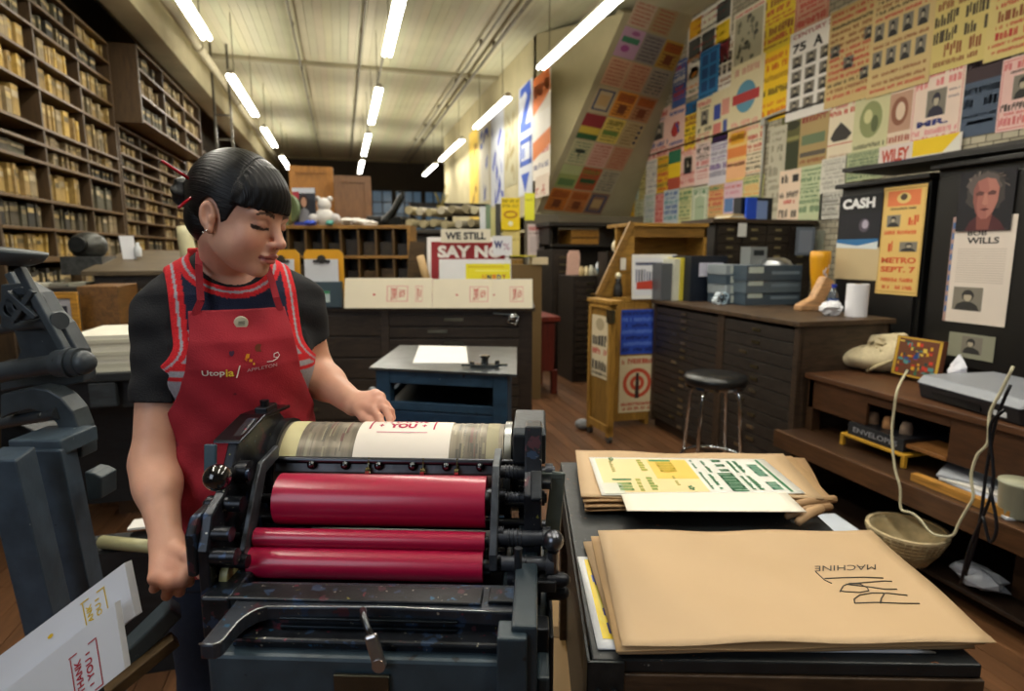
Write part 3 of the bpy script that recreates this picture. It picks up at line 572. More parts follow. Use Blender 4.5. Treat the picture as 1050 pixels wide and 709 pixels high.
# slanting underside of the stairs: three columns of posters
s0 = TL_-BL_; r0 = BR_-BL_
cols = {0: [('#c8762c', 'o'), ('#8f9a5c', 'g'), ('#b8b088', 't'), ('#a83c34', 'r'), ('#b8a888', 'b'), ('#c8a080', 'c'), ('#b894b0', 'p'), ('#bca48c', 'c')],
        1: [('#c07840', 'o'), ('#b0502c', 'y'), ('#c8a090', 'c'), ('#d8c060', 'y'), ('#d89038', 'o'), ('#c49878', 'c'), ('#8c8480', 'k'), ('#a8906a', 'c')],
        2: [('#8a6a58', 'b'), ('#a8a088', 'k'), ('#b88a6c', 'c'), ('#b8a478', 'd'), ('#b08058', 'o'), ('#a89c88', 'k'), ('#b8903c', 'o'), ('#988870', 'c')]}
cn = ['left', 'middle', 'right']
rowd = r0.normalized(); dn = s0.normalized(); wfull = (BR_-BL_).length
for ci in range(3):
    for ri in range(8):
        if (ci, ri) == (2, 7): continue
        bg, ty = cols[ci][ri]; rr = random.Random(100+ci*10+ri)
        t0 = (.03+ri*.133); off_ = s0*t0
        O = BL_ + off_ + rowd*(.10+ci*.36) + SN*.004
        S = Sheet(O, rowd, dn, .35, s0.length*.126, bg); S.N = SN.copy()
        if ty == 'r': S.R(0, 0, 1, .5, '#8a2c30'); S.R(0, .5, 1, .78, '#c8b040'); S.R(0, .78, 1, 1, '#2c5a34')
        elif ty == 'g': S.R(0, .0, 1, .4, '#a8b07c'); S.R(.1, .6, .9, .9, '#5c7a48')
        elif ty == 'o': S.R(.08, .1, .92, .4, '#a85a20'); S.R(.3, .5, .7, .85, '#7a4020')
        elif ty == 'y': S.glyphs(.1, .3, '#8a7a30', rr); S.R(.1, .5, .9, .7, '#6a8a40' if ri == 3 else '#2c5030')
        elif ty == 'b': S.frame(.1, .06, '#3a4a6a'); S.R(.25, .3, .75, .7, '#b89a6a')
        elif ty == 'p': S.R(.1, .3, .9, .5, '#3c7a5c'); S.oval(.4, .7, .2, .12, '#9a4a8a'); S.oval(.6, .15, .2, .08, '#9a5a8a')
        elif ty == 'd': 
            for q in range(4): S.oval(.85, .15+q*.22, .08, .07, '#28324c')
        elif ty == 't': S.oval(.5, .45, .26, .09, '#2c3028'); S.R(.47, .45, .53, .7, '#2c3028')
        if ty in 'ckoytd': 
            v = .08
            while v < .9: S.glyphs(v, v+.07, {'c': '#a0503c', 'k': '#3c3a3c', 'o': '#6a3a1c', 'y': '#4c5a2c', 't': '#5a7a60', 'd': '#6a5a3c'}[ty], rr, .1, .75 if ty == 'd' else .9); v += .13
        S.done('poster', '%s poster under the slanting stair, %s column, %s up from the low end' % (cname(bg), cn[ci], ORDN[ri]), 'poster', 'posters under the slanting stair')
# big screenprinted banners on the left face of the stair box
def bann(p0, p1, bg, fn, label, dx=.0, nm='banner'):
    x = BX-.006-dx; a = XP(*p0, x); b = XP(*p1, x); y0, y1 = max(a.y, b.y), min(a.y, b.y); z0, z1 = min(a.z, b.z), max(a.z, b.z)
    S = Sheet((x, y0, z0), (0, -1, 0), (0, 0, 1), y0-y1, z1-z0, bg); fn(S, random.Random(len(label))); S.done(nm, label, 'banner')
def strokes(c, n, seed, big=1.):
    def f(S, rr_):
        rr = random.Random(seed)
        for i in range(n):
            u = rr.uniform(.05, .8); v = rr.uniform(.05, .9); a = rr.uniform(0, 3.1); l = rr.uniform(.15, .4); t = .07
            dx, dy = math.cos(a)*l, math.sin(a)*l*.6; S.poly([(max(.01, min(.99, q)), max(.01, min(.99, w))) for q, w in ((u, v), (u+dx, v+dy), (u+dx+t, v+dy+t), (u+t, v+t))], c, i % 3)
    return f
def b_orange(S, rr):
    S.poly([(0, .0), (.9, .0), (1, .2), (.6, .28), (0, .36)], '#e87828'); S.R(0, .36, 1, .62, '#e8e4dc'); S.poly([(0, .62), (1, .55), (1, .7), (0, .8)], '#d87c3c', 1); S.glyphs(.08, .2, '#e8dccc', rr); S.glyphs(.7, .76, '#c0504c', rr); S.glyphs(.84, .9, '#6a6a8a', rr)
def b_blue2(S, rr):
    S.poly([(.1, .02), (.8, .0), (.9, .12), (.5, .36), (.9, .36), (.9, .42), (.1, .42), (.1, .34), (.6, .12), (.5, .07), (.1, .10)][::-1], '#2c50b0'); S.R(.1, .48, .95, .53, '#3858b0'); S.R(.1, .48, .2, .72, '#3858b0'); S.R(.8, .48, .9, .72, '#3858b0'); S.R(.1, .68, .95, .73, '#3858b0'); S.glyphs(.56, .66, '#4a68b8', rr, .25, .75); S.poly([(.2, .8), (.8, .8), (.5, .98)], '#2c50b0')
bann((547, 82), (564, 180), '#e4dccf', b_orange, 'white and orange painted banner on the stair wall, nearest the camera')
bann((532, 92), (546, 198), '#c4c8d0', b_blue2, 'white banner with bold blue numeral on the stair wall')
bann((518, 108), (530, 188), '#a8a284', strokes('#8a7c50', 12, 4), 'narrow faded cream banner beside the blue numeral banner')
bann((503, 120), (517, 208), '#b4b8c0', strokes('#34449c', 14, 2), 'white banner with sketchy purple-blue strokes, middle of the stair wall')
bann((492, 128), (502, 205), '#b8b4a4', strokes('#3a4c98', 12, 3), 'pale banner with blue strokes, second from the far end of stair wall')
bann((481, 138), (491, 225), '#d8b84c', strokes('#8a6c20', 10, 5), 'yellow banner farthest along the stair wall')
bann((549, 182), (563, 200), '#d8c8b8', strokes('#b04a3c', 6, 6), 'small sheet with red marks below the orange banner', .01, 'banner')
# ============================================================ CYLINDER PROOF PRESS
PA, PB, PS = -.28, 1.10, .93
p1, p2 = fr(18)
pl = p1*(PA*PS)+p2*(PB*PS)
press = empty('proof_press', (pl.x, pl.y, 0), R(-18))
tag(press, 'cylinder proof press with three crimson ink rollers and ink-splashed black iron frame', 'printing press')
PM = Matrix.Translation((0, 0, .105)) @ Matrix.Scale(PS, 4) @ Matrix.Translation((-PA, -PB, 0))  # whole press scaled about the camera, written as scale plus lift and root shift
PZ0 = -.105/PS
def pm(c='#16181c'): return MB(c).T(PM)
def P(mb, name, m, **k): return mb.build(name, m, press, **k)
IR = '#1e2128'; PT = '#46565f'
# cabinet
m = pm('#33424c'); m.box(-.500, .815, PZ0+.08, -.045, 1.29, .895); m.box(-.52, .83, PZ0+.02, -.03, 1.30, PZ0+.08)
P(m, 'cabinet', 'paint', bevel=.006)
m = pm('#2c3a44'); m.box(-.45, .806, .30, -.09, .815, .80); c = P(m, 'door', 'paint', bevel=.004)
m = pm('#8a8a88'); m.box(-.12, .790, .54, -.108, .806, .62); m.build('handle', 'steel', c, bevel=.003)
for x in (-.50, -.06):
    for y in (.85, 1.25):
        m = pm('#22282c'); m.box(x, y-.02, PZ0, x+.03, y+.03, PZ0+.03); P(m, 'foot', 'iron')
# feed board with horn
FZ = .95
def fb(px, py): v = ZP(px, py, .105+PS*FZ); return (v.dot(p1)/PS, v.dot(p2)/PS)
poly = [fb(*q) for q in ((529, 629), (400, 623), (274, 622.6), (264, 625), (256, 629), (250, 633), (244, 638), (239, 644), (234, 650), (230, 655), (226, 659), (218, 661.6), (204, 661), (231, 629), (258, 596), (529, 600))]
m = pm('#2e333c'); m.prism(poly, FZ-.024, FZ); P(m, 'feed_board', 'grime', bevel=.003)
ft = [(q[0], q[1]) for q in poly[1:13]]
m = pm('#c8ccd0'); m.tube([(x, y, FZ+.0005) for x, y in poly[:13]], .0012, 6); P(m, 'worn_edge', 'steel')
m = pm('#1b1e24'); m.box(-.49, .86, .90, -.045, .875, .935); m.box(-.47, .835, .862, -.035, .90, .912); m.box(-.47, .828, .905, -.035, .88, .914); P(m, 'front_rail', 'grime', bevel=.004)
m = pm('#2a3036'); m.box(-.40, .852, .916, -.12, .862, .921); m.box(-.40, .852, .930, -.12, .862, .934); P(m, 'slide_bar', 'steel', bevel=.001)
m = pm('#1a1d22'); m.box(-.49, .87, .950, -.085, .915, .955); m.box(-.075, .875, .950, -.030, .915, .957); P(m, 'feed_plate', 'grime', bevel=.002)
def pp(px, py, b): v = DP(px, py, b*PS, 18); return (v.dot(p1)/PS, b, (v.z-.105)/PS)
lv = empty('gauge_lever', (0, 0, 0), parent=press)
m = pm('#5a5c60'); m.tube([pp(372, 626, .845), pp(373, 634, .825), pp(377, 644, .815), pp(381, 652, .81)], [.006, .006, .005, .005], 8); m.build('lever_arm', 'steel', lv)
a, b = Vector(pp(380, 651, .808)), Vector(pp(389, 682, .80))
m = pm('#a8a4a4'); m.bar(a, b, .020, .010, up=(0, -1, .4)); m.cyl(b+Vector((0, .004, 0)), b+Vector((0, -.006, .001)), .010, n=16); m.build('lever_grip', 'steel', lv, bevel=.0035)
m = pm('#5e5c50'); a = pp(343, 690, .812); b = pp(400, 712, .812); m.box(a[0], .806, b[2], b[0], .812, a[2]); P(m, 'maker_plate', 'steel', bevel=.001)
# cylinder
CYB, CYZ, CR = 1.250, 1.034, .097
m = pm('#8a8274'); m.cyl((-.535, CYB, CYZ), (-.068, CYB, CYZ), CR, n=72)
drum = P(m, 'impression_cylinder', mat('brushed_drum', .42, .55, var=.45, vscale=3, stretch=(16, .6, .6)))
def wrap(mb, x0, x1, t0, t1, r, c, n=28):
    vs = []
    for i in range(n+1):
        t = R(t0+(t1-t0)*i/n)
        for x in (x0, x1): vs.append((x, CYB-r*math.sin(t), CYZ+r*math.cos(t)))
    mb.add(vs, [(2*i, 2*i+1, 2*i+3, 2*i+2) for i in range(n)], c, True)
m = pm(); 
wrap(m, -.528, -.492, -60, 74, CR+.0008, '#d8cfa0'); m.build('tympan_edge', 'paper', drum); m = pm(); wrap(m, -.103, -.078, -60, 74, CR+.0008, '#aaa284')
m.build('tympan_edge', 'paper', drum)
m = pm(); rr = random.Random(3)
for i in range(60):
    x = rr.choice((rr.uniform(-.488, -.385), rr.uniform(-.172, -.108))); w = rr.uniform(.0008, .006); t = rr.uniform(-30, 50)
    wrap(m, x, x+w, t, t+rr.uniform(8, 45), CR+.0011, rr.choice(['#7a7466', '#6a665c', '#989078', '#a8a088', '#80605a', '#8a8478', '#66625a']), 8)
m.build('ink_streak', 'gloss', drum)['kind'] = 'stuff'
m = pm('#2a2c30'); m.cyl((-.552, CYB, CYZ), (-.536, CYB, CYZ), CR+.008, n=64); P(m, 'cylinder_flange', 'iron', bevel=.002)
m = pm('#9a9c9c'); m.cyl((-.066, CYB, CYZ), (-.052, CYB, CYZ), CR+.006, n=64); P(m, 'cylinder_flange', 'steel', bevel=.002)
m = pm('#2a2c30'); m.cyl((-.050, CYB, CYZ), (-.036, CYB, CYZ), CR-.01, n=64); P(m, 'drive_gear', 'iron')
m = pm('#33353a')
for i in range(54):
    t = 2*math.pi*i/54; m.T(PM @ Matrix.Translation((-.030, CYB, CYZ)) @ Matrix.Rotation(t, 4, 'X')); m.box(-.006, -.0035, CR-.012, .006, .0035, CR+.002)
m.T(PM); P(m, 'gear_teeth', 'iron')
# gripper bar + grippers
def on_cyl(x, t, r): return (x, CYB-r*math.sin(R(t)), CYZ+r*math.cos(R(t)))
m = pm('#3c3e42'); m.bar(on_cyl(-.53, 68, CR+.004), on_cyl(-.075, 68, CR+.004), .030, .006, up=(0, -math.cos(R(22)), math.sin(R(22)))); P(m, 'gripper_bar', 'iron', bevel=.002)
for i in range(6):
    x = -.452+i*.068; m = pm('#55585c'); a = Vector(on_cyl(x, 68, CR+.004)); d = Vector(on_cyl(x, 68, 1))-Vector(on_cyl(x, 68, 0)); m.cyl(a, a+d*.012, .010, .007, 14); m.ball(a+d*.012, .0085, n=12)
    P(m, 'gripper_screw', 'chrome')
for x in (-.336, -.226, -.158):
    m = pm('#b0a890'); 
    for t0 in (60, 66, 72): m.bar(on_cyl(x, t0, CR+.012), on_cyl(x, t0+6, CR+.014), .008, .003, up=(1, 0, 0))
    m.ring(on_cyl(x-.004, 74, CR+.015), on_cyl(x+.004, 74, CR+.015), .009, .006, 14); P(m, 'paper_gripper', 'chrome')
# rollers
RC = '#a80f3c'
for nm, y, z, r, x0, x1 in (('large_ink_roller', 1.085, 1.030, .0480, -.490, -.094), ('rider_roller', 1.025, .9800, .0170, -.515, -.092), ('form_roller', 1.012, .9395, .0285, -.518, -.094)):
    m = pm(RC); m.cyl((x0, y, z), (x1, y, z), r, n=64); o = P(m, nm, 'roller', bevel=.002)
    m = pm('#3a3c40'); m.cyl((x0-.05, y, z), (x0, y, z), .009, n=16); m.build('shaft', 'steel', o); m = pm('#3a3c40'); m.cyl((x1, y, z), (x1+.085, y, z), .009, n=16); m.cyl((x1, y, z), (x1+.014, y, z), r*.55, n=24); m.build('shaft', 'steel', o)
# rods across
for (y, z, r, x0, x1) in ((1.155, 1.083, .007, -.60, .0), (1.135, .965, .010, -.56, .0), (1.20, .93, .012, -.56, .02)):
    m = pm('#44464c'); m.cyl((x0, y, z), (x1, y, z), r, n=16); P(m, 'cross_rod', 'steel')
# bed and side rails under the cylinder
m = pm('#101216'); m.box(-.49, .985, .88, -.06, 1.29, .905); P(m, 'press_bed', 'iron', bevel=.003)
m = pm('#1c2026'); m.box(-.555, .90, .86, -.505, 1.29, .935); P(m, 'side_rail', 'grime', bevel=.004)
m = pm('#26323a'); m.box(-.035, .80, .45, .003, 1.29, .965); m.box(.003, .83, .80, .022, 1.28, .86); P(m, 'side_rail', 'paint', bevel=.004)
m = pm('#2b3942'); m.box(-.055, .785, .30, -.012, .83, .955); P(m, 'corner_post', 'paint', bevel=.003)
# left carriage frame: outline from the photograph at the side-frame distance
def sil(pts, b0, b1): return None
def plate(name, pts, b, x0t, m_='grime', c=IR, parent=press, bev=.003):
    """side plate lying in the y-z plane: pts = (b,z)"""
    q = pm(c); q.prism(pts, x0t[0], x0t[1], ax='x'); return q.build(name, m_, parent, bevel=bev)
lf = plate('left_side_frame', [(.93, .90), (.93, 1.00), (.955, 1.055), (1.00, 1.075), (1.03, 1.11), (1.06, 1.155), (1.13, 1.175), (1.24, 1.160), (1.31, 1.10), (1.31, .90)], 0, (-.572, -.552))
m = pm('#2a2d33'); m.prism([(1.05, 1.150), (1.055, 1.155), (1.16, 1.176), (1.28, 1.165), (1.28, 1.158), (1.16, 1.168), (1.06, 1.150)], -.598, -.545, ax='x'); m.build('cover_plate', 'steel', lf, bevel=.002)
m = pm('#1c1e24'); m.box(-.578, 1.18, 1.165, -.552, 1.23, 1.183); m.cyl((-.565, 1.20, 1.183), (-.565, 1.20, 1.195), .009, n=12); m.build('clamp_block', 'iron', lf, bevel=.002)
m = pm('#3c5260'); m.bar((-.598, 1.045, 1.150), (-.598, 1.035, 1.085), .008, .022, up=(1, 0, 0)); m.build('edge_bracket', 'paint', lf, bevel=.002)
m = pm('#23252b'); m.prism([(.925, .955), (.925, 1.03), (.945, 1.055), (.99, 1.060), (1.01, 1.04), (.995, 1.028), (.955, 1.028), (.948, 1.01), (.948, .955)], -.588, -.572, ax='x'); m.build('hook_arm', 'grime', lf, bevel=.004)
for (x, y, z, r) in ((-.572, 1.00, 1.055, .014), (-.572, .955, 1.020, .013), (-.560, .945, .985, .014), (-.552, .965, .965, .012), (-.575, 1.04, 1.095, .012)):
    m = pm('#1a1c22'); m.cyl((x-.012, y, z), (x+.05, y, z), r, n=20); m.ball((x-.014, y, z), r*.72, n=12, sc_=(.8, 1, 1)); m.build('boss', 'grime', lf, bevel=.002)
ck = empty('crank', (0, 0, 0), parent=press)
kb = Vector(pp(223, 490, .97)); m = pm('#0c0d10'); m.ball(kb, .0235, n=28); m.build('ball_knob', 'knob', ck)
m = pm('#1c1e24'); e = Vector((-.56, 1.05, 1.095)); m.tube([kb, kb+(e-kb)*.35, e], [.008, .011, .013], 14); m.cyl(e-Vector((.01, 0, 0)), e+Vector((.03, 0, 0)), .022, n=20); m.build('crank_arm', 'iron', ck)
# roller yokes
for x0, x1, nm in ((-.528, -.518, 'left_yoke'), (-.082, -.068, 'right_yoke')):
    m = pm('#4a4e54'); m.prism([(.985, .945), (.985, .975), (1.05, 1.075), (1.075, 1.105), (1.15, 1.115), (1.15, 1.09), (1.09, 1.08), (1.06, 1.03), (1.01, .945)], x0, x1, ax='x'); o = P(m, nm, 'iron', bevel=.002)
    for (y, z) in ((1.085, 1.04), (1.012, .951), (1.025, .995)):
        m = pm('#2e3036'); xx = x0-.008 if x0 < -.3 else x1; m.cyl((xx, y, z), (xx+.010, y, z), .016, n=18); m.build('bearing', 'steel', o, bevel=.001)
m = pm('#a09a68'); m.cyl((-.548, .975, .935), (-.534, .975, .935), .026, n=28); P(m, 'bearer_wheel', 'plastic', bevel=.003)
# right side frame
rf = plate('right_side_frame', [(1.02, .86), (1.02, 1.07), (1.06, 1.10), (1.10, 1.175), (1.24, 1.160), (1.31, 1.10), (1.31, .86)], 0, (-.022, .010))
m = pm('#2e3339'); m.prism([(1.10, 1.10), (1.10, 1.158), (1.115, 1.168), (1.25, 1.168), (1.25, 1.10)], -.045, .018, ax='x'); m.build('frame_cap', 'iron', rf, bevel=.004)
m = pm('#22262c'); m.box(-.02, 1.05, 1.07, .028, 1.11, 1.085); m.bar((.0, 1.06, 1.10), (.0, 1.02, 1.06), .02, .02); m.build('bracket', 'iron', rf, bevel=.003)
for (x0, x1, y, z, r) in ((-.075, .020, 1.085, 1.040, .010), (-.07, .03, 1.02, .992, .014), (-.06, .035, .99, .958, .013), (-.05, .025, 1.00, .925, .016), (-.08, .035, 1.10, 1.085, .012)):
    m = pm('#3a3d44'); m.cyl((x0, y, z), (x1, y, z), r, n=18); m.cyl((x1-.018, y, z), (x1-.004, y, z), r*1.45, n=18)
    for k in range(4): m.ring((x0+.02+k*.007, y, z), (x0+.023+k*.007, y, z), r*1.15, r*.9, 16)
    m.build('spindle', 'iron', rf, bevel=.001)
m = pm('#6a6c74'); m.ball((.030, .985, 1.005), .0185, n=20); m.cyl((.03, .985, .985), (.03, .985, .93), .010, n=12); m.build('ball_joint', 'steel', rf)
for (y, z) in ((.98, .935), (.99, .905)):
    m = pm('#1e2026'); m.cyl((.02, y, z), (.05, y, z), .013, n=6); m.ball((.05, y, z), .011, n=10); m.build('hex_nut', 'iron', rf)
m = pm('#2a2d33'); m.cyl((-.03, .965, 1.0), (-.03, .965, .90), .007, n=10); m.bar((-.04, .97, .93), (.035, .97, .93), .016, .02); m.build('trip_link', 'iron', rf, bevel=.002)
m = pm('#4a524e'); m.prism([pp(*q, 1.08)[::2] for q in ((566, 484), (580, 486), (577, 520), (568, 602), (556, 592), (560, 530))], 1.08, 1.088, ax='y'); m.bar((.0, 1.085, 1.085), (.050, 1.085, 1.085), .012, .012); m.build('guard_blade', 'paint', rf, bevel=.002)
m = pm('#1c2026'); m.box(.022, .90, .60, .030, 1.20, .88); m.box(-.005, .89, .70, .022, .93, .90); m.build('side_cover', 'iron', rf, bevel=.003)
# the printed sheet on the cylinder
sheet = MB().T(None)
sr = empty('printed_sheet', (pl.x, pl.y, 0), R(-18)); tag(sr, 'cream poster sheet with crimson lettering wrapped round the press cylinder', 'paper')
m = pm('#f0e8dc'); wrap(m, -.375, -.178, -70, 66, CR+.0022, '#f2e9dc', 40); m.build('sheet', 'paper', sr)
def wraptext(mb, txt, xc, wt, t0, t1, c, bold=.03):
    vs, fs, asp = text_faces(txt, bold=bold); out = []
    for (x, y) in vs:
        t = R((t0+t1)/2-y*(t1-t0)); out.append((xc+x*wt, CYB-(CR+.003)*math.sin(t), CYZ+(CR+.003)*math.cos(t)))
    mb.add(out, fs, c)
m = pm(); CRI = '#b8184c'
wraptext(m, 'YOU', -.284, .058, 1, 14, CRI, .05); wraptext(m, 'THANK', -.284, .105, -30, -3, CRI, .05)
for x in (-.330, -.238):
    wrap(m, x-.005, x+.005, 6.2, 8.2, CR+.003, CRI, 2); wrap(m, x-.0014, x+.0014, 3.5, 11, CR+.003, CRI, 3)
wrap(m, -.335, -.228, 22, 23.5, CR+.003, '#d890a0', 2)
for s_ in (-1, 1):
    xc = -.284+s_*.068; vs = [(xc+s_*.002-.0018, *on_cyl(0, -35, CR+.003)[1:]), (xc+s_*.002+.0018, *on_cyl(0, -35, CR+.003)[1:]), (xc+s_*.006+.0018, *on_cyl(0, 14, CR+.0032)[1:]), (xc+s_*.006-.0018, *on_cyl(0, 14, CR+.0032)[1:])]
    wrap(m, xc-.0018, xc+.0018, -35, 17, CR+.003, CRI, 12)
m.build('lettering', 'paper', sr)
AL = 16; E1, E2 = fr(AL); e1 = np.array(E1); e2 = np.array(E2); ez = np.array([0, 0, 1.])
def D3(px, py, b): return np.array(DP(px, py, b, AL))
person = empty('person', tuple(DP(240, 560, 1.42, AL).xy) + (0,))
tag(person, 'young woman printer with black bangs in red apron working at the press', 'person')
# ---- head frame
psi = R(76); pitch = R(16); roll = R(3)
hf = -math.cos(psi)*e2+math.sin(psi)*e1; hl = math.cos(psi)*e1+math.sin(psi)*e2     # forward, her left
hf2 = hf*math.cos(pitch)-ez*math.sin(pitch); hu = ez*math.cos(pitch)+hf*math.sin(pitch); hf = hf2
hl2 = hl*math.cos(roll)+hu*math.sin(roll)*(-1); hu = hu*math.cos(roll)+hl*math.sin(roll); hl = hl2
A = np.array([hl, hf, hu]); HC = D3(241, 226, 1.205)
HS = 1.0
def hw(x, y, z): return HC+(A[0]*x+A[1]*y+A[2]*z)*HS
def hloc(P): return ((P-HC)@A.T)/HS
h = .0024
lo = np.array([-.72, .88, .86]); hi = np.array([.34, 1.62, 1.72])
B = Field(lo, hi, h)
def he(c, r, k=.012, op='u', rot=None):
    AA = A if rot is None else rot@A
    B.ell(hw(*c), np.array(r)*HS, k, op, AA, pad=.03)
def hcap(p, q, r1, r2, k=.008, op='u'): B.cap(hw(*p), hw(*q), r1*HS, r2*HS, k, op, pad=.03)
he((0, -.004, .045), (.071, .092, .084), .02)
he((0, .032, -.008), (.054, .055, .081), .03)
he((0, .046, -.054), (.039, .038, .034), .025)
he((0, .074, -.079), (.017, .014, .013), .02)
for sx in (-1, 1):
    he((sx*.034, .062, -.022), (.020, .018, .022), .025)       # cheeks
    he((sx*.028, .076, .030), (.022, .010, .010), .018)         # brow ridge
    he((sx*.031, .1015, .010), (.0165, .016, .0105), .012, 's')  # socket
    he((sx*.031, .0755, .010), (.0145, .0130, .0125), .003)     # closed lid over the eye
    rt_ = np.array(Matrix.Rotation(R(-12), 3, 'X'))@np.array(Matrix.Rotation(R(-sx*22), 3, 'Z'))
    he((sx*.0735, -.002, .002), (.0060, .0150, .0265), .004, 'u', rt_)
    he((sx*.0805, .000, .005), (.0072, .0095, .0180), .0025, 's', rt_)
    he((sx*.0745, .006, -.003), (.0034, .0040, .008), .0025, 'u', rt_)
    he((sx*.0715, .005, -.022), (.005, .006, .008), .005)
    he((sx*.042, .022, -.044), (.014, .028, .020), .03)         # jaw corner
hcap((0, .086, .018), (0, .108, -.016), .0075, .0085, .012)
he((0, .1085, -.019), (.0095, .0095, .0085), .008)
for sx in (-1, 1):
    he((sx*.0115, .0990, -.0225), (.0068, .0085, .0062), .005)
    he((sx*.0065, .1035, -.0295), (.0032, .0042, .0028), .003, 's')
he((0, .0905, -.0365), (.013, .007, .010), .012)
he((0, .0925, -.0455), (.0215, .0100, .0058), .005)
he((0, .0905, -.0560), (.0185, .0100, .0066), .005)
he((0, .1020, -.0503), (.0240, .0060, .0014), .0025, 's')
# ---- neck, torso
pt = R(33)
tf = -math.cos(pt)*e2+math.sin(pt)*e1; tl = math.cos(pt)*e1+math.sin(pt)*e2
TA = np.array([tl, tf, ez]); 
chest = D3(240, 350, 1.31)
T0 = np.array([chest[0], chest[1], .035])
def tw(x, y, z): return T0+tl*x+tf*y+ez*z
def tloc(P): return (P-T0)@TA.T
LEAN = .0
def tab(z, zs, vs): return np.interp(z, zs, vs)
ZS = [.80, .90, .98, 1.08, 1.16, 1.24, 1.32, 1.38, 1.42, 1.46]
AX = [.160, .164, .156, .136, .142, .156, .166, .158, .118, .060]
AY = [.120, .122, .110, .098, .104, .112, .108, .092, .070, .050]
YC = [-.01, -.01, .0, .0, .0, .0, -.002, -.008, -.014, -.010]
def torso_D(X, Y, Z):
    x = (X-T0[0])*tl[0]+(Y-T0[1])*tl[1]; y = (X-T0[0])*tf[0]+(Y-T0[1])*tf[1]
    Zt = Z-T0[2]; a = np.interp(Zt, ZS, AX); b = np.interp(Zt, ZS, AY); yc = np.interp(Zt, ZS, YC)
    k0 = np.sqrt((x/a)**2+((y-yc)/b)**2)
    return np.maximum((k0-1)*np.minimum(a, b)*.95, Zt-1.46)
def torso(Fd):
    sl, X, Y, Z = Fd.blk(T0+np.array([-.3, -.3, .80]), T0+np.array([.3, .3, 1.47]), .02)
    Fd.put(sl, torso_D(X, Y, Z), .02)
    for sx in (-1, 1): Fd.ell(tw(sx*.070, .072, 1.235), (.064, .056, .062), .035, 'u', TA)
shR = tw(-.122, -.005, 1.332); shL = tw(.136, -.005, 1.345)
elR = D3(158, 476, 1.16); wrR = D3(171, 556, 1.05)
elL = D3(324, 384, 1.42); wrL = D3(363, 414, 1.28)
def arms(Fd, k=.03):
    for sh, el, wr in ((shR, elR, wrR), (shL, elL, wrL)):
        Fd.ell(sh, (.050, .050, .052), .03, 'u')
        Fd.cap(sh+(el-sh)*.1, el, .050, .040, k)
        m = el+(wr-el)*.30; Fd.cap(el, m, .039, .0375, k); Fd.cap(m, wr, .0375, .0265, k)
        Fd.cap(tw(0, -.02, 1.40), sh, .042, .042, .04)
torso(B); arms(B)
nb = tw(0, -.015, 1.42); nt = hw(0, -.022, -.03)
B.cap(nb, nt, .053, .046, .012)
# ---- hands
def hand(Fd, wr, kn, fin, thumb, r=.0088, palm=(.0125, .0165)):
    """kn: knuckles index..little; fin: per finger 3 further joints; thumb: 4 joints"""
    wr = np.array(wr)
    for i, q in enumerate(kn):
        w0 = wr+(kn[0]-kn[3])*(.5-i/3)*.45
        Fd.cap(w0, q, palm[1], palm[0], .012)
    for i in range(3): Fd.cap(kn[i], kn[i+1], palm[0]*.9, palm[0]*.9, .008)
    for i, js in enumerate(fin):
        rr = r*(1, 1.03, .98, .85)[i]; pts = [kn[i]]+list(js)
        for a, b, r1, r2 in zip(pts[:-1], pts[1:], (1.15, 1, .93), (1.02, .94, .82)): Fd.cap(a, b, rr*r1, rr*r2, .0035)
    for a, b, r1, r2 in zip(thumb[:-1], thumb[1:], (1.75, 1.35, 1.1), (1.35, 1.12, .85)): Fd.cap(a, b, r*r1, r*r2, .006)
def off(p, a, b, c): return p+e1*a+e2*b+ez*c
# right hand (left in the picture): fist closed round a lever, back of the hand to the camera
k0 = D3(194, 583, 1.00); k1 = D3(186, 594, .985); k2 = D3(173, 598, .98); k3 = D3(160, 593, .985)
kR = [k0, k1, k2, k3]
fR = [[D3(194, 597, 1.015), D3(191, 598, 1.04), D3(189, 592, 1.05)], [D3(184, 607, 1.00), D3(182, 606, 1.03), D3(181, 598, 1.04)],
      [D3(171, 611, .995), D3(171, 609, 1.02), D3(171, 602, 1.03)], [D3(158, 604, 1.00), D3(160, 603, 1.02), D3(161, 597, 1.03)]]
thR = [D3(180, 564, 1.03), D3(193, 570, 1.01), D3(202, 580, 1.00), D3(206, 590, 1.00)]
hand(B, wrR, kR, fR, thR)
# left hand: reaching down onto the paper on the cylinder
k0 = D3(383, 421, 1.225); k1 = D3(389, 414, 1.24); k2 = D3(389, 408, 1.26); k3 = D3(385, 405, 1.28)
fL = [[D3(389, 428, 1.205), D3(391, 434, 1.195), D3(392, 439, 1.185)],
      [D3(396, 421, 1.22), D3(400, 430, 1.205), D3(401, 437, 1.195)],
      [D3(396, 415, 1.24), D3(401, 422, 1.23), D3(403, 429, 1.225)],
      [D3(391, 411, 1.27), D3(396, 417, 1.26), D3(398, 422, 1.255)]]
thL = [D3(368, 421, 1.25), D3(373, 428, 1.225), D3(379, 432, 1.21), D3(385, 436, 1.20)]
hand(B, wrL, [k0, k1, k2, k3], fL, thL, r=.0076, palm=(.0115, .015))
SK = np.array(H('d9a48a')); SK2 = np.array(H('c98a70')); LIP = np.array(H('b4605c')); DK = np.array(H('1a1210'))
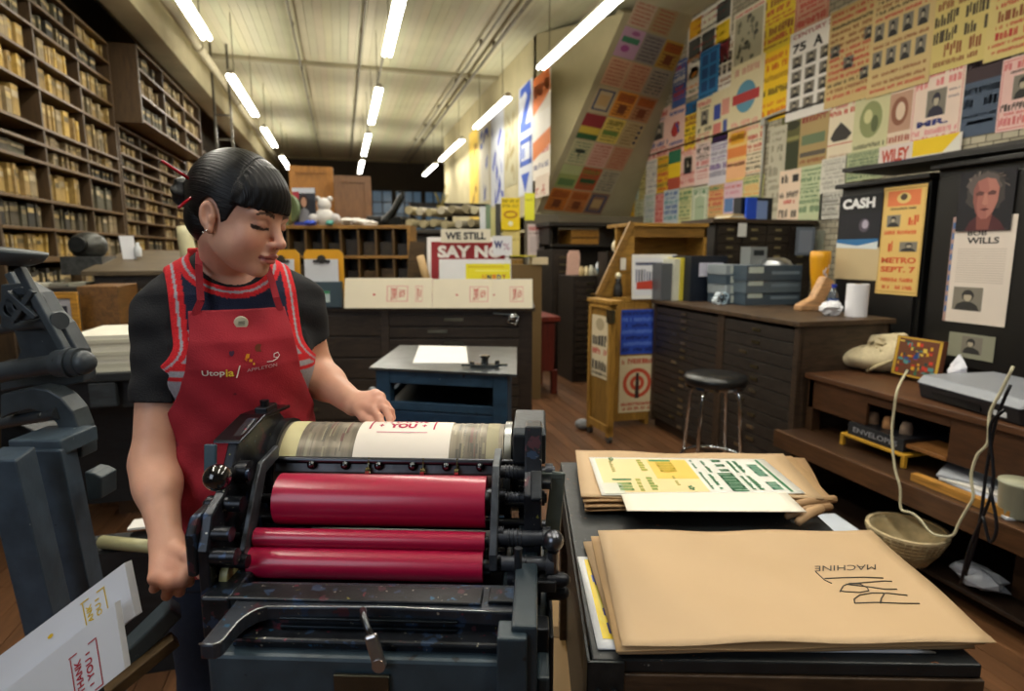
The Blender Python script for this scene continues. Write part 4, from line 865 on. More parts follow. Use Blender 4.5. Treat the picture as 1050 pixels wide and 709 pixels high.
def skin_col(P):
    q = hloc(P); x, y, z = q.T; ax = np.abs(x)
    c = np.repeat(SK[None], len(P), 0)
    front = (y > .05) & (ax < .08) & (z > -.09) & (z < .12)
    c = mixc(c, np.array(H('cf8072')), .45*np.exp(-(((ax-.042)/.02)**2+((z+.028)/.018)**2))*front)
    c = mixc(c, np.array(H('c98070')), .5*np.exp(-((x/.014)**2+((z+.02)/.012)**2))*(y > .095))
    lip = (y > .083) & ((x/.0225)**2+((z+.0505)/(.0115-.004*(ax/.022)**2))**2 < 1)
    c = mixc(c, LIP, lip*.9)
    c = mixc(c, np.array(H('7a3434')), ((y > .083) & (ax < .022) & (np.abs(z+.0503+.08*ax*ax/.02) < .0013))*.9)
    bz = .0315+.004*np.sin((ax-.012)/.036*math.pi*.9)-.10*np.clip(ax-.040, 0, 1)
    c = mixc(c, DK, ((np.abs(z-bz+.002) < .0042*(1-.4*(ax-.012)/.036)) & (ax > .012) & (ax < .050) & (y > .05))*.88)
    lid = ((ax-.031)/.0150)**2+((z-.0105)/.0125)**2 < 1
    c = mixc(c, np.array(H('a8725e')), (lid & (y > .07) & (z > .006))*.45)
    lz = .0030+8.*(ax-.031)**2
    c = mixc(c, DK, ((np.abs(z-lz) < .0027+.0012*(ax > .038)) & (np.abs(ax-.032) < .0165) & (y > .055))*.97)
    nos = (y > .098) & ((((ax-.0065)/.0034)**2+((z+.0285)/.0026)**2) < 1); c = mixc(c, np.array(H('4a2018')), nos*.8)
    for wr, kn in ((wrR, kR[2]), (wrL, k1)):
        d = np.linalg.norm(P-kn, axis=1); c = mixc(c, np.array(H('cf8a76')), .5*np.exp(-(d/.045)**2))
    return c
net_obj('body', B, 'skin', skin_col, person)
# ---- T-shirt, jumper vest
S = Field(lo, hi, .0036); torso(S); arms(S)
Xs, Ys, Zs = np.meshgrid(*S.ax, indexing='ij', sparse=True)
base_F = S.F.copy()
def plane(p, n): n = np.array(n)/np.linalg.norm(n); return (Xs-p[0])*n[0]+(Ys-p[1])*n[1]+(Zs-p[2])*n[2]
hemR = shR+(elR-shR)*.60; hemL = shL+(elL-shL)*.52
tx = (Xs-T0[0])*tl[0]+(Ys-T0[1])*tl[1]; ty = (Xs-T0[0])*tf[0]+(Ys-T0[1])*tf[1]
wave = .0014*np.sin(tx*60+Zs*75)+.0012*np.sin(ty*50-Zs*95)
cutR = np.where(tx < -.10, plane(hemR, elR-shR), -1); cutL = np.where(tx > .10, plane(hemL, elL-shL), -1)
neck = .062-np.sqrt((tx/1.0)**2+((ty-.03)/1.15)**2+((Zs-T0[2]-1.450)/1.1)**2)
fl = 0.005+.005*np.clip((1.39-Zs)/.12, 0, 1)*(np.abs(tx) > .13)
S.F = np.maximum(np.maximum(base_F-fl+wave, np.maximum(cutR, cutL)), np.maximum(neck, np.where(np.abs(tx) < .13, 1.22-Zs, -1))).astype(np.float32)
net_obj('black_shirt', S, 'cloth', lambda P: np.repeat(np.array(H('14151a'))[None], len(P), 0), person)
V_ = Field(lo, hi, .003); torso(V_)
for sx, sh in ((-1, shR), (1, shL)): V_.cap(tw(0, -.02, 1.40), sh, .042, .042, .04)
Xs, Ys, Zs = np.meshgrid(*V_.ax, indexing='ij', sparse=True)
tx = (Xs-T0[0])*tl[0]+(Ys-T0[1])*tl[1]; ty = (Xs-T0[0])*tf[0]+(Ys-T0[1])*tf[1]
def arm_cut(x, y, z):      # >0 outside the armholes
    ah = .122+.12*np.clip((1.29-z)/.10, 0, 1)**2
    return np.abs(x)-ah
def neck_cut(x, y, z): return .078-np.sqrt((x)**2+((y-.035)/1.15)**2+((z-1.462)/1.08)**2)
V_.F = np.maximum(np.maximum(V_.F-.0125, arm_cut(tx, ty, Zs-T0[2])), np.maximum(neck_cut(tx, ty, Zs-T0[2]), 1.02-Zs)).astype(np.float32)
NAVY = np.array(H('16203c')); RED = np.array(H('d6202a')); GR = np.array(H('a9a9b2'))
def vest_col(P):
    q = tloc(P); x, y, z = q.T; c = np.repeat(NAVY[None], len(P), 0)
    z2 = z-.028
    bands = [(1.285, 1.279, GR), (1.279, 1.271, RED), (1.271, 1.265, GR), (1.265, 1.255, RED), (1.255, 1.222, GR), (1.222, 1.208, RED), (1.208, 1.196, GR), (1.196, 1.188, RED), (1.188, 1.13, GR), (1.13, 1.118, RED)]
    for a, b, k in bands: c[(z2 < a) & (z2 >= b)] = k
    for d, w in ((-arm_cut(x, y, z), .026), (-neck_cut(x, y, z), .024)):
        m = (d < w); c[m] = RED
        cord = np.abs(d-w*.5) < .0024; c[cord] = GR
    return c
net_obj('knit_vest', V_, 'knit', vest_col, person)
# ---- apron
APZ = [.50, .80, .95, 1.03, 1.08, 1.14, 1.20, 1.28, 1.350]; APW = [.27, .27, .255, .245, .225, .168, .126, .099, .080]
def apron_pt(u, z, off=.0):
    """u -1..1 across"""
    hw_ = np.interp(z, APZ, APW)       # half width measured round the body
    a = np.interp(z, [.5, .8, .95, 1.08, 1.16, 1.24, 1.30, 1.36], [.185, .182, .174, .160, .160, .176, .182, .178])
    b = np.interp(z, [.5, .8, .95, 1.08, 1.16, 1.24, 1.29, 1.36], [.160, .155, .150, .148, .160, .172, .164, .120])
    arc = u*hw_; th = arc/((a+b)/2)
    fold = .005*math.sin(arc*34+z*22+2*math.sin(z*9))*max(0, min(1, (1.12-z)/.16))+.0022*math.sin(arc*55-z*58+1)*max(0, min(1, (1.18-z)/.1))
    fold += .0015*math.sin(arc*60+z*70)
    r = 1+(fold+off)/b
    return tw(-.002+a*math.sin(th)*r, b*math.cos(th)*r, z)
def apron_mb(nu=80, nz=120, z0=.80, z1=1.350):
    vs = []; fs = []
    for j in range(nz+1):
        z = z0+(z1-z0)*j/nz
        for i in range(nu+1): vs.append(tuple(apron_pt(-1+2*i/nu, z)))
    for j in range(nz):
        for i in range(nu): a = j*(nu+1)+i; fs.append((a, a+1, a+nu+2, a+nu+1))
    return vs, fs
mb = MB('#a01c2c'); vs, fs = apron_mb(); mb.add(vs, fs, None, True); ap = mb.build('apron', mat('apron_red_cloth', .85, var=.16, vscale=9, bump=.3, bscale=350, speck=[(7, .66, H('7a182a')), (16, .70, H('6a1424')), (38, .74, H('3a3048')), (70, .80, H('c0a0a0'))]), None)  # dark blotches: ink stains, with shade of the lower apron put into colour
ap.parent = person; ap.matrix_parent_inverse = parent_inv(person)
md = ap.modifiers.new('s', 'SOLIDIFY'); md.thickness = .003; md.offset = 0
def on_apron(mb, txt, cx, cz, hgt, c, bold=0., wid=None, skew=0., slope=0.):
    vs, fs, asp = text_faces(txt, bold=bold); w = wid or hgt*asp; out = []
    for (x, y) in vs:
        xx = cx+x*w+y*hgt*skew; zz = cz+y*hgt+slope*(x*w)
        hw_ = float(np.interp(zz, APZ, APW))
        out.append(tuple(apron_pt(xx/hw_, zz, .0045)))
    mb.add(out, fs, c)
mb = MB()
on_apron(mb, 'Utop', -.060, 1.232, .0145, '#e8dcd0', .02, .040); on_apron(mb, 'ia', -.0315, 1.232, .0145, '#e8c83a', .02, .014)
on_apron(mb, '|', -.017, 1.233, .024, '#e8dcd0', .0, .0022, .3); on_apron(mb, 'APPLETON', .026, 1.2365, .0065, '#c8a8a8', 0, .056, 0, .10)
pts = [apron_pt(t, z, .0035) for t, z in ((.32, 1.247), (.42, 1.247), (.52, 1.251), (.58, 1.257), (.56, 1.263), (.48, 1.261), (.46, 1.255), (.52, 1.253))]
mb.tube(pts, .0009, 6, '#e8dcd8')
for (u, z, s_, c) in ((.02, 1.262, .004, '#e89a20'), (.06, 1.252, .003, '#e8a020'), (-.02, 1.256, .0025, '#e07018'), (.10, 1.246, .002, '#e8b030'), (-.25, 1.27, .004, '#4a2440'), (.3, 1.15, .006, '#4a3a58'), (.2, 1.275, .007, '#7a3a20')):
    p = Vector(apron_pt(u, z, .003)); n = Vector(tf)
    k = 9; ring = []; rr = random.Random(int(z*1e4))
    for i in range(k):
        t = 2*math.pi*i/k; r_ = s_*rr.uniform(.5, 1.4); ring.append(tuple(p+Vector(tl)*(r_*math.cos(t))+Vector((0, 0, 1))*(r_*1.3*math.sin(t))+n*.0004))
    mb.add(ring, [tuple(range(k))], c)
o = mb.build('apron_print', 'paper', None); o.parent = ap
mb = MB()
for sx in (-1, 1):
    c0 = Vector(apron_pt(sx*.86, 1.344, .002)); pts = [c0]
    for x, y, z in ((.070, .118, 1.37), (.068, .098, 1.40), (.064, .070, 1.437), (.057, .02, 1.462), (.045, -.03, 1.475), (0, -.058, 1.478)): pts.append(Vector(tw(sx*x, y, z)))
    for a, b in zip(pts[:-1], pts[1:]): mb.bar(a, b, .013, .003, '#9c1a2a', up=tuple(tf))
o = mb.build('apron_strap', 'apron', None); o.parent = ap
mb = MB(); p = Vector(apron_pt(-.02, 1.325, .004)); n = Vector(tf)
mb.cyl(p-n*.003, p+n*.003, .0135, .0120, 24, '#c8c4ac'); pass
for dz in (-.003, 0, .003): mb.bar(p+n*.0034+Vector(tl)*(-.006)+Vector((0, 0, dz)), p+n*.0034+Vector(tl)*.006+Vector((0, 0, dz)), .0008, .0009, '#504c40')
o = mb.build('button_badge', 'gloss', None); o.parent = person; o.matrix_parent_inverse = parent_inv(person); o['label'] = 'round silver button badge on the apron bib'
# ---- jeans, shoes
J = Field((-.75, 1.0, .03), (.2, 1.9, .98), .006)
sl, X, Y, Z = J.blk(T0+np.array([-.3, -.3, .78]), T0+np.array([.3, .3, .97]), .02); J.put(sl, np.maximum(torso_D(X, Y, Z)-.008, Z-.97), .02)
for sx in (-1, 1):
    hp = tw(sx*.088, -.01, .86); kn = tw(sx*.10, .0, .48); an = tw(sx*.10, -.02, .07)
    J.cap(hp, kn, .095, .066, .03); J.cap(kn, an, .064, .052, .02)
net_obj('jeans', J, 'cloth', lambda P: np.repeat(np.array(H('1c2436'))[None], len(P), 0), person)
for sx in (-1, 1):
    mb = MB('#181818'); c = tw(sx*.10, 0, 0)
    Mx = Matrix((( tl[0], tf[0], 0, c[0]), (tl[1], tf[1], 0, c[1]), (0, 0, 1, 0), (0, 0, 0, 1)))
    mb.T(Mx); mb.prism([(-.04, -.08), (.04, -.08), (.048, .06), (.035, .15), (0, .175), (-.035, .15), (-.048, .06)], 0, .025, c='#2a2a2a')
    mb.ball((0, .05, .045), .045, n=16, sc_=(1, 2.6, 1.0)); mb.cyl((0, -.03, .03), (0, -.03, .11), .045, .05)
    o = mb.build('shoe', 'plastic', None, .004); o.parent = person; o.matrix_parent_inverse = parent_inv(person)
# ---- hair
HR = Field(hw(0, -.02, .05)-.19, hw(0, -.02, .05)+.19, .0021)
Xs, Ys, Zs = np.meshgrid(*HR.ax, indexing='ij', sparse=True)
def hl_(i): return ((Xs-HC[0])*A[i][0]+(Ys-HC[1])*A[i][1]+(Zs-HC[2])*A[i][2])/HS
x, y, z = hl_(0), hl_(1), hl_(2)
def eD(x, y, z, c, r):
    u, v, w = (x-c[0]), (y-c[1]), (z-c[2]); k0 = np.sqrt((u/r[0])**2+(v/r[1])**2+(w/r[2])**2); k1 = np.sqrt((u/r[0]**2)**2+(v/r[1]**2)**2+(w/r[2]**2)**2)+1e-9
    return k0*(k0-1)/k1
ang = np.arctan2(x, z-.02)
groove = .0004*np.sin(ang*90+2*np.sin(y*40))
cran = eD(x, y, z, (0, -.006, .045), (.0785, .1000, .0915))+groove
nape = eD(x, y, z, (0, -.045, -.005), (.060, .052, .058))+groove
cap_ = np.minimum(cran, nape)
# region kept: behind the hairline
hair_line = y-np.where(z > .040, .200, np.where(z > .0, .030+.018*np.clip(z/.04, 0, 1), -.012+.042*np.clip((z+.022)/.022, 0, 1)))
ear = .030-np.sqrt(((y+.003)/.75)**2+((z-.004)/1.02)**2)-0*x
ear = np.where(np.abs(x) > .055, ear, -1)
low = -(z+.058+.5*np.clip(-y-.06, 0, 1)+0*x)
full = np.maximum(np.maximum(cap_, hair_line), np.maximum(ear, low))
bx = np.abs(x)
jag = .0018*np.sin(x*430)+.0016*np.sin(x*990+1)
bang = eD(x, y, z, (0, -.004, .042), (.0815, .1055, .0930))+.0006*np.sin(x*620+3*np.sin(z*60))
bang = np.maximum(bang, -(eD(x, y, z, (0, -.004, .042), (.071, .094, .082))))
bang = np.maximum(bang, np.maximum(.048-y-.15*bx-.0*z, .0395+jag-z-.06*bx))
bang = np.maximum(bang, z-.118-.0*x)
D = np.minimum(full, bang)
bun = eD(x, y, z, (0, -.112, .026), (.038, .030, .034))+.0016*np.sin(np.arctan2(x, z-.03)*9+60*np.sqrt(x*x+(z-.03)**2))
kk = .012; hh = np.clip(.5+.5*(D-bun)/kk, 0, 1); D = D*(1-hh)+bun*hh-kk*hh*(1-hh)
part = np.abs(y-.030-.15*bx)-.0009
D = np.where((z > .09), np.maximum(D, -(np.maximum(part, -(cran+.0035)))), D)
HR.F = D.astype(np.float32)*HS
hairm = bpy.data.materials.new('black_hair'); hairm.use_nodes = True; nt = hairm.node_tree; b_ = nt.nodes['Principled BSDF']
b_.inputs['Base Color'].default_value = (.004, .004, .005, 1); b_.inputs['Roughness'].default_value = .33; b_.inputs['Specular IOR Level'].default_value = .28
at = nt.nodes.new('ShaderNodeAttribute'); at.attribute_name = 'strand'
n1 = nt.nodes.new('ShaderNodeTexNoise'); n1.inputs['Scale'].default_value = 1.; n1.inputs['Detail'].default_value = 3
nt.links.new(at.outputs['Vector'], n1.inputs['Vector']); bp = nt.nodes.new('ShaderNodeBump'); bp.inputs['Strength'].default_value = .7; bp.inputs['Distance'].default_value = .002
nt.links.new(n1.outputs['Fac'], bp.inputs['Height']); nt.links.new(bp.outputs[0], b_.inputs['Normal'])
M['hair'] = hairm
hair = net_obj('hair', HR, 'hair', lambda P: np.repeat(np.array([[.006, .006, .008]]), len(P), 0), person)
me = hair.data; P = np.zeros(len(me.vertices)*3); me.vertices.foreach_get('co', P); q = hloc(P.reshape(-1, 3))
isb = (q[:, 1] > .052+.15*np.abs(q[:, 0])*0) & (q[:, 2] > .03)
st = np.zeros((len(q), 3)); an_ = np.arctan2(q[:, 0], q[:, 2]-.02)
st[:, 0] = np.where(isb, q[:, 0]*900, an_*60); st[:, 1] = np.where(isb, q[:, 2]*12, q[:, 1]*14)
va = me.attributes.new('strand', 'FLOAT_VECTOR', 'POINT'); va.data.foreach_set('vector', st.ravel())
for (p, q_) in (((166, 165, 1.10), (210, 194, 1.20)), ((183, 213, 1.12), (216, 187, 1.20))):
    mb = MB('#b01828'); mb.tube([D3(*p), D3(*q_)], [.0026, .0034], 8)
    o = mb.build('hair_stick', 'knob', None); o.parent = person; o.matrix_parent_inverse = parent_inv(person); o['label'] = 'glossy red hair stick'
for y_ in ((.000, -.031), (.006, -.026)):
    mb = MB('#d8d8d8'); mb.ball(tuple(hw(-.078, y_[0], y_[1])), .0024, n=8); o = mb.build('earring', 'chrome', None); o.parent = person; o.matrix_parent_inverse = parent_inv(person)
# ============================================================ RIGHT SIDE
BW = '#3a2c20'
def box_at(px0, py0, px1, py1, y, d):   # box standing across the room at depth y, from two picture corners
    a = YP(px0, py0, y); b = YP(px1, py1, y); return min(a.x, b.x), y, min(a.z, b.z), max(a.x, b.x), y+d, max(a.z, b.z)
# ---- flat-file cabinets
FX, FZT = 2.53, 1.10; ysp = XP(739, 330, FX).y
def cabinet_x(name, label, x0, x1, y0, y1, zt, nd, cols_=1, tops=False, grp=None, wide=None, dcol='#2b2520'):
    """drawer cabinet whose fronts face the aisle (-X)"""
    t = thing(name, label, 'cabinet', ((x0+x1)/2, (y0+y1)/2, 0), 0, grp)
    m = wmb(t, BW); m.box(x0+.02, y0, .06, x1, y0+.03, zt-.03); m.box(x0+.02, y1-.03, .06, x1, y1, zt-.03); m.box(x0+.05, y0, .0, x1, y1, .06); m.box(x1-.02, y0, .06, x1, y1, zt-.03)
    m.box(x0, y0-.0, .06, x0+.03, y0+.04, zt-.03); m.box(x0, y1-.04, .06, x0+.03, y1, zt-.03); m.box(x0+.12, y0+.03, .06, x0+.14, y1-.03, zt-.03, '#15110e')
    m.build('carcass', 'darkwood', t, bevel=.003)
    h0 = .09; H_ = zt-.05-h0; cw = (y1-y0-.08)/cols_
    for c in range(cols_):
        for k in range(nd):
            z0 = h0+H_*k/nd; z1 = h0+H_*(k+1)/nd-.006; ya = y0+.04+c*cw+.004; yb = ya+cw-.008
            m = wmb(t, dcol); m.box(x0+.004, ya, z0, x0+.12, yb, z1); dr = m.build('drawer', 'darkwood', t, bevel=.002)
            m = wmb(t, '#8f886c' if (k*7+c*3) % 3 else '#b8b09a'); yc = (ya+yb)/2+(.12 if (k % 4) == 1 else 0); zc = (z0+z1)/2; m.box(x0-.003, yc-.035, zc-.010, x0+.006, yc+.035, zc+.010); m.build('label_holder', 'steel', dr)
    return t
cabinet_x('flat_file', 'long dark flat-file cabinet with shallow drawers behind the stool', FX, 3.19, ysp, 4.60, FZT, 17, grp='flat files')
cabinet_x('flat_file', 'dark flat-file cabinet with deeper drawers beside the desk', FX, 3.19, 2.89, ysp, FZT, 12, grp='flat files')
t = tag(rec(MB('#4a3826').box(FX-.02, 2.87, FZT-.03, 3.21, 4.62, FZT).build('worktop', 'darkwood', None, bevel=.004)), 'dark wooden worktop running over the two flat-file cabinets', 'worktop')
# ---- oak case at the end of the row, with posters
t = thing('end_case', 'yellowish oak case at the end of the cabinets carrying two posters', 'cabinet', (2.36, 4.75, 0))
WC = '#9c7430'
m = wmb(t, WC); m.box(2.16, 4.64, .0, 2.20, 5.1, 1.12); m.box(2.50, 4.64, .0, 2.54, 5.1, 1.12); m.box(2.16, 4.62, 1.07, 2.54, 5.1, 1.12); m.box(2.20, 4.623, .05, 2.50, 4.66, 1.07); m.box(2.16, 4.63, .08, 2.54, 4.66, .16); m.build('case', 'woodv', t, bevel=.004)
S = Sheet(YP(636, 364, 4.62)+Vector((0, 0, 0)), (1, 0, 0), (0, 0, 1), YP(672, 318, 4.62).x-YP(636, 318, 4.62).x, YP(636, 318, 4.62).z-YP(636, 364, 4.62).z, '#2448b0'); rr = random.Random(2)
for v in range(7): S.glyphs(.04+v*.135, .13+v*.135, '#5a7ad0' if v % 2 else '#101c60', rr, .03, .97)
S.done('poster', 'blue poster on the oak end case, above the target poster', 'poster')
S = Sheet(YP(634, 424, 4.62), (1, 0, 0), (0, 0, 1), YP(671, 318, 4.62).x-YP(634, 318, 4.62).x, YP(634, 366, 4.62).z-YP(634, 424, 4.62).z, '#dcccA4'.lower())
for i, r_ in enumerate((.40, .30, .20, .10)): S.oval(.5, .48, r_, r_*.66, ('#cc5030', '#dcc8a0')[i % 2], i, 28)
S.glyphs(.04, .14, '#c05038', rr); S.glyphs(.82, .88, '#c05038', rr); S.glyphs(.90, .96, '#c05038', rr); S.poly([(.46, .30), (.54, .30), (.56, .75), (.44, .75)], '#3a2420', 5)
S.done('poster', 'poster with orange-red target rings low on the oak end case', 'poster')
# swung panel door with poster
pa = ZP(601, 436, .06); pb = ZP(623, 452, .03)
dpv = (Vector((pb.x, pb.y, 0))-Vector((pa.x, pa.y, 0))); dl = dpv.length; ang_ = math.atan2(dpv.y, dpv.x)
t = thing('panel_screen', 'narrow oak panel with a torn poster standing at an angle in the aisle', 'panel', (pa.x, pa.y, 0), ang_)
m = MB(WC); m.box(0, 0, .05, .04, .05, 1.10); m.box(dl-.04, 0, .05, dl, .05, 1.10); m.box(.04, .015, .10, dl-.04, .03, 1.06, '#8a6628'); m.box(0, 0, 1.06, dl, .05, 1.10); m.box(0, 0, .08, dl, .05, .14); m.box(-.01, -.01, 1.10, dl+.02, .10, 1.13); m.build('frame', 'woodv', t, bevel=.003)
m = MB('#8a8468'); m.box(dl-.05, -.01, .96, dl+.03, .02, 1.06); m.build('bracket', 'steel', t)
for x in (.02, dl-.02): 
    m = MB('#5a5a58'); m.cyl((x, .01, .03), (x, .04, .03), .03, n=16); m.build('caster', 'iron', t)
Rz = Matrix.Translation(t.location) @ Matrix.Rotation(ang_, 4, 'Z')
S = Sheet(Rz @ Vector((.045, .012, .50)), Rz.to_3x3() @ Vector((1, 0, 0)), (0, 0, 1), dl-.09, .50, '#cfc0a0'); rr = random.Random(9)
S.glyphs(.30, .48, BK, rr); S.glyphs(.52, .62, RD, rr); S.glyphs(.72, .88, BK, rr); S.oval(.5, .14, .25, .1, '#a89878'); S.glyphs(.91, .96, BK, rr)
S.done('poster', 'cream poster with black lettering on the angled oak panel', 'poster')
m = MB('#8a8c90'); v = ZP(597, 436, .04); m.ball((v.x, v.y, .05), .055, n=12, sc_=(1.2, 1, .8)); m.ball((v.x+.05, v.y+.02, .045), .04, n=10)
solo(m, 'rag', 'cloth', 'crumpled grey rag on the floor beside the angled oak panel', 'rag')
# ---- hutch above with slanted side
t = thing('hutch', 'oak hutch with a slanted side standing behind the end case', 'cabinet', (2.55, 5.1, 1.12))
HY = 4.72
a = YP(648, 229, HY); b = YP(727, 233, HY); a.z = b.z = 1.74
m = wmb(t, WC); m.box(a.x, HY, a.z-.03, b.x, HY+.5, a.z); m.box(a.x, HY+.3, 1.46, b.x, HY+.33, a.z-.03); m.box(a.x, HY+.02, a.z-.12, b.x, HY+.04, a.z-.03, '#805c24'); m.box(b.x-.03, HY+.02, 1.12, b.x, HY+.5, a.z); m.box(a.x, HY+.48, 1.12, b.x, HY+.5, 1.50, '#1c1712'); m.box(a.x-.0, HY+.02, 1.12, b.x, HY+.5, 1.135, '#6a4c20'); m.build('case', 'wood', t, bevel=.003)
c = YP(613, 300, HY)
m = wmb(t, WC); m.prism([(a.x, a.z), (a.x+.03, a.z), (a.x+.03, 1.12), (c.x, 1.12)], HY, HY+.03, ax='y'); m.bar((a.x, HY-.005, a.z), (c.x, HY-.005, 1.13), .05, .035, '#86622a', up=(0, 1, 0)); m.build('slanted_side', 'wood', t, bevel=.002)
S = Sheet(YP(636, 277, HY-.03), (1, 0, 0), (0, 0, 1), .05, .10, '#dcd6c8'); S.done('note', 'small white note pinned on the slanted oak side', 'note')
m = MB('#e0d8b8'); v = YP(634, 290, HY-.02); m.lathe([(.03, 0), (.04, .02), (.035, .09), (.02, .13), (.028, .15), (.0, .165)], (v.x-.02, HY-.06, 1.12), 14, '#2a2826'); m.ball((v.x-.02, HY-.06, 1.30), .028, '#d8d0b0', 10)
solo(m, 'figurine', 'plastic', 'tiny black and white figurine below the slanted oak side', 'figurine')
# skyline print etc. on the worktop (z 1.10)
def up_sheet(p0, p1, y, bg, nm, label, cat, fn=None, lean=.0, th=.004, mt='paper'):
    a = YP(*p0, y); b = YP(*p1, y); S = Sheet((a.x, y, b.z), (1, 0, 0), (0, lean, 1), b.x-a.x, a.z-b.z, bg, th); rr = random.Random(len(label))
    if fn: fn(S, rr)
    return S.done(nm, label, cat, None, mt)
def f_sky(S, rr):
    S.R(.05, .08, .95, .92, '#dcdce0'); S.R(.08, .18, .92, .24, '#2a3a6a'); 
    for i in range(14): u = .08+i*.06; S.R(u, .28+rr.uniform(0, .12), u+.035, .62, rr.choice(['#3a4460', '#7a7c90', '#2a2c3a']), 1)
    S.poly([(.1, .62), (.5, .58), (.75, .60), (.45, .78), (.1, .78)][::-1], '#c0402c', 2)
up_sheet((649, 261), (693, 306), 4.60, '#e4e2dc', 'print', 'white print with blue skyline and red streak leaning in the hutch', 'print', f_sky, .05)
def obox(px0, py0, px1, py1, y, d, c, nm, label, cat, mt='plastic', bev=.003, extra=None, z=None):
    x0, y0, z0, x1, y1, z1 = box_at(px0, py0, px1, py1, y, d)
    if z is not None: z1 = z+(z1-z0); z0 = z
    t = thing(nm, label, cat, ((x0+x1)/2, y, z0)); m = wmb(t, c); m.box(x0, y0, z0, x1, y1, z1); m.build('body', mt, t, bevel=bev)
    if extra: extra(t, x0, y0, z0, x1, y1, z1)
    return t
def lab(u0, v0, u1, v1, c, nm='label_card'):
    def f(t, x0, y0, z0, x1, y1, z1):
        m = wmb(t, c); w = x1-x0; h = z1-z0; m.box(x0+u0*w, y0-.002, z1-v1*h, x0+u1*w, y0, z1-v0*h); m.build(nm, 'paper', t)
    return f
def both(*fs):
    def f(*a): [g(*a) for g in fs]
    return f
ZB = FZT
obox(679, 268, 691, 306, 4.45, .22, '#55585c', 'binder', 'grey binder standing right of the skyline print', 'binder', z=ZB)
obox(692, 264, 699, 307, 4.42, .22, '#c8c8b8', 'magazine_file', 'thin white magazine file between grey and navy binders', 'file', z=ZB)
obox(699, 264, 704, 308, 4.40, .22, '#c8b83c', 'folder', 'thin yellow folder beside the navy binder', 'folder', z=ZB)
obox(704, 263, 709, 309, 4.38, .22, '#1c3c7c', 'folder', 'thin blue folder beside the large navy binder', 'folder', z=ZB)
obox(709, 264, 744, 310, 4.30, .25, '#131a26', 'archive_box', 'large near-black box file with a white label', 'box', extra=lab(.22, .15, .88, .45, '#c8c8d8'), z=ZB)
GB, GB2 = '#44525e', '#8e979c'
for i, (y0, y1) in enumerate(((271, 281), (282, 292), (293, 303), (304, 314))):
    zz = YP(750, 316, 4.1).z
    obox(745, y0, 766, y1, 4.0, .25, (GB2, GB, GB2, GB)[i], 'card_box', 'small grey box, %s in the narrow stack on the worktop' % ('topmost', 'second from the top', 'third from the top', 'at the bottom')[i], 'box', extra=lab(.2, .15, .8, .85, '#b8c0b8'), z=ZB+(3-i)*.075)
for i in range(3):
    f = [lab(.04, .1, .3, .5, '#b8c4bc'), lab(.45, .4, .95, .62, '#70808c', 'faded_print')]
    obox(766, 272, 822, 287, 3.86-i*.01, .3, (GB, GB2, GB)[i] if i != 1 else '#5a6872', 'archive_box', 'wide blue-grey archive box, %s in its stack beside the yellow jug' % ('bottom', 'middle', 'top')[i], 'box', extra=both(*f), z=ZB+i*.093)
m = MB('#b0b4b8'); v = YP(800, 275, 3.95); m.lathe([(.12, 0), (.118, .02), (.10, .05), (.06, .07), (.0, .075)], (v.x, 4.0, ZB+.28), 24); solo(m, 'metal_bowl', 'steel', 'silver dome-shaped bowl upturned on the archive boxes', 'bowl')
obox(770, 250, 786, 272, 4.05, .12, '#7c8080', 'label_printer', 'small grey device with dark screen behind the archive boxes', 'device', extra=lab(.2, .15, .8, .4, '#1a2022', 'screen'), z=ZB+.27)
m = MB('#c8d4dc'); v = YP(736, 312, 4.05)
for i, (dx, dz) in enumerate(((0, .03), (.045, .03), (.02, .065), (.06, .062))): m.ring((v.x-.04+dx, 3.98, ZB+dz), (v.x-.04+dx, 4.03, ZB+dz), .03, .015, 16, ('#c8d4dc', '#a8c0d0')[i % 2])
solo(m, 'tape_rolls', 'plastic', 'bundle of white tape rolls beside the small grey boxes', 'tape')
# yellow boot-shaped form
v = YP(838, 307, 3.55); m = MB('#d89a14'); yx = v.x
m.lathe([(.030, 0), (.038, .02), (.036, .08), (.048, .16), (.062, .26), (.070, .35), (.070, .40), (.066, .405), (.058, .37)], (v.x, 3.55, ZB), 24)
t = thing('yellow_form', 'tall yellow leg-shaped form with white print on the worktop', 'form', (v.x, 3.55, ZB)); m.T(None); 
mm = wmb(t, '#d89a14'); mm.lathe([(.030, 0), (.040, .02), (.036, .08), (.046, .16), (.060, .26), (.068, .35), (.066, .40), (.058, .403), (.050, .37)], (v.x, 3.55, ZB), 24); mm.build('body', 'knob' if 0 else 'plastic', t)
mm = wmb(t, '#d8d4d8'); rr = random.Random(4)
for i in range(9): 
    th_ = rr.uniform(-1.9, -1.2); z = ZB+.12+i*.02; r_ = .05+(.0 if z < ZB+.2 else .012); p = Vector((v.x+r_*math.cos(th_), 3.55+r_*math.sin(th_), z)); mm.bar(p, p+Vector((rr.uniform(-.01, .01), 0, .03)), .012, .003)
mm.build('white_print', 'paper', t)
v = YP(835, 312, 3.40); m = MB('#c09468'); m.prism([(v.x-.11, ZB), (v.x+.06, ZB), (v.x+.16, ZB+.20), (v.x+.08, ZB+.235), (v.x+.0, ZB+.09), (v.x-.11, ZB+.04)], 3.40, 3.47, ax='y'); solo(m, 'wooden_last', 'wood', 'pale wooden foot-shaped form leaning beside the yellow form', 'form', bevel=.012, seg=3)
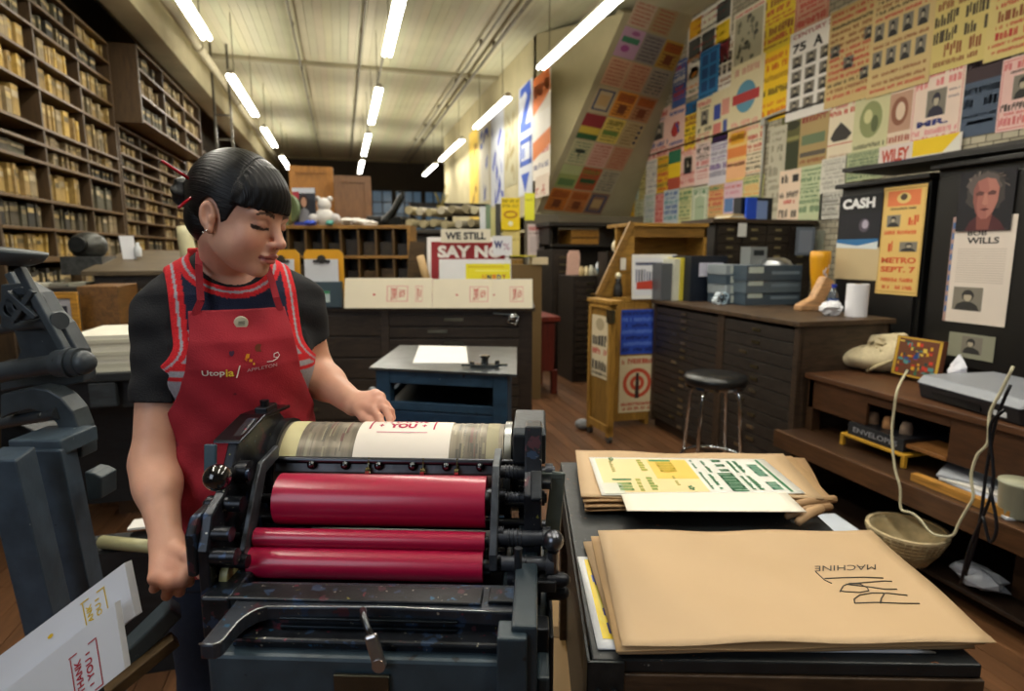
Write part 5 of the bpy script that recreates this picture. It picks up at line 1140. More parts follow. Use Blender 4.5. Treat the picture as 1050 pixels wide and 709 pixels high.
# bottle
v = YP(854, 312, 3.30); t = thing('water_bottle', 'clear plastic bottle with blue cap beside the paper towel roll', 'bottle', (v.x, 3.3, ZB))
m = wmb(t, '#a8b4c4'); m.lathe([(.028, 0), (.033, .01), (.033, .10), (.028, .125), (.014, .15), (.013, .165)], (v.x, 3.3, ZB), 18); m.build('bottle_body', 'clear', t)
m = wmb(t, '#2038a0'); m.cyl((v.x, 3.3, ZB+.163), (v.x, 3.3, ZB+.185), .016, n=16); m.build('cap', 'plastic', t)
m = wmb(t, '#2c4c8c'); m.ring((v.x, 3.3, ZB+.04), (v.x, 3.3, ZB+.09), .0345, .033, 18); m.build('band_label', 'paper', t)
def crumple(m, c, r, seed, sc=(1, 1, 1), col='#e4e4e8', n=14):
    rr = random.Random(seed); o = len(m.v); m.ball(c, r, col, n, sc)
    for i in range(o, len(m.v)):
        k = rr.uniform(.72, 1.2); q = Vector(m.v[i]); cc = Vector(c) if m.M is None else m.M @ Vector(c); q = cc+(q-cc)*k; m.v[i] = tuple(q)
    for i in range(len(m.sm)): m.sm[i] = False
v = YP(852, 322, 3.12); m = MB(); crumple(m, (v.x, 3.12, ZB+.045), .06, 3, (1.1, 1, .8)); solo(m, 'crumpled_tissue', 'paper', 'crumpled white paper beside the paper towel roll', 'paper')
v = YP(877, 327, 3.05); t = thing('paper_towel_roll', 'white paper towel roll standing on the end of the worktop', 'paper roll', (v.x, 3.05, ZB))
m = wmb(t, '#ecebf0'); m.cyl((v.x, 3.05, ZB), (v.x, 3.05, ZB+.20), .063, n=32); m.build('towel', 'paper', t); m = wmb(t, '#8a7050'); m.ring((v.x, 3.05, ZB), (v.x, 3.05, ZB+.202), .022, .018, 16); m.build('core', 'paper', t)
# ---- dark small-drawer cabinet behind
t = thing('type_cabinet', 'dark small-drawer cabinet behind the archive boxes', 'cabinet', (3.95, 5.2, 0))
m = wmb(t, '#1f1914'); m.box(3.35, 5.0, 0, 4.45, 5.5, 1.76); m.box(3.30, 4.96, 1.76, 4.47, 5.52, 1.80, '#3a2c1e'); m.build('carcass', 'darkwood', t, bevel=.004)
for c in range(4):
    for k in range(9):
        x0 = 3.38+c*.265; z0 = 1.0+k*.083; m = wmb(t, '#2a211a'); m.box(x0, 4.985, z0, x0+.255, 5.0, z0+.075); d = m.build('drawer', 'darkwood', t, bevel=.002); m = wmb(t, '#a09878'); m.box(x0+.09, 4.98, z0+.028, x0+.16, 4.986, z0+.048); m.build('label_holder', 'steel', d)
def hang(px0, py0, px1, py1, y, bg, label, nm='note', cat='note', fn=None):
    a = YP(px0, py0, y); b = YP(px1, py1, y); S = Sheet((a.x, y, b.z), (1, 0, 0), (0, 0, 1), b.x-a.x, a.z-b.z, bg, .003); rr = random.Random(len(label))
    if fn: fn(S, rr)
    return S.done(nm, label, cat)
hang(757, 229, 765, 243, 4.957, '#d8d8d4', 'white tag hanging on the edge of the dark drawer cabinet')
hang(817, 233, 834, 262, 4.9, '#6c7684', 'grey-blue card on the front of the dark drawer cabinet', fn=lambda S, rr: S.R(.15, .1, .85, .9, '#8890a0'))
obox(845, 236, 866, 262, 4.9, .1, '#8a8c7c', 'small_box', 'small grey-green box right of the grey-blue card', 'box')
obox(760, 208, 791, 232, 5.15, .12, '#10141c', 'plastic_tray', 'black tray holding blue packets on top of the dark drawer cabinet', 'tray', z=1.80)
obox(766, 209, 775, 232, 5.10, .03, '#1c4cc8', 'packet', 'bright blue packet in front of the black tray', 'packet', z=1.80)
obox(776, 211, 786, 231, 5.10, .03, '#7c94c8', 'packet', 'pale blue packet in front of the black tray', 'packet', z=1.80)
m = MB('#d4c8a8'); 
for i in range(3): v = YP(735+i*4, 232, 5.2); m.T(Matrix.Translation((3.55+i*.02, 5.2, 1.80+i*.02)) @ Matrix.Rotation(.1*i, 4, 'Z')); m.box(0, -.1, 0, .35, .12, .015, ('#d8a84c', '#e0dccc', '#c8b080')[i])
m.T(None); solo(m, 'paper_pile', 'paper', 'loose pile of cream papers on the dark drawer cabinet', 'paper')
# ---- tall black cabinets with posters (fronts face the aisle)
CX = 3.40
def blackcab(y0, y1, z1, label, z0=.0):
    t = thing('tall_cabinet', label, 'cabinet', (CX+.3, (y0+y1)/2, z0), 0, 'tall black cabinets')
    m = wmb(t, '#10100f'); m.box(CX, y0, z0, CX+.55, y1, z1); m.build('carcass', 'plastic', t, bevel=.006)
    m = wmb(t, '#161514'); m.box(CX-.02, y0+.03, z0+.85, CX, y1-.03, z1-.05); m.build('door', 'plastic', t, bevel=.004)
    m = wmb(t, '#141210'); m.box(CX-.05, y0-.02, z1, CX+.6, y1+.02, z1+.03); m.build('top_moulding', 'darkwood', t, bevel=.006)
    return t
yA = XP(864, 193, CX).y; yB = XP(960, 176, CX).y
blackcab(yB+.02, yA, 1.93, 'tall black cabinet with the CASH poster and orange poster')
blackcab(1.9, yB-.02, 1.97, 'tall black cabinet at the right edge with portrait and long list')
def xs(p0, p1, bg, nm, label, cat, fn=None, x=None, curl=0.):
    x = (CX-.024) if x is None else x; a = XP(*p0, x); b = XP(*p1, x); S = Sheet((x, a.y, b.z), (0, -1, 0), (0, 0, 1), a.y-b.y, a.z-b.z, bg, .0015); rr = random.Random(len(label))
    if fn: fn(S, rr)
    return S.done(nm, label, cat)
def f_cash(S, rr):
    S.word('CASH', .45, .10, .74, .12, '#e8e8e8', .05); S.R(.05, .22, .98, .52, '#14141c', 1); S.oval(.62, .36, .12, .08, '#4c4450', 2); S.oval(.64, .35, .07, .05, '#a8a0b0', 3); S.R(0, .52, .95, .62, '#2c6ca0', 1); S.poly([(0, .56), (.5, .60), (.95, .55), (.95, .64), (0, .62)], '#c8d0d0', 2); S.R(0, .62, 1, 1, '#c0ac84', 1)
    S.glyphs(.66, .75, '#4c7ca0', rr, .08, .7); S.glyphs(.80, .86, '#3c4c5c', rr, .1, .9); S.glyphs(.89, .94, '#3c4c5c', rr, .1, .9)
xs((862, 202), (899, 288), '#101014', 'poster', 'black poster lettered CASH on the far black cabinet', 'poster', f_cash)
def f_metro(S, rr):
    O_ = '#c8542c'; S.frame(.02, .008, '#a88848'); S.R(.12, .04, .88, .18, '#d87848'); S.oval(.5, .11, .16, .05, '#d8bc74', 2); S.oval(.5, .10, .08, .03, '#4c3c2c', 3); S.glyphs(.195, .215, BK, rr, .2, .8)
    S.photo(.14, .26, .46, .37, rr, light='#8c7c5c'); S.glyphs(.27, .36, O_, rr, .52, .9); S.glyphs(.40, .44, O_, rr, .1, .9); S.glyphs(.50, .60, O_, rr, .1, .48); S.photo(.5, .51, .9, .60, rr, light='#8c7c5c'); S.word('METRO', .5, .68, .82, .055, O_, .04); S.word('SEPT. 7', .5, .765, .82, .055, O_, .04); S.glyphs(.84, .88, O_, rr, .12, .88); S.glyphs(.91, .95, O_, rr, .12, .88)
xs((907, 193), (940, 304), '#d8b468', 'poster', 'orange and tan poster reading METRO SEPT. 7 on the far black cabinet', 'poster', f_metro)
def f_port(S, rr):
    S.R(0, 0, 1, 1, '#16141a')
    def blob_(cu, cv, ru, rv, c, l, n=22, j=.0): S.poly([(cu+ru*math.cos(-2*math.pi*i/n)*(1+rr.uniform(-j, j)), cv+rv*math.sin(-2*math.pi*i/n)*(1+rr.uniform(-j, j))) for i in range(n)], c, l)
    blob_(.50, .34, .36, .36, '#3c3634', 1, 30, .10); blob_(.46, .24, .30, .22, '#5a504c', 2, 30, .12)
    S.poly([(.18, 1), (.26, .84), (.40, .74), (.66, .74), (.80, .84), (.92, 1)][::-1], '#4a2024', 2); S.poly([(.40, .98), (.38, .72), (.66, .72), (.62, .98)][::-1], '#7c463e', 3)
    S.poly([(.28, .30), (.34, .17), (.50, .12), (.66, .16), (.74, .30), (.73, .52), (.66, .70), (.56, .80), (.46, .80), (.36, .70), (.29, .50)][::-1], '#9c6258', 4)
    S.poly([(.50, .12), (.66, .16), (.74, .30), (.73, .52), (.66, .70), (.56, .80), (.54, .55), (.56, .30)][::-1], '#a86e62', 5); S.poly([(.28, .30), (.34, .17), (.38, .3), (.36, .55), (.40, .74), (.36, .70), (.29, .50)][::-1], '#845048', 5)
    for cu in (.40, .62): S.poly([(cu-.08, .37), (cu, .33), (cu+.08, .36), (cu+.06, .41), (cu-.06, .41)][::-1], '#5c3834', 6)
    S.poly([(.49, .38), (.53, .38), (.57, .55), (.52, .58), (.46, .55)][::-1], '#b07868', 7); S.poly([(.42, .64), (.52, .62), (.61, .64), (.52, .67)][::-1], '#5c2c2a', 7)
    for i in range(14): a = rr.uniform(-2.9, -.2); S.poly([(.5+.30*math.cos(a), .28+.22*math.sin(a)), (.5+.42*math.cos(a+.15), .32+.34*math.sin(a+.15)), (.5+.41*math.cos(a+.22), .32+.32*math.sin(a+.22))], rr.choice(['#8a7c74', '#6a5e58', '#2c2828']), 8)
xs((986, 178), (1036, 236), '#1c1418', 'photo_poster', 'large reddish portrait photo of a grey-haired man on black cabinet', 'photograph', f_port, CX-.03)
def f_wills(S, rr):
    S.word('BOB', .42, .155, .30, .05, BK, .02); S.word('WILLS', .52, .225, .50, .06, BK, .03); S.R(.0, .0, .05, 1, '#a88880'); 
    for i in range(9): S.R(.01, .05+i*.1, .05, .11+i*.1, '#4a6a9a', 1)
    for v in range(15): S.R(.14, .30+v*.022, .9, .306+v*.022, '#b8aca0')
    S.photo(.14, .66, .62, .88, rr, light='#8a8478')
xs((978, 223), (1030, 336), '#d8ccc0', 'poster', 'long cream sheet headed BOB WILLS under the portrait photo', 'poster', f_wills)
xs((974, 340), (1018, 372), '#8c8c78', 'poster', 'faded grey-green sheet below the BOB WILLS poster', 'poster', lambda S, rr: S.photo(.3, .1, .75, .8, rr, light='#7a7a70'))
m = MB('#181614'); a = XP(905, 172, 3.6); m.T(Matrix.Translation((3.55, 2.5, 2.02)) @ Matrix.Rotation(.12, 4, 'Z')); m.box(-.2, -.55, 0, .3, .95, .025); m.T(Matrix.Translation((3.6, 2.6, 2.05)) @ Matrix.Rotation(-.06, 4, 'Z')); m.box(-.2, -.5, 0, .3, .7, .02, '#2c2824')
m.T(None); solo(m, 'board_pile', 'darkwood', 'dark flat boards lying on top of the black cabinets', 'board')
# ---- desk
DX, DZ, DY1, DY0 = 2.60, .80, 2.86, 1.0
t = thing('work_desk', 'brown wooden desk with cubbyholes and a wide lower shelf', 'desk', (2.95, 1.95, 0))
m = wmb(t, '#553620'); m.box(DX-.02, DY0, DZ-.03, 3.36, DY1+.02, DZ); m.build('desktop', 'woodx', t, bevel=.004)
m = wmb(t, '#472c18'); m.box(DX, 2.45, DZ-.20, DX+.02, DY1, DZ-.03); m.box(DX, DY0, DZ-.24, DX+.02, 2.0, DZ-.03); m.box(DX, 2.0, DZ-.08, DX+.02, 2.45, DZ-.03); m.box(DX-.005, 2.0, DZ-.24, DX+.2, 2.45, DZ-.22, '#8a5c30'); m.build('front_panel', 'woodx', t, bevel=.003)
for y in (DY1-.04, 1.62, DY0+.05): [wmb(t, '#3e2815').box(x_, y, 0, x_+.06, y+.05, DZ-.03).build('leg', 'woodv', t, bevel=.003) for x_ in (DX, 3.28)]
m = wmb(t, '#3a2514'); m.box(2.42, DY0, .44, 3.34, DY1+.02, .465); m.build('lower_shelf', 'woodx', t, bevel=.003)
m = wmb(t, '#553820'); m.box(2.40, DY0, .37, 2.43, DY1+.03, .47); m.build('shelf_edge', 'woodx', t, bevel=.004)
m = wmb(t, '#241810'); m.box(2.45, DY0, .08, 3.34, DY1, .10); m.build('bottom_shelf', 'woodx', t, bevel=.003)
m = wmb(t, '#1c140e'); m.box(3.30, DY0, .1, 3.34, DY1, DZ-.03); m.build('back_panel', 'woodx', t)
def onX(px, py, x): return XP(px, py, x)
for i, (px, c) in enumerate(((895, '#8a6a50'), (911, '#a8784c'), (930, '#7c6858'))):
    v = XP(px, 436, DX+.08); m = MB(c); m.lathe([(.022, 0), (.03, .005), (.028, .05), (.022, .075), (.016, .08)], (v.x, v.y, DZ-.22), 16)
    solo(m, 'spool', 'rough', 'brown spool in the desk cubbyhole, %s' % ('left', 'middle', 'right')[i], 'spool')
v0 = XP(868, 462, DX+.02); v1 = XP(925, 480, DX+.02)
t = thing('lettered_box', 'black box lettered ENVELOPES on a yellow stand under the desk', 'box', (DX+.15, (v0.y+v1.y)/2, .465))
ya, yb = XP(925, 470, DX-.02).y, XP(868, 460, DX-.02).y
m = wmb(t, '#15171c'); m.box(DX-.02, ya, .535, DX+.3, yb, .60); m.build('box_body', 'plastic', t, bevel=.003)
S = Sheet((DX-.0205, yb, .535), (0, -1, 0), (0, 0, 1), yb-ya, .065, '#15171c', .0005); S.word('ENVELOPES', .5, .5, .8, .42, '#8a8a90', .01); S.m.T(None)
S.m.v = [tuple((Matrix.Translation(t.location)).inverted() @ Vector(q)) for q in S.m.v]; S.m.build('lettering', 'paper', t)
m = wmb(t, '#b88a28'); m.box(DX-.04, ya-.03, .52, DX+.3, yb+.03, .533); m.box(DX-.04, ya-.03, .467, DX-.02, ya-.01, .52); m.box(DX-.04, yb+.01, .467, DX-.02, yb+.03, .52); m.build('stand', 'woodx', t, bevel=.002)
m = MB('#b8843c'); m.box(2.46, 1.62, .466, 2.50, 2.05, .50); solo(m, 'wood_strip', 'woodx', 'yellow wooden strip along the lower desk shelf edge', 'strip')
rr = random.Random(12)
for i in range(4):
    m = MB(('#c8ccd4', '#b0b4c0', '#d8d4cc', '#a0a4ac')[i]); m.T(Matrix.Translation((2.62+i*.03, 1.72+.06*i, .467+.012*i)) @ Matrix.Rotation(.3*i-.4, 4, 'Z')); m.box(-.12, -.16, 0, .12, .16, .010); m.T(None)
    solo(m, 'paper_sheets', 'paper', 'loose pale papers on the lower desk shelf, %s of the pile' % ('bottom', 'second', 'third', 'top')[i], 'paper')
# things on the desk
t = thing('tote_bag', 'slumped cream canvas tote bag lying on the desk', 'bag', (2.86, 2.55, DZ))
def blob(lo_, hi_, h_, fn, name, mt, colfn, parent):
    Fd = Field(lo_, hi_, h_); fn(Fd); return net_obj(name, Fd, mt, colfn, parent)
vb = ZP(880, 378, DZ); bx, by = vb.x+.10, vb.y-.06
bs = 1.45
def f_bag(F):
    def e(dx, dy, dz, a, b, c, k=.03): F.ell((bx+dx*bs, by+dy*bs, DZ+dz*1.35), (a*bs, b*bs, c*1.35), k)
    e(0, 0, .055, .15, .13, .06); e(.04, -.08, .075, .12, .10, .065); e(-.08, .09, .05, .10, .09, .05); e(.05, .02, .10, .09, .08, .05, .02); F.cap((bx+.0, by+.02, DZ+.16), (bx+.06, by-.08, DZ+.20), .05, .03, .03); F.cap((bx-.02, by+.06, DZ+.15), (bx-.03, by+.08, DZ+.21), .035, .02, .02)
    rr = random.Random(8)
    for i in range(60):
        a = rr.uniform(0, 6.28); k_ = rr.uniform(.1, .75); p = (bx+.23*math.cos(a)*k_, by+.22*math.sin(a)*k_, DZ+.19-.11*k_); q = (bx+(p[0]-bx)*.6+rr.uniform(-.1, .1), by+(p[1]-by)*.6+rr.uniform(-.1, .1), p[2]+rr.uniform(-.05, .02)); F.cap(p, q, .012, .005, .010, rr.choice('us'))
    F.F = np.maximum(F.F, (DZ+.002-F.ax[2])[None, None, :]).astype(np.float32)
def P_(o, t): o.matrix_parent_inverse = parent_inv(t)
t.location = (bx, by, DZ)
blob((bx-.36, by-.36, DZ-.01), (bx+.36, by+.36, DZ+.27), .0075, f_bag, 'bag_body', 'cloth', lambda P: np.repeat(np.array(H('cfc09c'))[None], len(P), 0), t)
m = wmb(t, '#c4b48c'); m.tube([(bx-.16, by-.06, DZ+.01), (bx-.17, by-.13, DZ+.05), (bx-.10, by-.17, DZ+.09), (bx-.0, by-.17, DZ+.10), (bx+.05, by-.19, DZ+.06), (bx+.06, by-.2, DZ+.01)], .010, 8); m.build('handle', 'cloth', t)
a = ZP(931, 400, DZ); b = ZP(1040, 420, DZ)
t = thing('printer', 'silver and black flat printer at the right end of the desk', 'printer', (2.85, 1.95, DZ), R(-8))
m = MB('#17191e'); m.prism([(-.20, 0), (.20, 0), (.21, .07), (-.22, .07)], -.26, .26, ax='y'); m.build('body', 'plastic', t, bevel=.008)
m = MB('#8c9098'); m.prism([(-.225, .07), (.21, .07), (.20, .115), (-.19, .110)], -.27, .27, ax='y'); m.build('lid', 'plastic', t, bevel=.012, seg=3)
m = MB('#c8ccd0'); m.box(-.212, -.20, .02, -.205, -.14, .06); m.build('sticker', 'paper', t); m = MB('#0a0b0d'); m.box(-.213, -.08, .015, -.2, .18, .05); m.build('paper_slot', 'plastic', t)
# tin, tissue
x0 = 2.98; a = XP(924, 318, x0); b = XP(968, 360, x0)
S = Sheet((x0, a.y, DZ+.02), (0, -1, 0), (.12, 0, 1), a.y-b.y, a.z-b.z+.03, '#6a3a20', .03); rr = random.Random(77); S.frame(.01, .04, '#c8a030')
for i in range(60): u = rr.uniform(.08, .85); v = rr.uniform(.08, .85); S.R(u, v, u+rr.uniform(.03, .12), v+rr.uniform(.03, .1), rr.choice(['#c83820', '#d8a020', '#2c6a4c', '#2c4a8a', '#e0c050', '#8a2c20', '#183c3c', '#4c8a8a']), rr.randrange(4))
S.done('decorated_tin', 'small multicoloured red, gold and green picture leaning by the tissue box', 'picture')
v = ZP(950, 372, DZ); t = thing('tissue_box', 'blue tissue box with a white tissue sticking up', 'tissue box', (2.93, 2.22, DZ), R(-6)); m = MB('#3c7cc0'); m.box(-.06, -.13, 0, .06, .13, .05); m.box(-.062, -.13, .03, -.06, .13, .045, '#b8d0e8'); m.build('box_body', 'paper', t, bevel=.002)
m = MB('#e8e8f0'); rr = random.Random(5); pts = []
for j in range(6):
    for i in range(8): th_ = 2*math.pi*i/8; r_ = (.05, .042, .05, .045, .03, .006)[j]*rr.uniform(.7, 1.2); pts.append((r_*.7*math.cos(th_), .03+r_*math.sin(th_), .05+j*.028+rr.uniform(-.006, .006)))
m.add(pts, [(j*8+i, j*8+(i+1) % 8, (j+1)*8+(i+1) % 8, (j+1)*8+i) for j in range(5) for i in range(8)]); m.build('tissue', 'paper', t)
# cable
pts = []
for (x, y) in ((355, 95), (332, 140), (322, 200), (318, 250), (325, 330), (338, 380), (340, 430), (365, 440), (385, 455), (410, 485), (430, 495), (465, 495), (480, 465), (500, 430), (515, 400), (510, 350), (525, 300), (550, 270), (555, 200), (580, 150), (612, 85)): pts.append(XP(780+x/2.363, 340+y/2.363, 2.36))
pts[0] = XP(780+355/2.363, 340+95/2.363, 2.56)
m = MB('#cfc8a8'); m.tube(smooth_path(pts), .0055, 8); solo(m, 'power_cable', 'plastic', 'long cream cable looping down in front of the desk', 'cable')
for i, pl_ in enumerate((((1036, 395), (1022, 430), (1012, 480), (1004, 540), (990, 590)), ((1030, 420), (1015, 440), (1018, 500), (995, 560), (985, 600)), ((1015, 500), (1022, 540), (1015, 556), (1008, 530)))):
    m = MB('#0c0e14'); m.tube(smooth_path([XP(*p, 2.34-.02*i) for p in pl_]), .006, 8); solo(m, 'power_cable', 'plastic', 'black cable hanging at right end of the desk, %s' % ('closest to the cream cable', 'bundled behind the first', 'short looped end')[i], 'cable')
# basket and boxes below
v = XP(926, 575, 2.35); t = thing('basket', 'pale round wicker basket under the desk shelf', 'basket', (2.30, v.y, .0)); bz = 0.0
bc = ZP(925, 585, .10); t.location = (bc.x+.1, bc.y+.08, .0)
m = MB('#cfbd94'); prof = [(.075, .10), (.09, .105), (.125, .16), (.155, .225), (.16, .245)]
n = 40; 
m.lathe(prof+[(.152, .245), (.146, .22), (.115, .16), (.08, .12)], (0, 0, 0), n)
for k in range(36):
    a_ = 2*math.pi*k/36; m.tube([(q_*math.cos(a_), q_*math.sin(a_), z_+.002) for q_, z_ in ((.092, .10), (.112, .135), (.131, .165), (.150, .205), (.165, .24))], .0032, 5, '#c8b68c')
for k in range(9): 
    r_ = np.interp(k/8, [0, .5, 1], [.094, .133, .163]); z = np.interp(k/8, [0, .5, 1], [.108, .165, .238]); m.tube([(r_*math.cos(2*math.pi*i/24), r_*math.sin(2*math.pi*i/24), z) for i in range(25)], .0035, 5, '#b49c70')
m.ring((0, 0, .24), (0, 0, .252), .166, .152, 40, '#d0bc94'); m.build('weave', 'rough', t)
m = MB('#3a2c1c'); m.box(-.14, -.2, 0, .2, .2, .10); m.T(Matrix.Translation(t.location)); solo(m, 'wooden_step', 'darkwood', 'low dark step under the wicker basket', 'step'); m.T(None)
v = ZP(862, 546, .30); t = thing('storage_box', 'white translucent plastic box behind the kraft paper stack', 'box', (v.x, v.y+.12, .17), R(-10))
m = MB('#b8c0cc'); m.prism([(-.11, 0), (.11, 0), (.13, .10), (-.13, .10)], -.09, .09, ax='y'); m.build('tub', 'plastic', t, bevel=.01); m = MB('#d0d8e4'); m.box(-.14, -.10, .10, .14, .10, .115); m.build('lid', 'plastic', t, bevel=.006)
m = MB('#241c16'); m.box(v.x-.2, v.y+.0, 0, v.x+.2, v.y+.3, .17); solo(m, 'crate', 'darkwood', 'dark crate under the white plastic box', 'crate')
v = XP(1026, 552, 2.50); m = MB('#a8a890'); m.lathe([(.052, 0), (.06, .01), (.066, .13), (.07, .135), (.07, .145), (.0, .147)], (2.52, v.y-.03, .467), 20); solo(m, 'plastic_tub', 'plastic', 'cloudy plastic tub at the right end of the lower desk shelf', 'tub')
t = thing('plastic_bag', 'crumpled clear plastic bag with dark contents beneath the desk', 'bag', (2.5, 1.55, .10)); m = MB(); vv = XP(995, 598, 2.47)
rr = random.Random(31); m.T(None); crumple(m, (0, 0, .05), .09, 8, (.8, 1.3, .45), '#8a8e98', 12); m.build('bag_film', 'gloss', t); t.location = (2.52, vv.y, .10)
# ---- stool
t = thing('bar_stool', 'round stool with black padded seat and bent chrome legs', 'stool', (2.10, 3.05, 0))
m = MB('#0c0f12'); m.lathe([(.13, .715), (.165, .72), (.18, .74), (.182, .765), (.17, .782), (.10, .79), (0, .79)], (0, 0, 0), 40); m.build('seat', 'roller', t)
m = MB('#b0b4b8'); m.ring((0, 0, .71), (0, 0, .725), .17, .14, 40); m.build('seat_band', 'chrome', t)
for k in range(4):
    a = R(30+90*k); d = Vector((math.cos(a), math.sin(a), 0)); m = MB('#c8ccd0'); m.tube([d*.02+Vector((0, 0, .70)), d*.11+Vector((0, 0, .70)), d*.145+Vector((0, 0, .685)), d*.155+Vector((0, 0, .65)), d*.20+Vector((0, 0, .02))], .011, 12); l = m.build('leg', 'chrome', t)
    m = MB('#101010'); m.cyl(d*.20+Vector((0, 0, 0)), d*.20+Vector((0, 0, .025)), .015, n=12); m.build('foot_cap', 'plastic', l)
m = MB('#c8ccd0'); m.tube([(.178*math.cos(2*math.pi*i/40), .178*math.sin(2*math.pi*i/40), .28) for i in range(41)], .009, 10); m.build('foot_ring', 'chrome', t)
# ---- cabinets at the far right under the stair
def far_cab(px0, px1, pyt, y, d, label, rows_, c='#231c16', top=None):
    a = YP(px0, pyt, y); b = YP(px1, pyt, y); zt = a.z; t = thing('type_cabinet', label, 'cabinet', ((a.x+b.x)/2, y+d/2, 0)); m = wmb(t, c); m.box(a.x, y, 0, b.x, y+d, zt); m.build('carcass', 'darkwood', t, bevel=.005)
    for k in range(rows_): 
        z0 = .1+(zt-.15)*k/rows_; m = wmb(t, '#2c231b'); m.box(a.x+.03, y-.012, z0, b.x-.03, y, z0+(zt-.15)/rows_-.012); dr = m.build('drawer', 'darkwood', t, bevel=.002); m = wmb(t, '#8c8668'); m.box((a.x+b.x)/2-.04, y-.018, z0+.03, (a.x+b.x)/2+.04, y-.011, z0+.05); m.build('label_holder', 'steel', dr)
    return zt
z_ = far_cab(566, 588, 256, 7.0, .6, 'tall dark type cabinet left of the cluttered shelf, far right aisle', 16)
z_ = far_cab(588, 622, 283, 6.4, .5, 'dark type cabinet with bottles on top, far right aisle', 14)
m = MB('#c09a7c'); zz = YP(600, 283, 6.4).z
for i, (px, c, h_) in enumerate(((596, '#b8a070', .07), (601, '#c8b890', .07), (606, '#b8b4a0', .08), (611, '#8a8474', .05))): 
    v = YP(px, 283, 6.45); m = MB(c); m.lathe([(.03, 0), (.032, .01), (.03, h_), (.018, h_+.02), (.018, h_+.035)], (v.x, 6.45, zz), 12); solo(m, 'jar', 'plastic', 'small jar on the far type cabinet, %s from the left' % ORDN[i], 'jar', 'jars on the far type cabinet')
v = YP(619, 281, 6.4); t = thing('spray_bottle', 'white bottle with blue label on the far type cabinet', 'bottle', (v.x-.03, 6.45, zz)); m = MB('#dce4ec'); m.lathe([(.04, 0), (.045, .01), (.045, .12), (.02, .16), (.018, .18)], (0, 0, 0), 14); m.build('bottle_body', 'plastic', t); m = MB('#2c9ac8'); m.ring((0, 0, .02), (0, 0, .08), .047, .045, 14); m.build('band_label', 'paper', t); m = MB('#20889c'); m.cyl((0, 0, .18), (0, 0, .21), .02, n=10); m.build('cap', 'plastic', t)
t = thing('open_shelf', 'dark open shelf with a wooden box, above the far type cabinets', 'shelf', (YP(592, 240, 7.2).x, 7.4, 0)); a = YP(566, 240, 7.2); b = YP(640, 240, 7.2)
zc = YP(600, 253, 7.2).z; m = wmb(t, '#1c1712'); m.box(a.x, 7.5, 0, b.x, 7.9, zc); m.box(a.x, 7.2, zc, b.x, 7.9, zc+.03); m.box(a.x-.05, 7.15, YP(600, 232, 7.2).z, b.x+.05, 7.9, YP(600, 230, 7.2).z+.02); m.box(b.x-.05, 7.2, zc, b.x, 7.9, YP(600, 232, 7.2).z); m.box(a.x, 7.3, zc, a.x+.04, 7.9, YP(600, 232, 7.2).z); m.build('carcass', 'darkwood', t)
m = wmb(t, '#9a6c28'); q0 = YP(587, 251, 7.2); q1 = YP(616, 236, 7.2); m.box(q0.x, 7.25, zc+.03, q1.x, 7.7, q1.z); m.box(q0.x-.0, 7.24, (zc+q1.z)/2, q1.x, 7.25, (zc+q1.z)/2+.02, '#6a4818'); m.build('wooden_drawer_box', 'woodx', t, bevel=.004)
m = MB('#d0a898'); a = YP(582, 257, 6.7); b = YP(594, 282, 6.7); m.prism([(a.x, a.z-.05), (a.x+.03, a.z), (b.x-.02, a.z), (b.x, a.z-.06), (b.x-.01, b.z), (a.x+.01, b.z), (a.x+.0, b.z-.25), (a.x-.02, b.z-.2)], 6.68, 6.71, ax='y'); solo(m, 'hanging_apron', 'cloth', 'faded pink cloth hanging on the far type cabinets', 'cloth')
m = MB('#d8ccb0'); v = YP(632, 250, 6.0); m.ball((v.x, 6.0, v.z-.03), .05, n=12, sc_=(1, 1, 1.4)); m.ball((v.x+.01, 6.0, v.z+.05), .03, n=10); m.ball((v.x+.09, 6.0, v.z-.01), .035, n=10, c='#b89890'); m.box(v.x-.12, 5.9, .0, v.x+.2, 6.2, v.z-.09, '#231c16'); solo(m, 'figurine', 'plastic', 'cream doll figurine on a dark ledge left of the oak hutch', 'figurine')
hang(541, 230, 563, 262, 7.714, '#c8b8b4', 'faded white poster with red heading beside the red cabinet', 'poster', 'poster', lambda S, rr: (S.glyphs(.06, .2, '#b04a48', rr), S.glyphs(.25, .31, '#7a5a5a', rr), S.R(.1, .4, .9, .9, '#bcacaa')))
hang(541, 264, 562, 308, 7.714, '#94948c', 'grey panel with notes beneath the faded white poster', 'panel', 'panel', lambda S, rr: (S.R(.05, .05, .5, .3, '#c8b890'), S.R(.55, .2, .9, .45, '#3a6aa8'), S.R(.3, .5, .9, .9, '#a0a09c')))
m = MB('#5a5346'); a = YP(536, 228, 7.9); b = YP(566, 380, 7.9); m.box(a.x, 7.72, 0, b.x, 7.82, a.z+.1); solo(m, 'partition', 'plaster', 'grey-brown partition behind the red cabinet', 'partition')
a = YP(542, 310, 5.9); b = YP(575, 310, 5.9); t = thing('red_cabinet', 'low rusty-red wooden table cabinet in the aisle', 'cabinet', ((a.x+b.x)/2, 6.1, 0)); m = wmb(t, '#6e2416'); m.box(a.x-.3, 5.9, .78, b.x, 6.5, .83); m.box(a.x-.28, 5.93, .25, b.x-.05, 6.45, .78, '#5e1e14'); m.build('cabinet_body', 'woodv', t, bevel=.005)
for x in (a.x-.26, b.x-.08): [wmb(t, '#5c1e12').box(x, y_, 0, x+.06, y_+.06, .26).build('leg', 'woodv', t, bevel=.003) for y_ in (5.92, 6.40)]
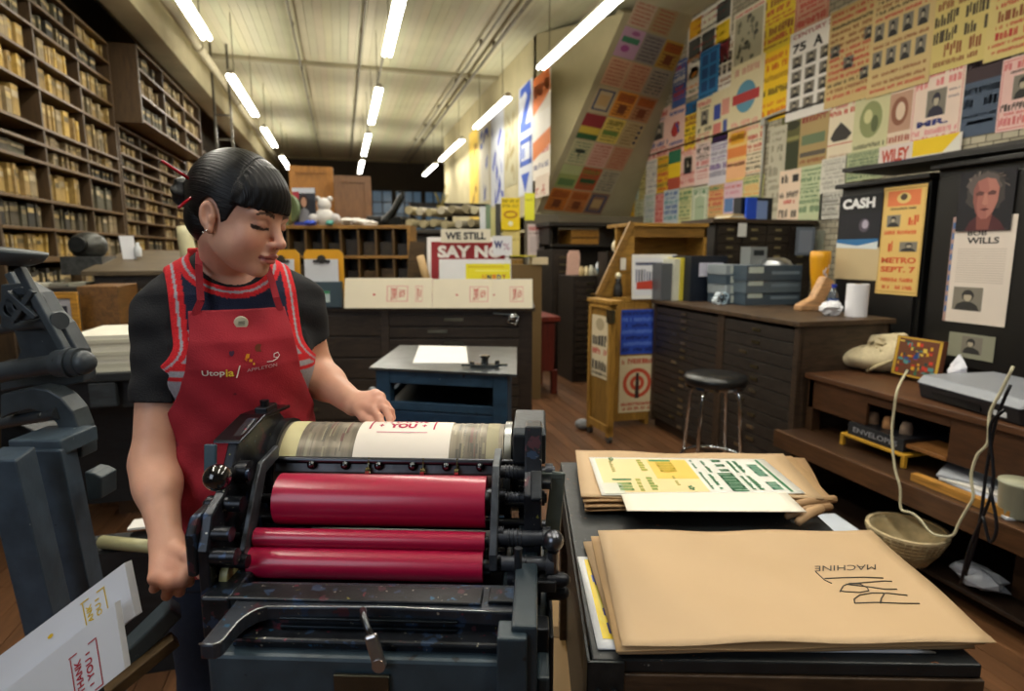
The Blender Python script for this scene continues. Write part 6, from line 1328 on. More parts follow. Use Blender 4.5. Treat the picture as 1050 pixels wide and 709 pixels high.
# ============================================================ LEFT: TALL SHELVES AND THEIR CONTENTS
SXF = -2.20; ZL = [1.46, 1.68, 1.90, 2.19, 2.33, 2.46, 2.76, 2.99, 3.21, 3.40, 3.59]
SW = '#46341e'
BKC = ['#8a7240', '#6e5c38', '#a08448', '#4c4434', '#5e543c', '#7c6a4c', '#b8984c', '#3a362c', '#8c7c5c', '#54503e', '#9a8050', '#2e2c26']
nbook = [0]; protos = []
for i, (w_, h_, d_) in enumerate(((.05, .17, .22), (.035, .19, .20), (.075, .15, .24), (.10, .18, .25))):
    t = empty('boxed_volume', (0, 0, 0)); m = MB(BKC[i*2]); m.box(0, 0, 0, d_, w_, h_); m.build('cover', 'rough', t, bevel=.003); protos.append((t, w_, h_, d_))
cover_vars = {}
def cover_mesh(pi, ci):
    if (pi, ci) not in cover_vars:
        t, w_, h_, d_ = protos[pi]; rr = random.Random(pi*31+ci); m = MB(BKC[ci]); m.box(-d_, -w_/2, 0, 0, w_/2, h_)
        m.box(-.001, -w_/2+.004, h_*.62, .0012, w_/2-.004, h_*.82, rr.choice(['#c8b078', '#b0a080', '#8a7a58', '#6a5c3c'])); m.box(-.001, -w_/2+.002, h_*.06, .001, w_/2-.002, h_*.09, '#3a3020')
        me_o = m.build('volume', 'rough'); cover_vars[(pi, ci)] = me_o.data; bpy.data.objects.remove(me_o)
    return cover_vars[(pi, ci)]
def bookcase(label, y0, y1, xf, zs, depth=.42, zf=0., nb=99, seed=0, div=.62, zbot=None, flat_rows=()):
    t = thing('bookcase', label, 'bookcase', (xf-depth/2, (y0+y1)/2, 0), 0, 'tall bookcases on the left wall')
    zb = zs[0] if zbot is None else zbot
    m = wmb(t, SW); m.box(xf-depth, y0, zf, xf, y0+.035, zs[-1]); m.build('side_panel', 'woodv', t, bevel=.003); m = wmb(t, SW); m.box(xf-depth, y1-.035, zf, xf, y1, zs[-1]); m.build('side_panel', 'woodv', t, bevel=.003)
    m = wmb(t, '#241c10'); m.box(xf-depth, y0, zf, xf-depth+.01, y1, zs[-1]); m.build('back_panel', 'woodv', t)
    for z in zs: m = wmb(t, '#5c4424'); m.box(xf-depth+.01, y0+.03, z-.022, xf+.004, y1-.03, z); m.build('shelf_board', 'woodx', t, bevel=.002)
    nd = max(1, round((y1-y0)/div)); ys_ = [y0+(y1-y0)*k/nd for k in range(nd+1)]
    for y in ys_[1:-1]: m = wmb(t, SW); m.box(xf-depth+.01, y-.012, zb, xf-.004, y+.012, zs[-1]-.02); m.build('divider', 'woodv', t)
    rr = random.Random(seed); stuff = MB()
    for a, b in zip(zs[:-1], zs[1:]):
        for ya, yb in zip(ys_[:-1], ys_[1:]):
            y = ya+.03; gap = rr.random()
            if gap < .03: continue
            lim = yb-.03-(rr.uniform(.05, .3) if gap < .22 else .0); tall = b-a-.03; tone = rr.choice([0, 1, 2])
            pool = [[0, 2, 6, 10, 8], [3, 4, 7, 11, 9], [1, 5, 8, 0, 4]][tone]
            while True:
                pi = rr.choice((0, 1, 1, 2, 3)); w_ = protos[pi][1]; sc_ = min(1., tall/protos[pi][2]*rr.uniform(.82, .98))*1.0; sc_ = min(sc_, tall/protos[pi][2])
                if tall > .24: sc_ = min(1.3, tall/protos[pi][2]*rr.uniform(.7, .95))
                if y+w_ > lim: break
                ci = rr.choice(pool)
                if nbook[0] < nb:
                    o = bpy.data.objects.new('boxed_volume', cover_mesh(pi, ci)); COL.objects.link(o); o.location = (xf-.03-rr.uniform(0, .05), y+w_/2, a+.0005); o.scale = (1, 1, sc_)
                    if rr.random() < .12 and w_ < .06: o.rotation_euler = (R(-7), 0, 0); y += .02
                    tag(o, 'worn brown or yellowed volume on the tall left-hand shelves', 'book', 'volumes on the tall left-hand shelves'); nbook[0] += 1
                else: x_ = xf-.03-rr.uniform(0, .05); stuff.box(x_-.2, y, a+.0005, x_, y+w_-.001, a+protos[pi][2]*sc_, BKC[ci]); stuff.box(x_, y+.004, a+protos[pi][2]*sc_*.62, x_+.001, y+w_-.004, a+protos[pi][2]*sc_*.82, '#a89468')
                y += w_+.002+(.03 if rr.random() < .05 else 0)
    if stuff.v: o = stuff.build('packed_volumes', 'rough', None); rec(o); tag(o, 'many more worn volumes packed on %s' % label.split(',')[0], 'books', None, 'stuff')
    return t
for t, *_ in protos:
    for c in list(t.children): bpy.data.objects.remove(c)
    bpy.data.objects.remove(t)
bookcase('nearest tall bookcase on left wall, cut by the frame', 4.9, 7.42, SXF, ZL, zf=1.45, seed=4, div=.84, nb=240)
# the second bookcase leans out above
bookcase('second tall bookcase on left wall, its thin lower shelves', 7.46, 10.4, SXF, [1.2, 1.36, 1.52, 1.68, 1.84, 1.98, 2.12, 2.26, 2.40, 2.54, 2.68, 2.82], seed=6, div=.75, nb=300)
t2 = bookcase('overhanging upper bookcase, standing proud of the others', 7.46, 10.4, -1.96, [2.88, 3.14, 3.40, 3.62], zf=2.84, seed=8, div=.98, nb=0, depth=.7)
bookcase('farther bookcase on left wall, behind the printer woman', 10.45, 15.5, SXF, [1.2, 1.45, 1.7, 1.95, 2.2, 2.45, 2.7, 2.95, 3.2], seed=9, div=.85, nb=0)
bookcase('lower bookcase section near the desk, left edge', 4.9, 7.42, SXF, [.05, .45, .85, 1.15, 1.44], seed=12, div=1.2, nb=0)
# ---- desk-height cabinets in front of the shelves
def bb(px0, py0, px1, py1, y, d, c, nm, label, cat, mt='darkwood', parts=None, z0=None, bev=.005):
    x0, _, za, x1, _, z1 = box_at(px0, py0, px1, py1, y, d); za = za if z0 is None else z0
    t = thing(nm, label, cat, ((x0+x1)/2, y+d/2, za)); m = wmb(t, c); m.box(x0, y, za, x1, y+d, z1); m.build('body', mt, t, bevel=bev)
    if parts: parts(t, x0, y, za, x1, y+d, z1)
    return t
def drawers_front(n, cols_=1, c='#33291e'):
    def f(t, x0, y0, z0, x1, y1, z1):
        for q in range(cols_):
            for k in range(n):
                a = x0+(x1-x0)*q/cols_+.01; b = x0+(x1-x0)*(q+1)/cols_-.01; za = z0+.02+(z1-z0-.04)*k/n; zb = za+(z1-z0-.04)/n-.006; m = wmb(t, c); m.box(a, y0-.012, za, b, y0, zb); d = m.build('drawer', 'darkwood', t, bevel=.002)
                m = wmb(t, '#b0a888'); m.box((a+b)/2-.03, y0-.017, (za+zb)/2-.008, (a+b)/2+.03, y0-.011, (za+zb)/2+.008); m.build('label_holder', 'steel', d)
    return f
t = bb(96, 283, 170, 330, 4.45, .8, '#3a2f22', 'type_desk', 'old slanted-top type desk below the left shelves', 'desk', z0=0, parts=drawers_front(9, 2))
x0, _, _, x1, _, z1 = box_at(90, 283, 172, 330, 4.45, .8)
m = wmb(t, '#5a4c36'); m.prism([(4.40, z1), (4.40, z1+.03), (5.25, z1+.16), (5.25, z1)], x0-.02, x1+.02, ax='x'); m.build('slanted_top', 'wood', t, bevel=.003)
t = bb(172, 283, 262, 330, 4.75, .6, '#33291e', 'type_cabinet', 'second type desk left of the woman shoulder, drawers facing the aisle', 'desk', z0=0, parts=drawers_front(10, 2))
t = bb(10, 296, 92, 330, 4.35, .5, '#2c241a', 'type_cabinet', 'low dark cabinet cluttered with paper, below the nearest bookcase', 'cabinet', z0=0, parts=drawers_front(10, 2))
zt_ = YP(50, 296, 4.35).z; rr = random.Random(41)
for i in range(7):
    v = YP(22+i*10, 290, 4.5); m = MB(rr.choice(['#b8b4a0', '#8a8678', '#6a6a60', '#c8c4b4'])); m.T(Matrix.Translation((v.x, 4.45+rr.uniform(0, .25), zt_)) @ Matrix.Rotation(rr.uniform(-.5, .5), 4, 'Z')); m.box(-.05, -.07, 0, .06, .07, rr.uniform(.01, .035)); m.T(None)
    solo(m, 'paper_bundle', 'paper', 'small bundle on the cluttered low cabinet, %s from the left' % ORDN[i], 'paper')
m = MB('#d8d8dc'); v = YP(130, 262, 4.8); m.T(Matrix.Translation((v.x, 4.85, z1+.10)) @ Matrix.Rotation(R(-18), 4, 'X')); m.prism([(-.05, 0), (.03, 0), (.06, .22), (-.05, .20)][::-1] if 0 else [(-.04, 0), (.045, 0), (.02, .17), (-.07, .17)], 0, .006, ax='y'); m.T(None); solo(m, 'white_card', 'paper', 'white card leaning on the slanted type desk', 'card')
m = MB('#c8ccd0'); v = YP(142, 265, 4.85); m.lathe([(.022, 0), (.025, .01), (.025, .06), (.012, .08), (.012, .10)], (v.x, 4.85, z1+.115), 12); solo(m, 'small_bottle', 'plastic', 'small white bottle beside the leaning white card', 'bottle')
m = MB('#4c4c48'); v = YP(80, 268, 4.6); m.ball((v.x, 4.8, z1+.19), .12, n=14, sc_=(1, .8, .8)); m.cyl((v.x-.02, 4.66, z1+.20), (v.x-.02, 4.71, z1+.20), .05, n=14, c='#22221e'); m.box(v.x-.12, 4.65, z1+.0, v.x+.12, 4.95, z1+.12); solo(m, 'pencil_machine', 'iron', 'dark rounded metal machine on the slanted type desk', 'machine')
v = YP(194, 270, 4.4); m = MB('#cfc8a0'); m.tube([YP(197, 275, 4.4), YP(193, 258, 4.4), YP(189, 240, 4.4), YP(187, 232, 4.4)], [.055, .05, .045, .035], 12); m.bar(YP(190, 238, 4.4), YP(208, 236, 4.4), .03, .03); m.bar(YP(194, 272, 4.38), YP(195, 258, 4.38), .03, .02, '#c8c83c'); m.box(v.x-.06, 4.35, .0, v.x+.08, 4.45, YP(197, 275, 4.4).z); solo(m, 'pale_bracket', 'plastic', 'pale cream upright with a side arm standing behind the woman', 'stand')
# ---- crate and framed picture, paper stack, counter
t = bb(78, 294, 126, 352, 3.92, .35, '#6e4a20', 'plywood_crate', 'brown plywood crate behind the stack of white paper', 'crate', 'woodx', z0=0)
def f_frame(t, x0, y0, z0, x1, y1, z1):
    w = x1-x0; h = z1-z0
    m = wmb(t, '#b07c24'); k = .035; m.box(x0, y0-.02, z1-k, x1, y0, z1); m.box(x0, y0-.02, z0, x1, y0, z0+k); m.box(x0, y0-.02, z0+k, x0+k, y0, z1-k); m.box(x1-k, y0-.02, z0+k, x1, y0, z1-k); m.build('gilt_frame', 'wood', t, bevel=.003)
    m = wmb(t, '#b4b0b4'); m.box(x0+k, y0-.008, z0+k, x1-k, y0-.002, z1-k); m.box(x0+k+.02, y0-.010, z0+k+.05, x1-k-.02, y0-.008, z1-k-.04, '#2a2a34')
    rr = random.Random(6)
    for i in range(7): xx = x0+k+.04+i*(w-2*k-.08)/6; m.ball((xx, y0-.012, z0+h*.5+rr.uniform(-.02, .02)), .028, ('#c8c4c4', '#9a9494')[i % 2], 10, (1, .15, 1.3))
    m.box(x0+k+.03, y0-.011, z0+k+.04, x1-k-.04, y0-.009, z0+h*.4, '#5a2c30'); m.build('group_photograph', 'gloss', t)
t = bb(42, 300, 86, 356, 3.80, .02, '#3a2a18', 'framed_picture', 'gilt-framed group photograph leaning behind the grey platen press', 'picture', 'wood', parts=f_frame)
t = thing('counter', 'dark counter under the paper stack behind the platen press', 'counter', (-1.3, 3.4, 0)); a = YP(10, 388, 3.2); b = YP(150, 388, 3.2); zc_ = a.z
m = wmb(t, '#1c2022'); m.box(a.x-.25, 3.2, zc_-.04, b.x+.15, 3.78, zc_); m.build('counter_top', 'darkwood', t, bevel=.004); m = wmb(t, '#14171a'); m.box(a.x-.22, 3.62, .14, b.x+.12, 3.75, zc_-.04); m.box(a.x-.22, 3.66, 0, a.x-.12, 3.75, .14); m.box(b.x+.02, 3.66, 0, b.x+.12, 3.75, .14); m.box(a.x-.22, 3.26, zc_-.18, b.x+.12, 3.62, zc_-.04); m.build('body', 'darkwood', t); m = wmb(t, '#2a3034'); m.box(YP(90, 396, 3.2).x, 3.20, zc_-.16, YP(118, 396, 3.2).x, 3.24, zc_-.045); m.build('drawer', 'darkwood', t, bevel=.003)
for i in range(9):
    a = YP(78, 386, 3.3); b = YP(146, 386, 3.3); rr = random.Random(i); z = zc_+i*.0195; m = MB(('#d8d4c0', '#c8c4b0', '#dcd8c8')[i % 3]); m.T(Matrix.Translation((rr.uniform(-.004, .004), rr.uniform(-.004, .004), 0))); m.box(a.x, 3.24, z, b.x, 3.70, z+.019); m.T(None)
    solo(m, 'paper_ream', 'paper', 'thick cream paper block, %s of the stack on the dark counter' % (ORDN[i]+' from the bottom' if i < 8 else 'top'), 'paper', 'paper blocks on the counter')
v = YP(118, 350, 3.85); m = MB('#1c5cb0'); m.lathe([(.05, 0), (.055, .01), (.055, .07), (.05, .08)], (v.x+.03, 3.83, v.z-.01), 18); m.box(v.x-.05, 3.8, 0, v.x+.1, 3.9, v.z-.01, '#5a3c1c'); solo(m, 'blue_tape_roll', 'plastic', 'blue tape roll right of the plywood crate', 'tape')
m = MB('#b8b4a8'); v = YP(112, 598, .9)
m = MB('#8a8456'); 
# pale long bar and floor items behind the press posts
m = MB('#a8a47c'); m.tube([ZP(104, 556, .50), ZP(168, 562, .50)], .022, 12); solo(m, 'pale_tube', 'plastic', 'pale yellowish tube lying behind the blue-grey press posts', 'tube')
m = MB('#16191c'); a = ZP(100, 560, .48); m.box(a.x-.05, a.y-.06, 0, a.x+.35, a.y+.1, .475); solo(m, 'low_stand', 'darkwood', 'low black stand holding the pale tube', 'stand')
m = MB('#d8d4d0'); m.T(Matrix.Translation(ZP(150, 538, .50))); m.box(-.05, -.04, .0, .06, .04, .008); m.T(None); 
solo(m, 'folded_paper', 'paper', 'folded white paper beside the pale tube', 'paper')
# ============================================================ CENTRE BACK
# flat-file cabinet with the THANK YOU cards (faces the camera)
g1, g2 = fr(16); CB = 4.38; t = thing('flat_file', 'wide dark cabinet with slim drawers behind the blue table', 'cabinet', tuple((g1*(-.55)+g2*(CB+.35)).xy)+(0,), R(-16), 'flat files')
def ca_(px, py, b=CB): v = DP(px, py, b, 16); return v.dot(g1)+.55, v.z
xr = ca_(546, 320)[0]; xl = ca_(300, 320)[0]-.30
m = MB('#2a2019'); m.box(xl, -.35, .06, xr, .35, 1.07); m.box(xl-.02, -.37, 1.07, xr+.02, .37, 1.10, '#3a3026'); m.box(xl+.04, -.30, 0, xr-.04, .33, .06); m.build('carcass', 'darkwood', t, bevel=.004)
xm = ca_(395, 330)[0]
for (a, b, n) in ((xl+.03, xm-.03, 6), (xm+.03, xr-.10, 11)):
    for k in range(n):
        z0 = .10+.95*k/n; m = MB('#31271e'); m.box(a, -.365, z0, b, -.35, z0+.95/n-.012); d = m.build('drawer', 'darkwood', t, bevel=.003)
        for q in ((a+b)/2-.12 if k % 2 else (a+b)/2, ) if n > 7 else ((a+b)/2-.1,): m = MB('#8a8470' if k != n-2 else '#a8a490'); m.box(q-.07, -.372, z0+.4/n, q+.07, -.364, z0+.4/n+.022); m.build('label_holder', 'steel', d)
m = MB('#3a3028'); m.box(xm-.03, -.372, .06, xm+.03, -.35, 1.07); m.build('stile', 'darkwood', t, bevel=.003)
m = MB('#b0b4b8'); q = ca_(523, 324)[0]; m.bar((q-.12, -.39, 1.06), (q+.02, -.39, 1.05), .012, .012); m.ball((q+.02, -.40, 1.03), .028, n=12); m.tube([(q+.02, -.41, 1.05), (q-.02, -.42, 1.0), (q+.04, -.42, .98), (q+.06, -.40, 1.03), (q+.03, -.40, 1.06)], .008, 8); m.build('lock_clasp', 'chrome', t)
def cface(px0, py0, px1, py1, b, bg, nm, label, cat, fn=None, lean=.0, th=.004, mt='paper', z0=None, group=None):
    a = DP(px0, py0, b, 16); c = DP(px1, py1, b, 16); w = (c-a).dot(g1); zb = c.z if z0 is None else z0; h_ = a.z-zb; O = Vector((a.x, a.y, zb)); V = Vector((g2.x*lean, g2.y*lean, 1)); S = Sheet(O, g1, V, w, h_, bg, th); rr = random.Random(len(label)); 
    if fn: fn(S, rr)
    return S.done(nm, label, cat, group, mt)
def f_ty(u, dot):
    def f(S, rr):
        RR = '#c04848'; a, b = u-.16, u+.16
        for (p, q, r_, s_) in ((a, .26, b, .285), (a, .76, b, .785), (a, .26, a+.015, .785), (b-.015, .26, b, .785)): S.R(p, q, r_, s_, '#d89890')
        S.word('THANK', u-.055, .52, .36, .085, RR, .03, 1, math.pi/2) if 0 else None
        vs, fs, asp = text_faces('THANK', bold=.03); e = S.t+.0007; S.m.add([S.P(S.w*(u-.05)-y*S.w*.10, S.h*.48+x*S.h*.42, e) for x, y in vs], fs, RR)
        vs, fs, asp = text_faces('YOU', bold=.03); S.m.add([S.P(S.w*(u+.07)-y*S.w*.10, S.h*.48+x*S.h*.26, e) for x, y in vs], fs, RR)
        if dot is not None: S.oval(dot, .55, .022, .035, RR, 2, 12)
    return f
def ty_card(px0, px1, py0, py1, u, dot, lab_, b, zoff=0.):
    cface(px0, py0, px1, py1, b, '#e2d8c0', 'printed_card', lab_, 'card', f_ty(u, dot), .25, .012, z0=1.10+zoff, group='THANK YOU cards on the wide cabinet')
ty_card(352, 421, 285, 313, .80, .45, 'cream THANK YOU card with a red dot, leftmost on the wide cabinet', CB-.10)
ty_card(419, 443, 285, 313, .42, None, 'narrow cream THANK YOU card, second from left on the wide cabinet', CB-.10)
ty_card(443, 503, 286, 313, .80, .42, 'cream THANK YOU card with one red dot, third from left', CB-.10)
ty_card(503, 546, 286, 313, .62, .08, 'cream THANK YOU card, rightmost on the wide cabinet', CB-.10)
# blue table with steel top
BZ = .95; k1_, k2_ = fr(20); c0 = ZP(378, 377, BZ); c1 = ZP(410, 354, BZ); c2 = ZP(530, 356, BZ); c3 = ZP(530, 384, BZ)
O = (c0+c2)*.5; t = thing('steel_topped_table', 'blue iron table with a bare steel top in the middle of the room', 'table', (O.x, O.y, 0), 0)
def lw(v): return (v.x-O.x, v.y-O.y)
p4 = [lw(c0), lw(c3), lw(c2), lw(c1)]
m = MB('#7c8286'); m.prism(p4, BZ-.012, BZ); m.build('steel_top', 'steel', t, bevel=.001)
def ins(u, v): a = Vector(p4[0]).lerp(Vector(p4[1]), u); b = Vector(p4[3]).lerp(Vector(p4[2]), u); return a.lerp(b, v)
BT = '#2c4860'
for (u, v) in ((.10, .06), (.90, .06), (.12, .9), (.90, .9)):
    q = ins(u, v); m = MB(BT); d1 = (Vector(p4[1])-Vector(p4[0])).normalized(); d2 = Vector((-d1.y, d1.x)); m.prism([tuple(q+d1*a+d2*b) for a, b in ((-.035, -.03), (.035, -.03), (.035, .03), (-.035, .03))], 0, BZ-.012); m.build('leg', 'paint', t, bevel=.004)
def rim(z0, z1, nm, c=BT, th=.02):
    q = [tuple(ins(*w)) for w in ((.08, .04), (.92, .04), (.92, .95), (.08, .95))]; m = MB(c)
    for a, b in ((0, 1), (1, 2), (2, 3), (3, 0)): m.bar((*q[a], (z0+z1)/2), (*q[b], (z0+z1)/2), th, z1-z0)
    m.build(nm, 'paint', t, bevel=.003)
rim(BZ-.075, BZ-.012, 'rail'); rim(BZ-.205, BZ-.165, 'shelf_edge'); rim(.12, BZ-.21, 'lower_panel', '#24405a', .015)
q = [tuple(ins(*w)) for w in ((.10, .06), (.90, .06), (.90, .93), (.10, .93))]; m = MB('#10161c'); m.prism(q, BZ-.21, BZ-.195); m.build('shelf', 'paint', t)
q = [tuple(ins(*w)) for w in ((.10, .80), (.90, .80), (.90, .93), (.10, .93))]; m = MB('#0e1216'); m.prism(q, BZ-.195, BZ-.03); m.build('back_panel', 'paint', t)  # near-black panel added to darken the opening; shade put into its colour
m = MB('#e4e0dc'); qq = [ZP(430, 355, BZ+.001), ZP(478, 356, BZ+.001), ZP(480, 373, BZ+.001), ZP(423, 373, BZ+.001)]; m.prism([(v.x, v.y) for v in qq][::-1], BZ+.0005, BZ+.004); solo(m, 'white_sheet', 'paper', 'white sheet of paper lying on the steel table top', 'paper')
v = ZP(497, 377, BZ); m = MB('#8c949c'); m.T(Matrix.Translation((v.x, v.y, BZ)) @ Matrix.Rotation(R(-15), 4, 'Z')); m.box(-.07, -.025, 0, .07, .025, .018); m.cyl((0, 0, .018), (0, 0, .05), .018, n=14); m.cyl((0, 0, .05), (0, 0, .06), .026, n=14); m.bar((-.11, 0, .012), (.11, 0, .012), .015, .012); m.cyl((.06, .0, .018), (.06, 0, .035), .012, n=10); m.cyl((-.06, 0, .018), (-.06, 0, .03), .012, n=10); m.T(None); solo(m, 'clamp_tool', 'chrome', 'small metal quoin clamp on the steel table top', 'tool', bevel=.002)
m = MB('#8a8c90'); v = YP(385, 400, 2.6); m.ball((v.x, 2.9, .84), .022, n=12); m.tube([(v.x, 2.9, .84), (v.x+.03, 2.92, .80), (v.x+.08, 2.93, .80)], .008, 8); 
solo(m, 'crank_handle', 'iron', 'small black crank handle at left side of the blue table', 'handle')
# pigeonhole rack behind
PBk = 5.2; a = DP(270, 230, PBk, 16); c = DP(422, 286, PBk, 16); w = (c-a).dot(g1); ztp = DP(422, 231, PBk, 16).z; zbt = ztp-.50
t = thing('pigeonhole_rack', 'oak pigeonhole rack of small dark compartments behind the wide cabinet', 'rack', tuple(((a+c)*.5).xy)+(0,), R(-16))
m = MB('#8c6428'); m.box(-w/2-.25, 0, ztp-.03, w/2, .32, ztp); m.box(w/2-.03, 0, 0, w/2, .32, ztp-.03); m.box(-w/2-.25, 0, zbt-.02, w/2, .32, zbt+.02); m.box(-w/2-.25, 0, zbt+.22, w/2, .32, zbt+.245); m.box(-w/2-.25, 0, 0, -w/2-.22, .32, ztp-.03); m.build('frame', 'wood', t, bevel=.003)
m = MB('#15110c'); m.box(-w/2-.22, .29, 0, w/2-.03, .32, ztp-.03); m.box(-w/2-.22, .02, 0, w/2-.03, .29, zbt-.02); m.build('back_panel', 'darkwood', t)
n = 10
for k in range(1, n): m = MB('#5a4220'); x = -w/2-.25+(w+.25)*k/n; m.box(x-.008, .01, zbt, x+.008, .30, ztp-.03); m.build('divider', 'wood', t)
rr = random.Random(15)
for r_ in range(2):
    for k in range(n):
        x = -w/2-.25+(w+.25)*(k+.5)/n; z = zbt+.02+r_*.225; hh = rr.uniform(.08, .15); m = MB(rr.choice(['#2c2418', '#3a2e1e', '#241e18', '#4a3820'])); m.box(x-.05, .05+rr.uniform(0, .08), z, x+.05, .28, z+hh); m.build('tray', 'darkwood', t)
# file boxes with clipboards standing on the wide cabinet
for (px0, px1, lb) in ((310, 350, 'grey file box with yellow folder and clipboard beside the woman'), (272, 305, 'grey file box with yellow folder half hidden by the woman')):
    b = CB-.05; a = DP(px0, 288, b, 16); c = DP(px1, 313, b, 16); w_ = (c-a).dot(g1); zt_ = a.z; tt = thing('file_box', lb, 'file box', tuple(((a+c)*.5).xy)+(1.10,), R(-16)); zq = lambda py: DP(px0, py, b, 16).z-1.10
    m = MB('#3c4c56'); m.box(-w_/2, 0, 0, w_/2, .12, zq(289)); m.build('box_body', 'plastic', tt, bevel=.004); m = MB('#b8c8c8'); m.box(-w_/2+.03, -.003, .04, w_/2-.08, 0, .12); m.box(-w_/2+.03, -.004, .10, w_/2-.08, -.003, .12, '#3c8a5c'); m.build('label_card', 'paper', tt)
    m = MB('#d89c1c'); zz = zq(256); m.prism([(-w_/2, 0), (w_/2+.01, 0), (w_/2+.01, zz-.03), (w_/2-.02, zz), (-w_/2+.02, zz), (-w_/2, zz-.03)], .06, .07, ax='y'); m.build('yellow_folder', 'paper', tt)
    m = MB('#d4d6dc'); m.box(-w_/2+.01, .03, .0, w_/2-.02, .035, zq(266)); m.build('clipboard_paper', 'paper', tt); m = MB('#b4b8bc'); m.cyl((0, .02, zq(266)), (0, .035, zq(266)), .03, n=16); m.box(-.06, .02, zq(268)-.01, .06, .03, zq(268)+.01); m.build('clip', 'chrome', tt)
# SAY NO sign group
SB = 4.75
def f_sayno(S, rr): S.R(.05, .07, .95, 1, '#8e2028'); S.word('SAY NO', .53, .22, .80, .19, '#e8e4e0', .05)
cface(437, 243, 522, 292, SB, '#e6e2e0', 'sign', 'white-edged dark red sign lettered SAY NO', 'sign', f_sayno, .1, .01, z0=1.10)
cface(452, 235, 503, 249, SB-.04, '#d8d0bc', 'sign', 'cream strip hand-lettered WE STILL above the red sign', 'sign', lambda S, rr: S.word('WE STILL', .5, .5, .82, .55, '#20242c', .04), 0, .006)
cface(505, 242, 525, 262, SB-.045, '#dcdce0', 'sign', 'small white card with blue W overlapping the red sign', 'sign', lambda S, rr: (S.word('W', .3, .45, .45, .4, '#28306a', .05), S.word('%', .72, .55, .35, .35, '#a06888', .0)), 0, .004)
def f_unity(S, rr):
    S.R(.37, .10, .99, .62, '#e8dc28'); S.R(.40, .15, .9, .19, '#d8c020', 1); S.R(.5, .24, .97, .27, '#f0e870', 1)
    for i, (c, t_) in enumerate(((OR, 'U'), ('#2c2c50', 'N'), (OR, 'I'), ('#3a3c8a', 'D'), ('#a03040', 'Y'))): S.word(t_, .63+i*.068, .40, .055, .12, c, .05, 3)
cface(450, 266, 524, 300, SB-.08, '#e4e4e6', 'sign', 'white board with yellow panel and UNIDY lettering before the red sign', 'sign', f_unity, .05, .008, z0=1.10)
m = MB('#a88a5c'); m.tube([DP(441, 300, SB-.1, 16), DP(431, 263, SB-.02, 16)], .03, 14); solo(m, 'mailing_tube', 'kraft', 'brown mailing tube leaning left of the SAY NO sign', 'tube')
m = MB('#4a3820'); m.bar(DP(424, 300, SB+.1, 16), DP(428, 248, SB+.1, 16), .12, .02); v = DP(424, 300, SB+.1, 16); m.box(v.x-.06, v.y-.02, 0, v.x+.06, v.y+.02, v.z); solo(m, 'brown_board', 'wood', 'brown board standing behind the mailing tube', 'board')
# things on top of the rack
zr = ztp
def f_bob(S, rr): S.R(.0, .0, 1, .14, '#c8ccd8'); S.R(.0, .1, .3, .3, '#a02c3c', 1); S.R(.0, .3, 1, .9, '#20222c', 1); S.oval(.5, .38, .22, .2, '#2a1c18', 2); S.oval(.5, .38, .12, .13, '#b88a70', 3); S.poly([(.25, .95), (.3, .6), (.5, .52), (.7, .6), (.75, .95)][::-1], '#8a8a90', 4); S.R(0, .9, 1, 1, '#3a4ab0', 5)
cface(300, 193, 325, 230, 5.3, '#30323c', 'print', 'portrait print of a person in grey on top of the rack', 'print', f_bob, 0, .02, z0=zr)
m = MB(); v = DP(333, 225, 5.35, 16)
m.ball((v.x, v.y, zr+.07), .085, '#c8c4c0', 14); m.ball((v.x, v.y, zr+.18), .06, '#d0ccc8', 14); m.ball((v.x-.05, v.y, zr+.23), .025, '#c0bcb8', 10); m.ball((v.x+.05, v.y, zr+.23), .025, '#c0bcb8', 10); m.ball((v.x+.09, v.y-.03, zr+.06), .045, '#b8b4b4', 10); m.ball((v.x-.09, v.y-.03, zr+.06), .045, '#c4c0bc', 10); solo(m, 'soft_toy', 'cloth', 'white stuffed toy bear sitting on the rack', 'toy')
m = MB('#2c4cb8'); v = DP(318, 230, 5.2, 16); crumple(m, (v.x, v.y, zr+.02), .035, 2, (1.4, 1, .6), '#2c4cb8'); solo(m, 'blue_wrapper', 'plastic', 'crumpled blue wrapper in front of the portrait print', 'wrapper')
m = MB('#4c9a7c'); v = DP(338, 229, 5.2, 16); crumple(m, (v.x, v.y, zr+.02), .03, 5, (1.2, 1, .7), '#4c9a8c'); solo(m, 'green_wrapper', 'plastic', 'small green and blue wrapper before the toy bear', 'wrapper')
m = MB('#d0ccc4'); 
for i in range(3): v = DP(362+i*8, 227, 5.3, 16); crumple(m, (v.x, v.y, zr+.035-.008*i), .07-.01*i, 20+i, (1.5, 1, .5), '#ccc8c0')
solo(m, 'wrapping_paper', 'paper', 'heap of crumpled whitish paper at the right end of the rack', 'paper')
m = MB('#6a7a58'); v = DP(296, 228, 5.25, 16); m.cyl((v.x, v.y, zr+.14), (v.x+.02, v.y+.02, zr+.14), .12, n=24); m.ring((v.x, v.y-.002, zr+.14), (v.x+.02, v.y+.0, zr+.14), .13, .11, 24, '#b0a868'); m.box(v.x-.03, v.y, zr, v.x+.03, v.y+.03, zr+.03); solo(m, 'oval_plaque', 'plastic', 'green oval plaque partly hidden behind the woman bangs', 'plaque')
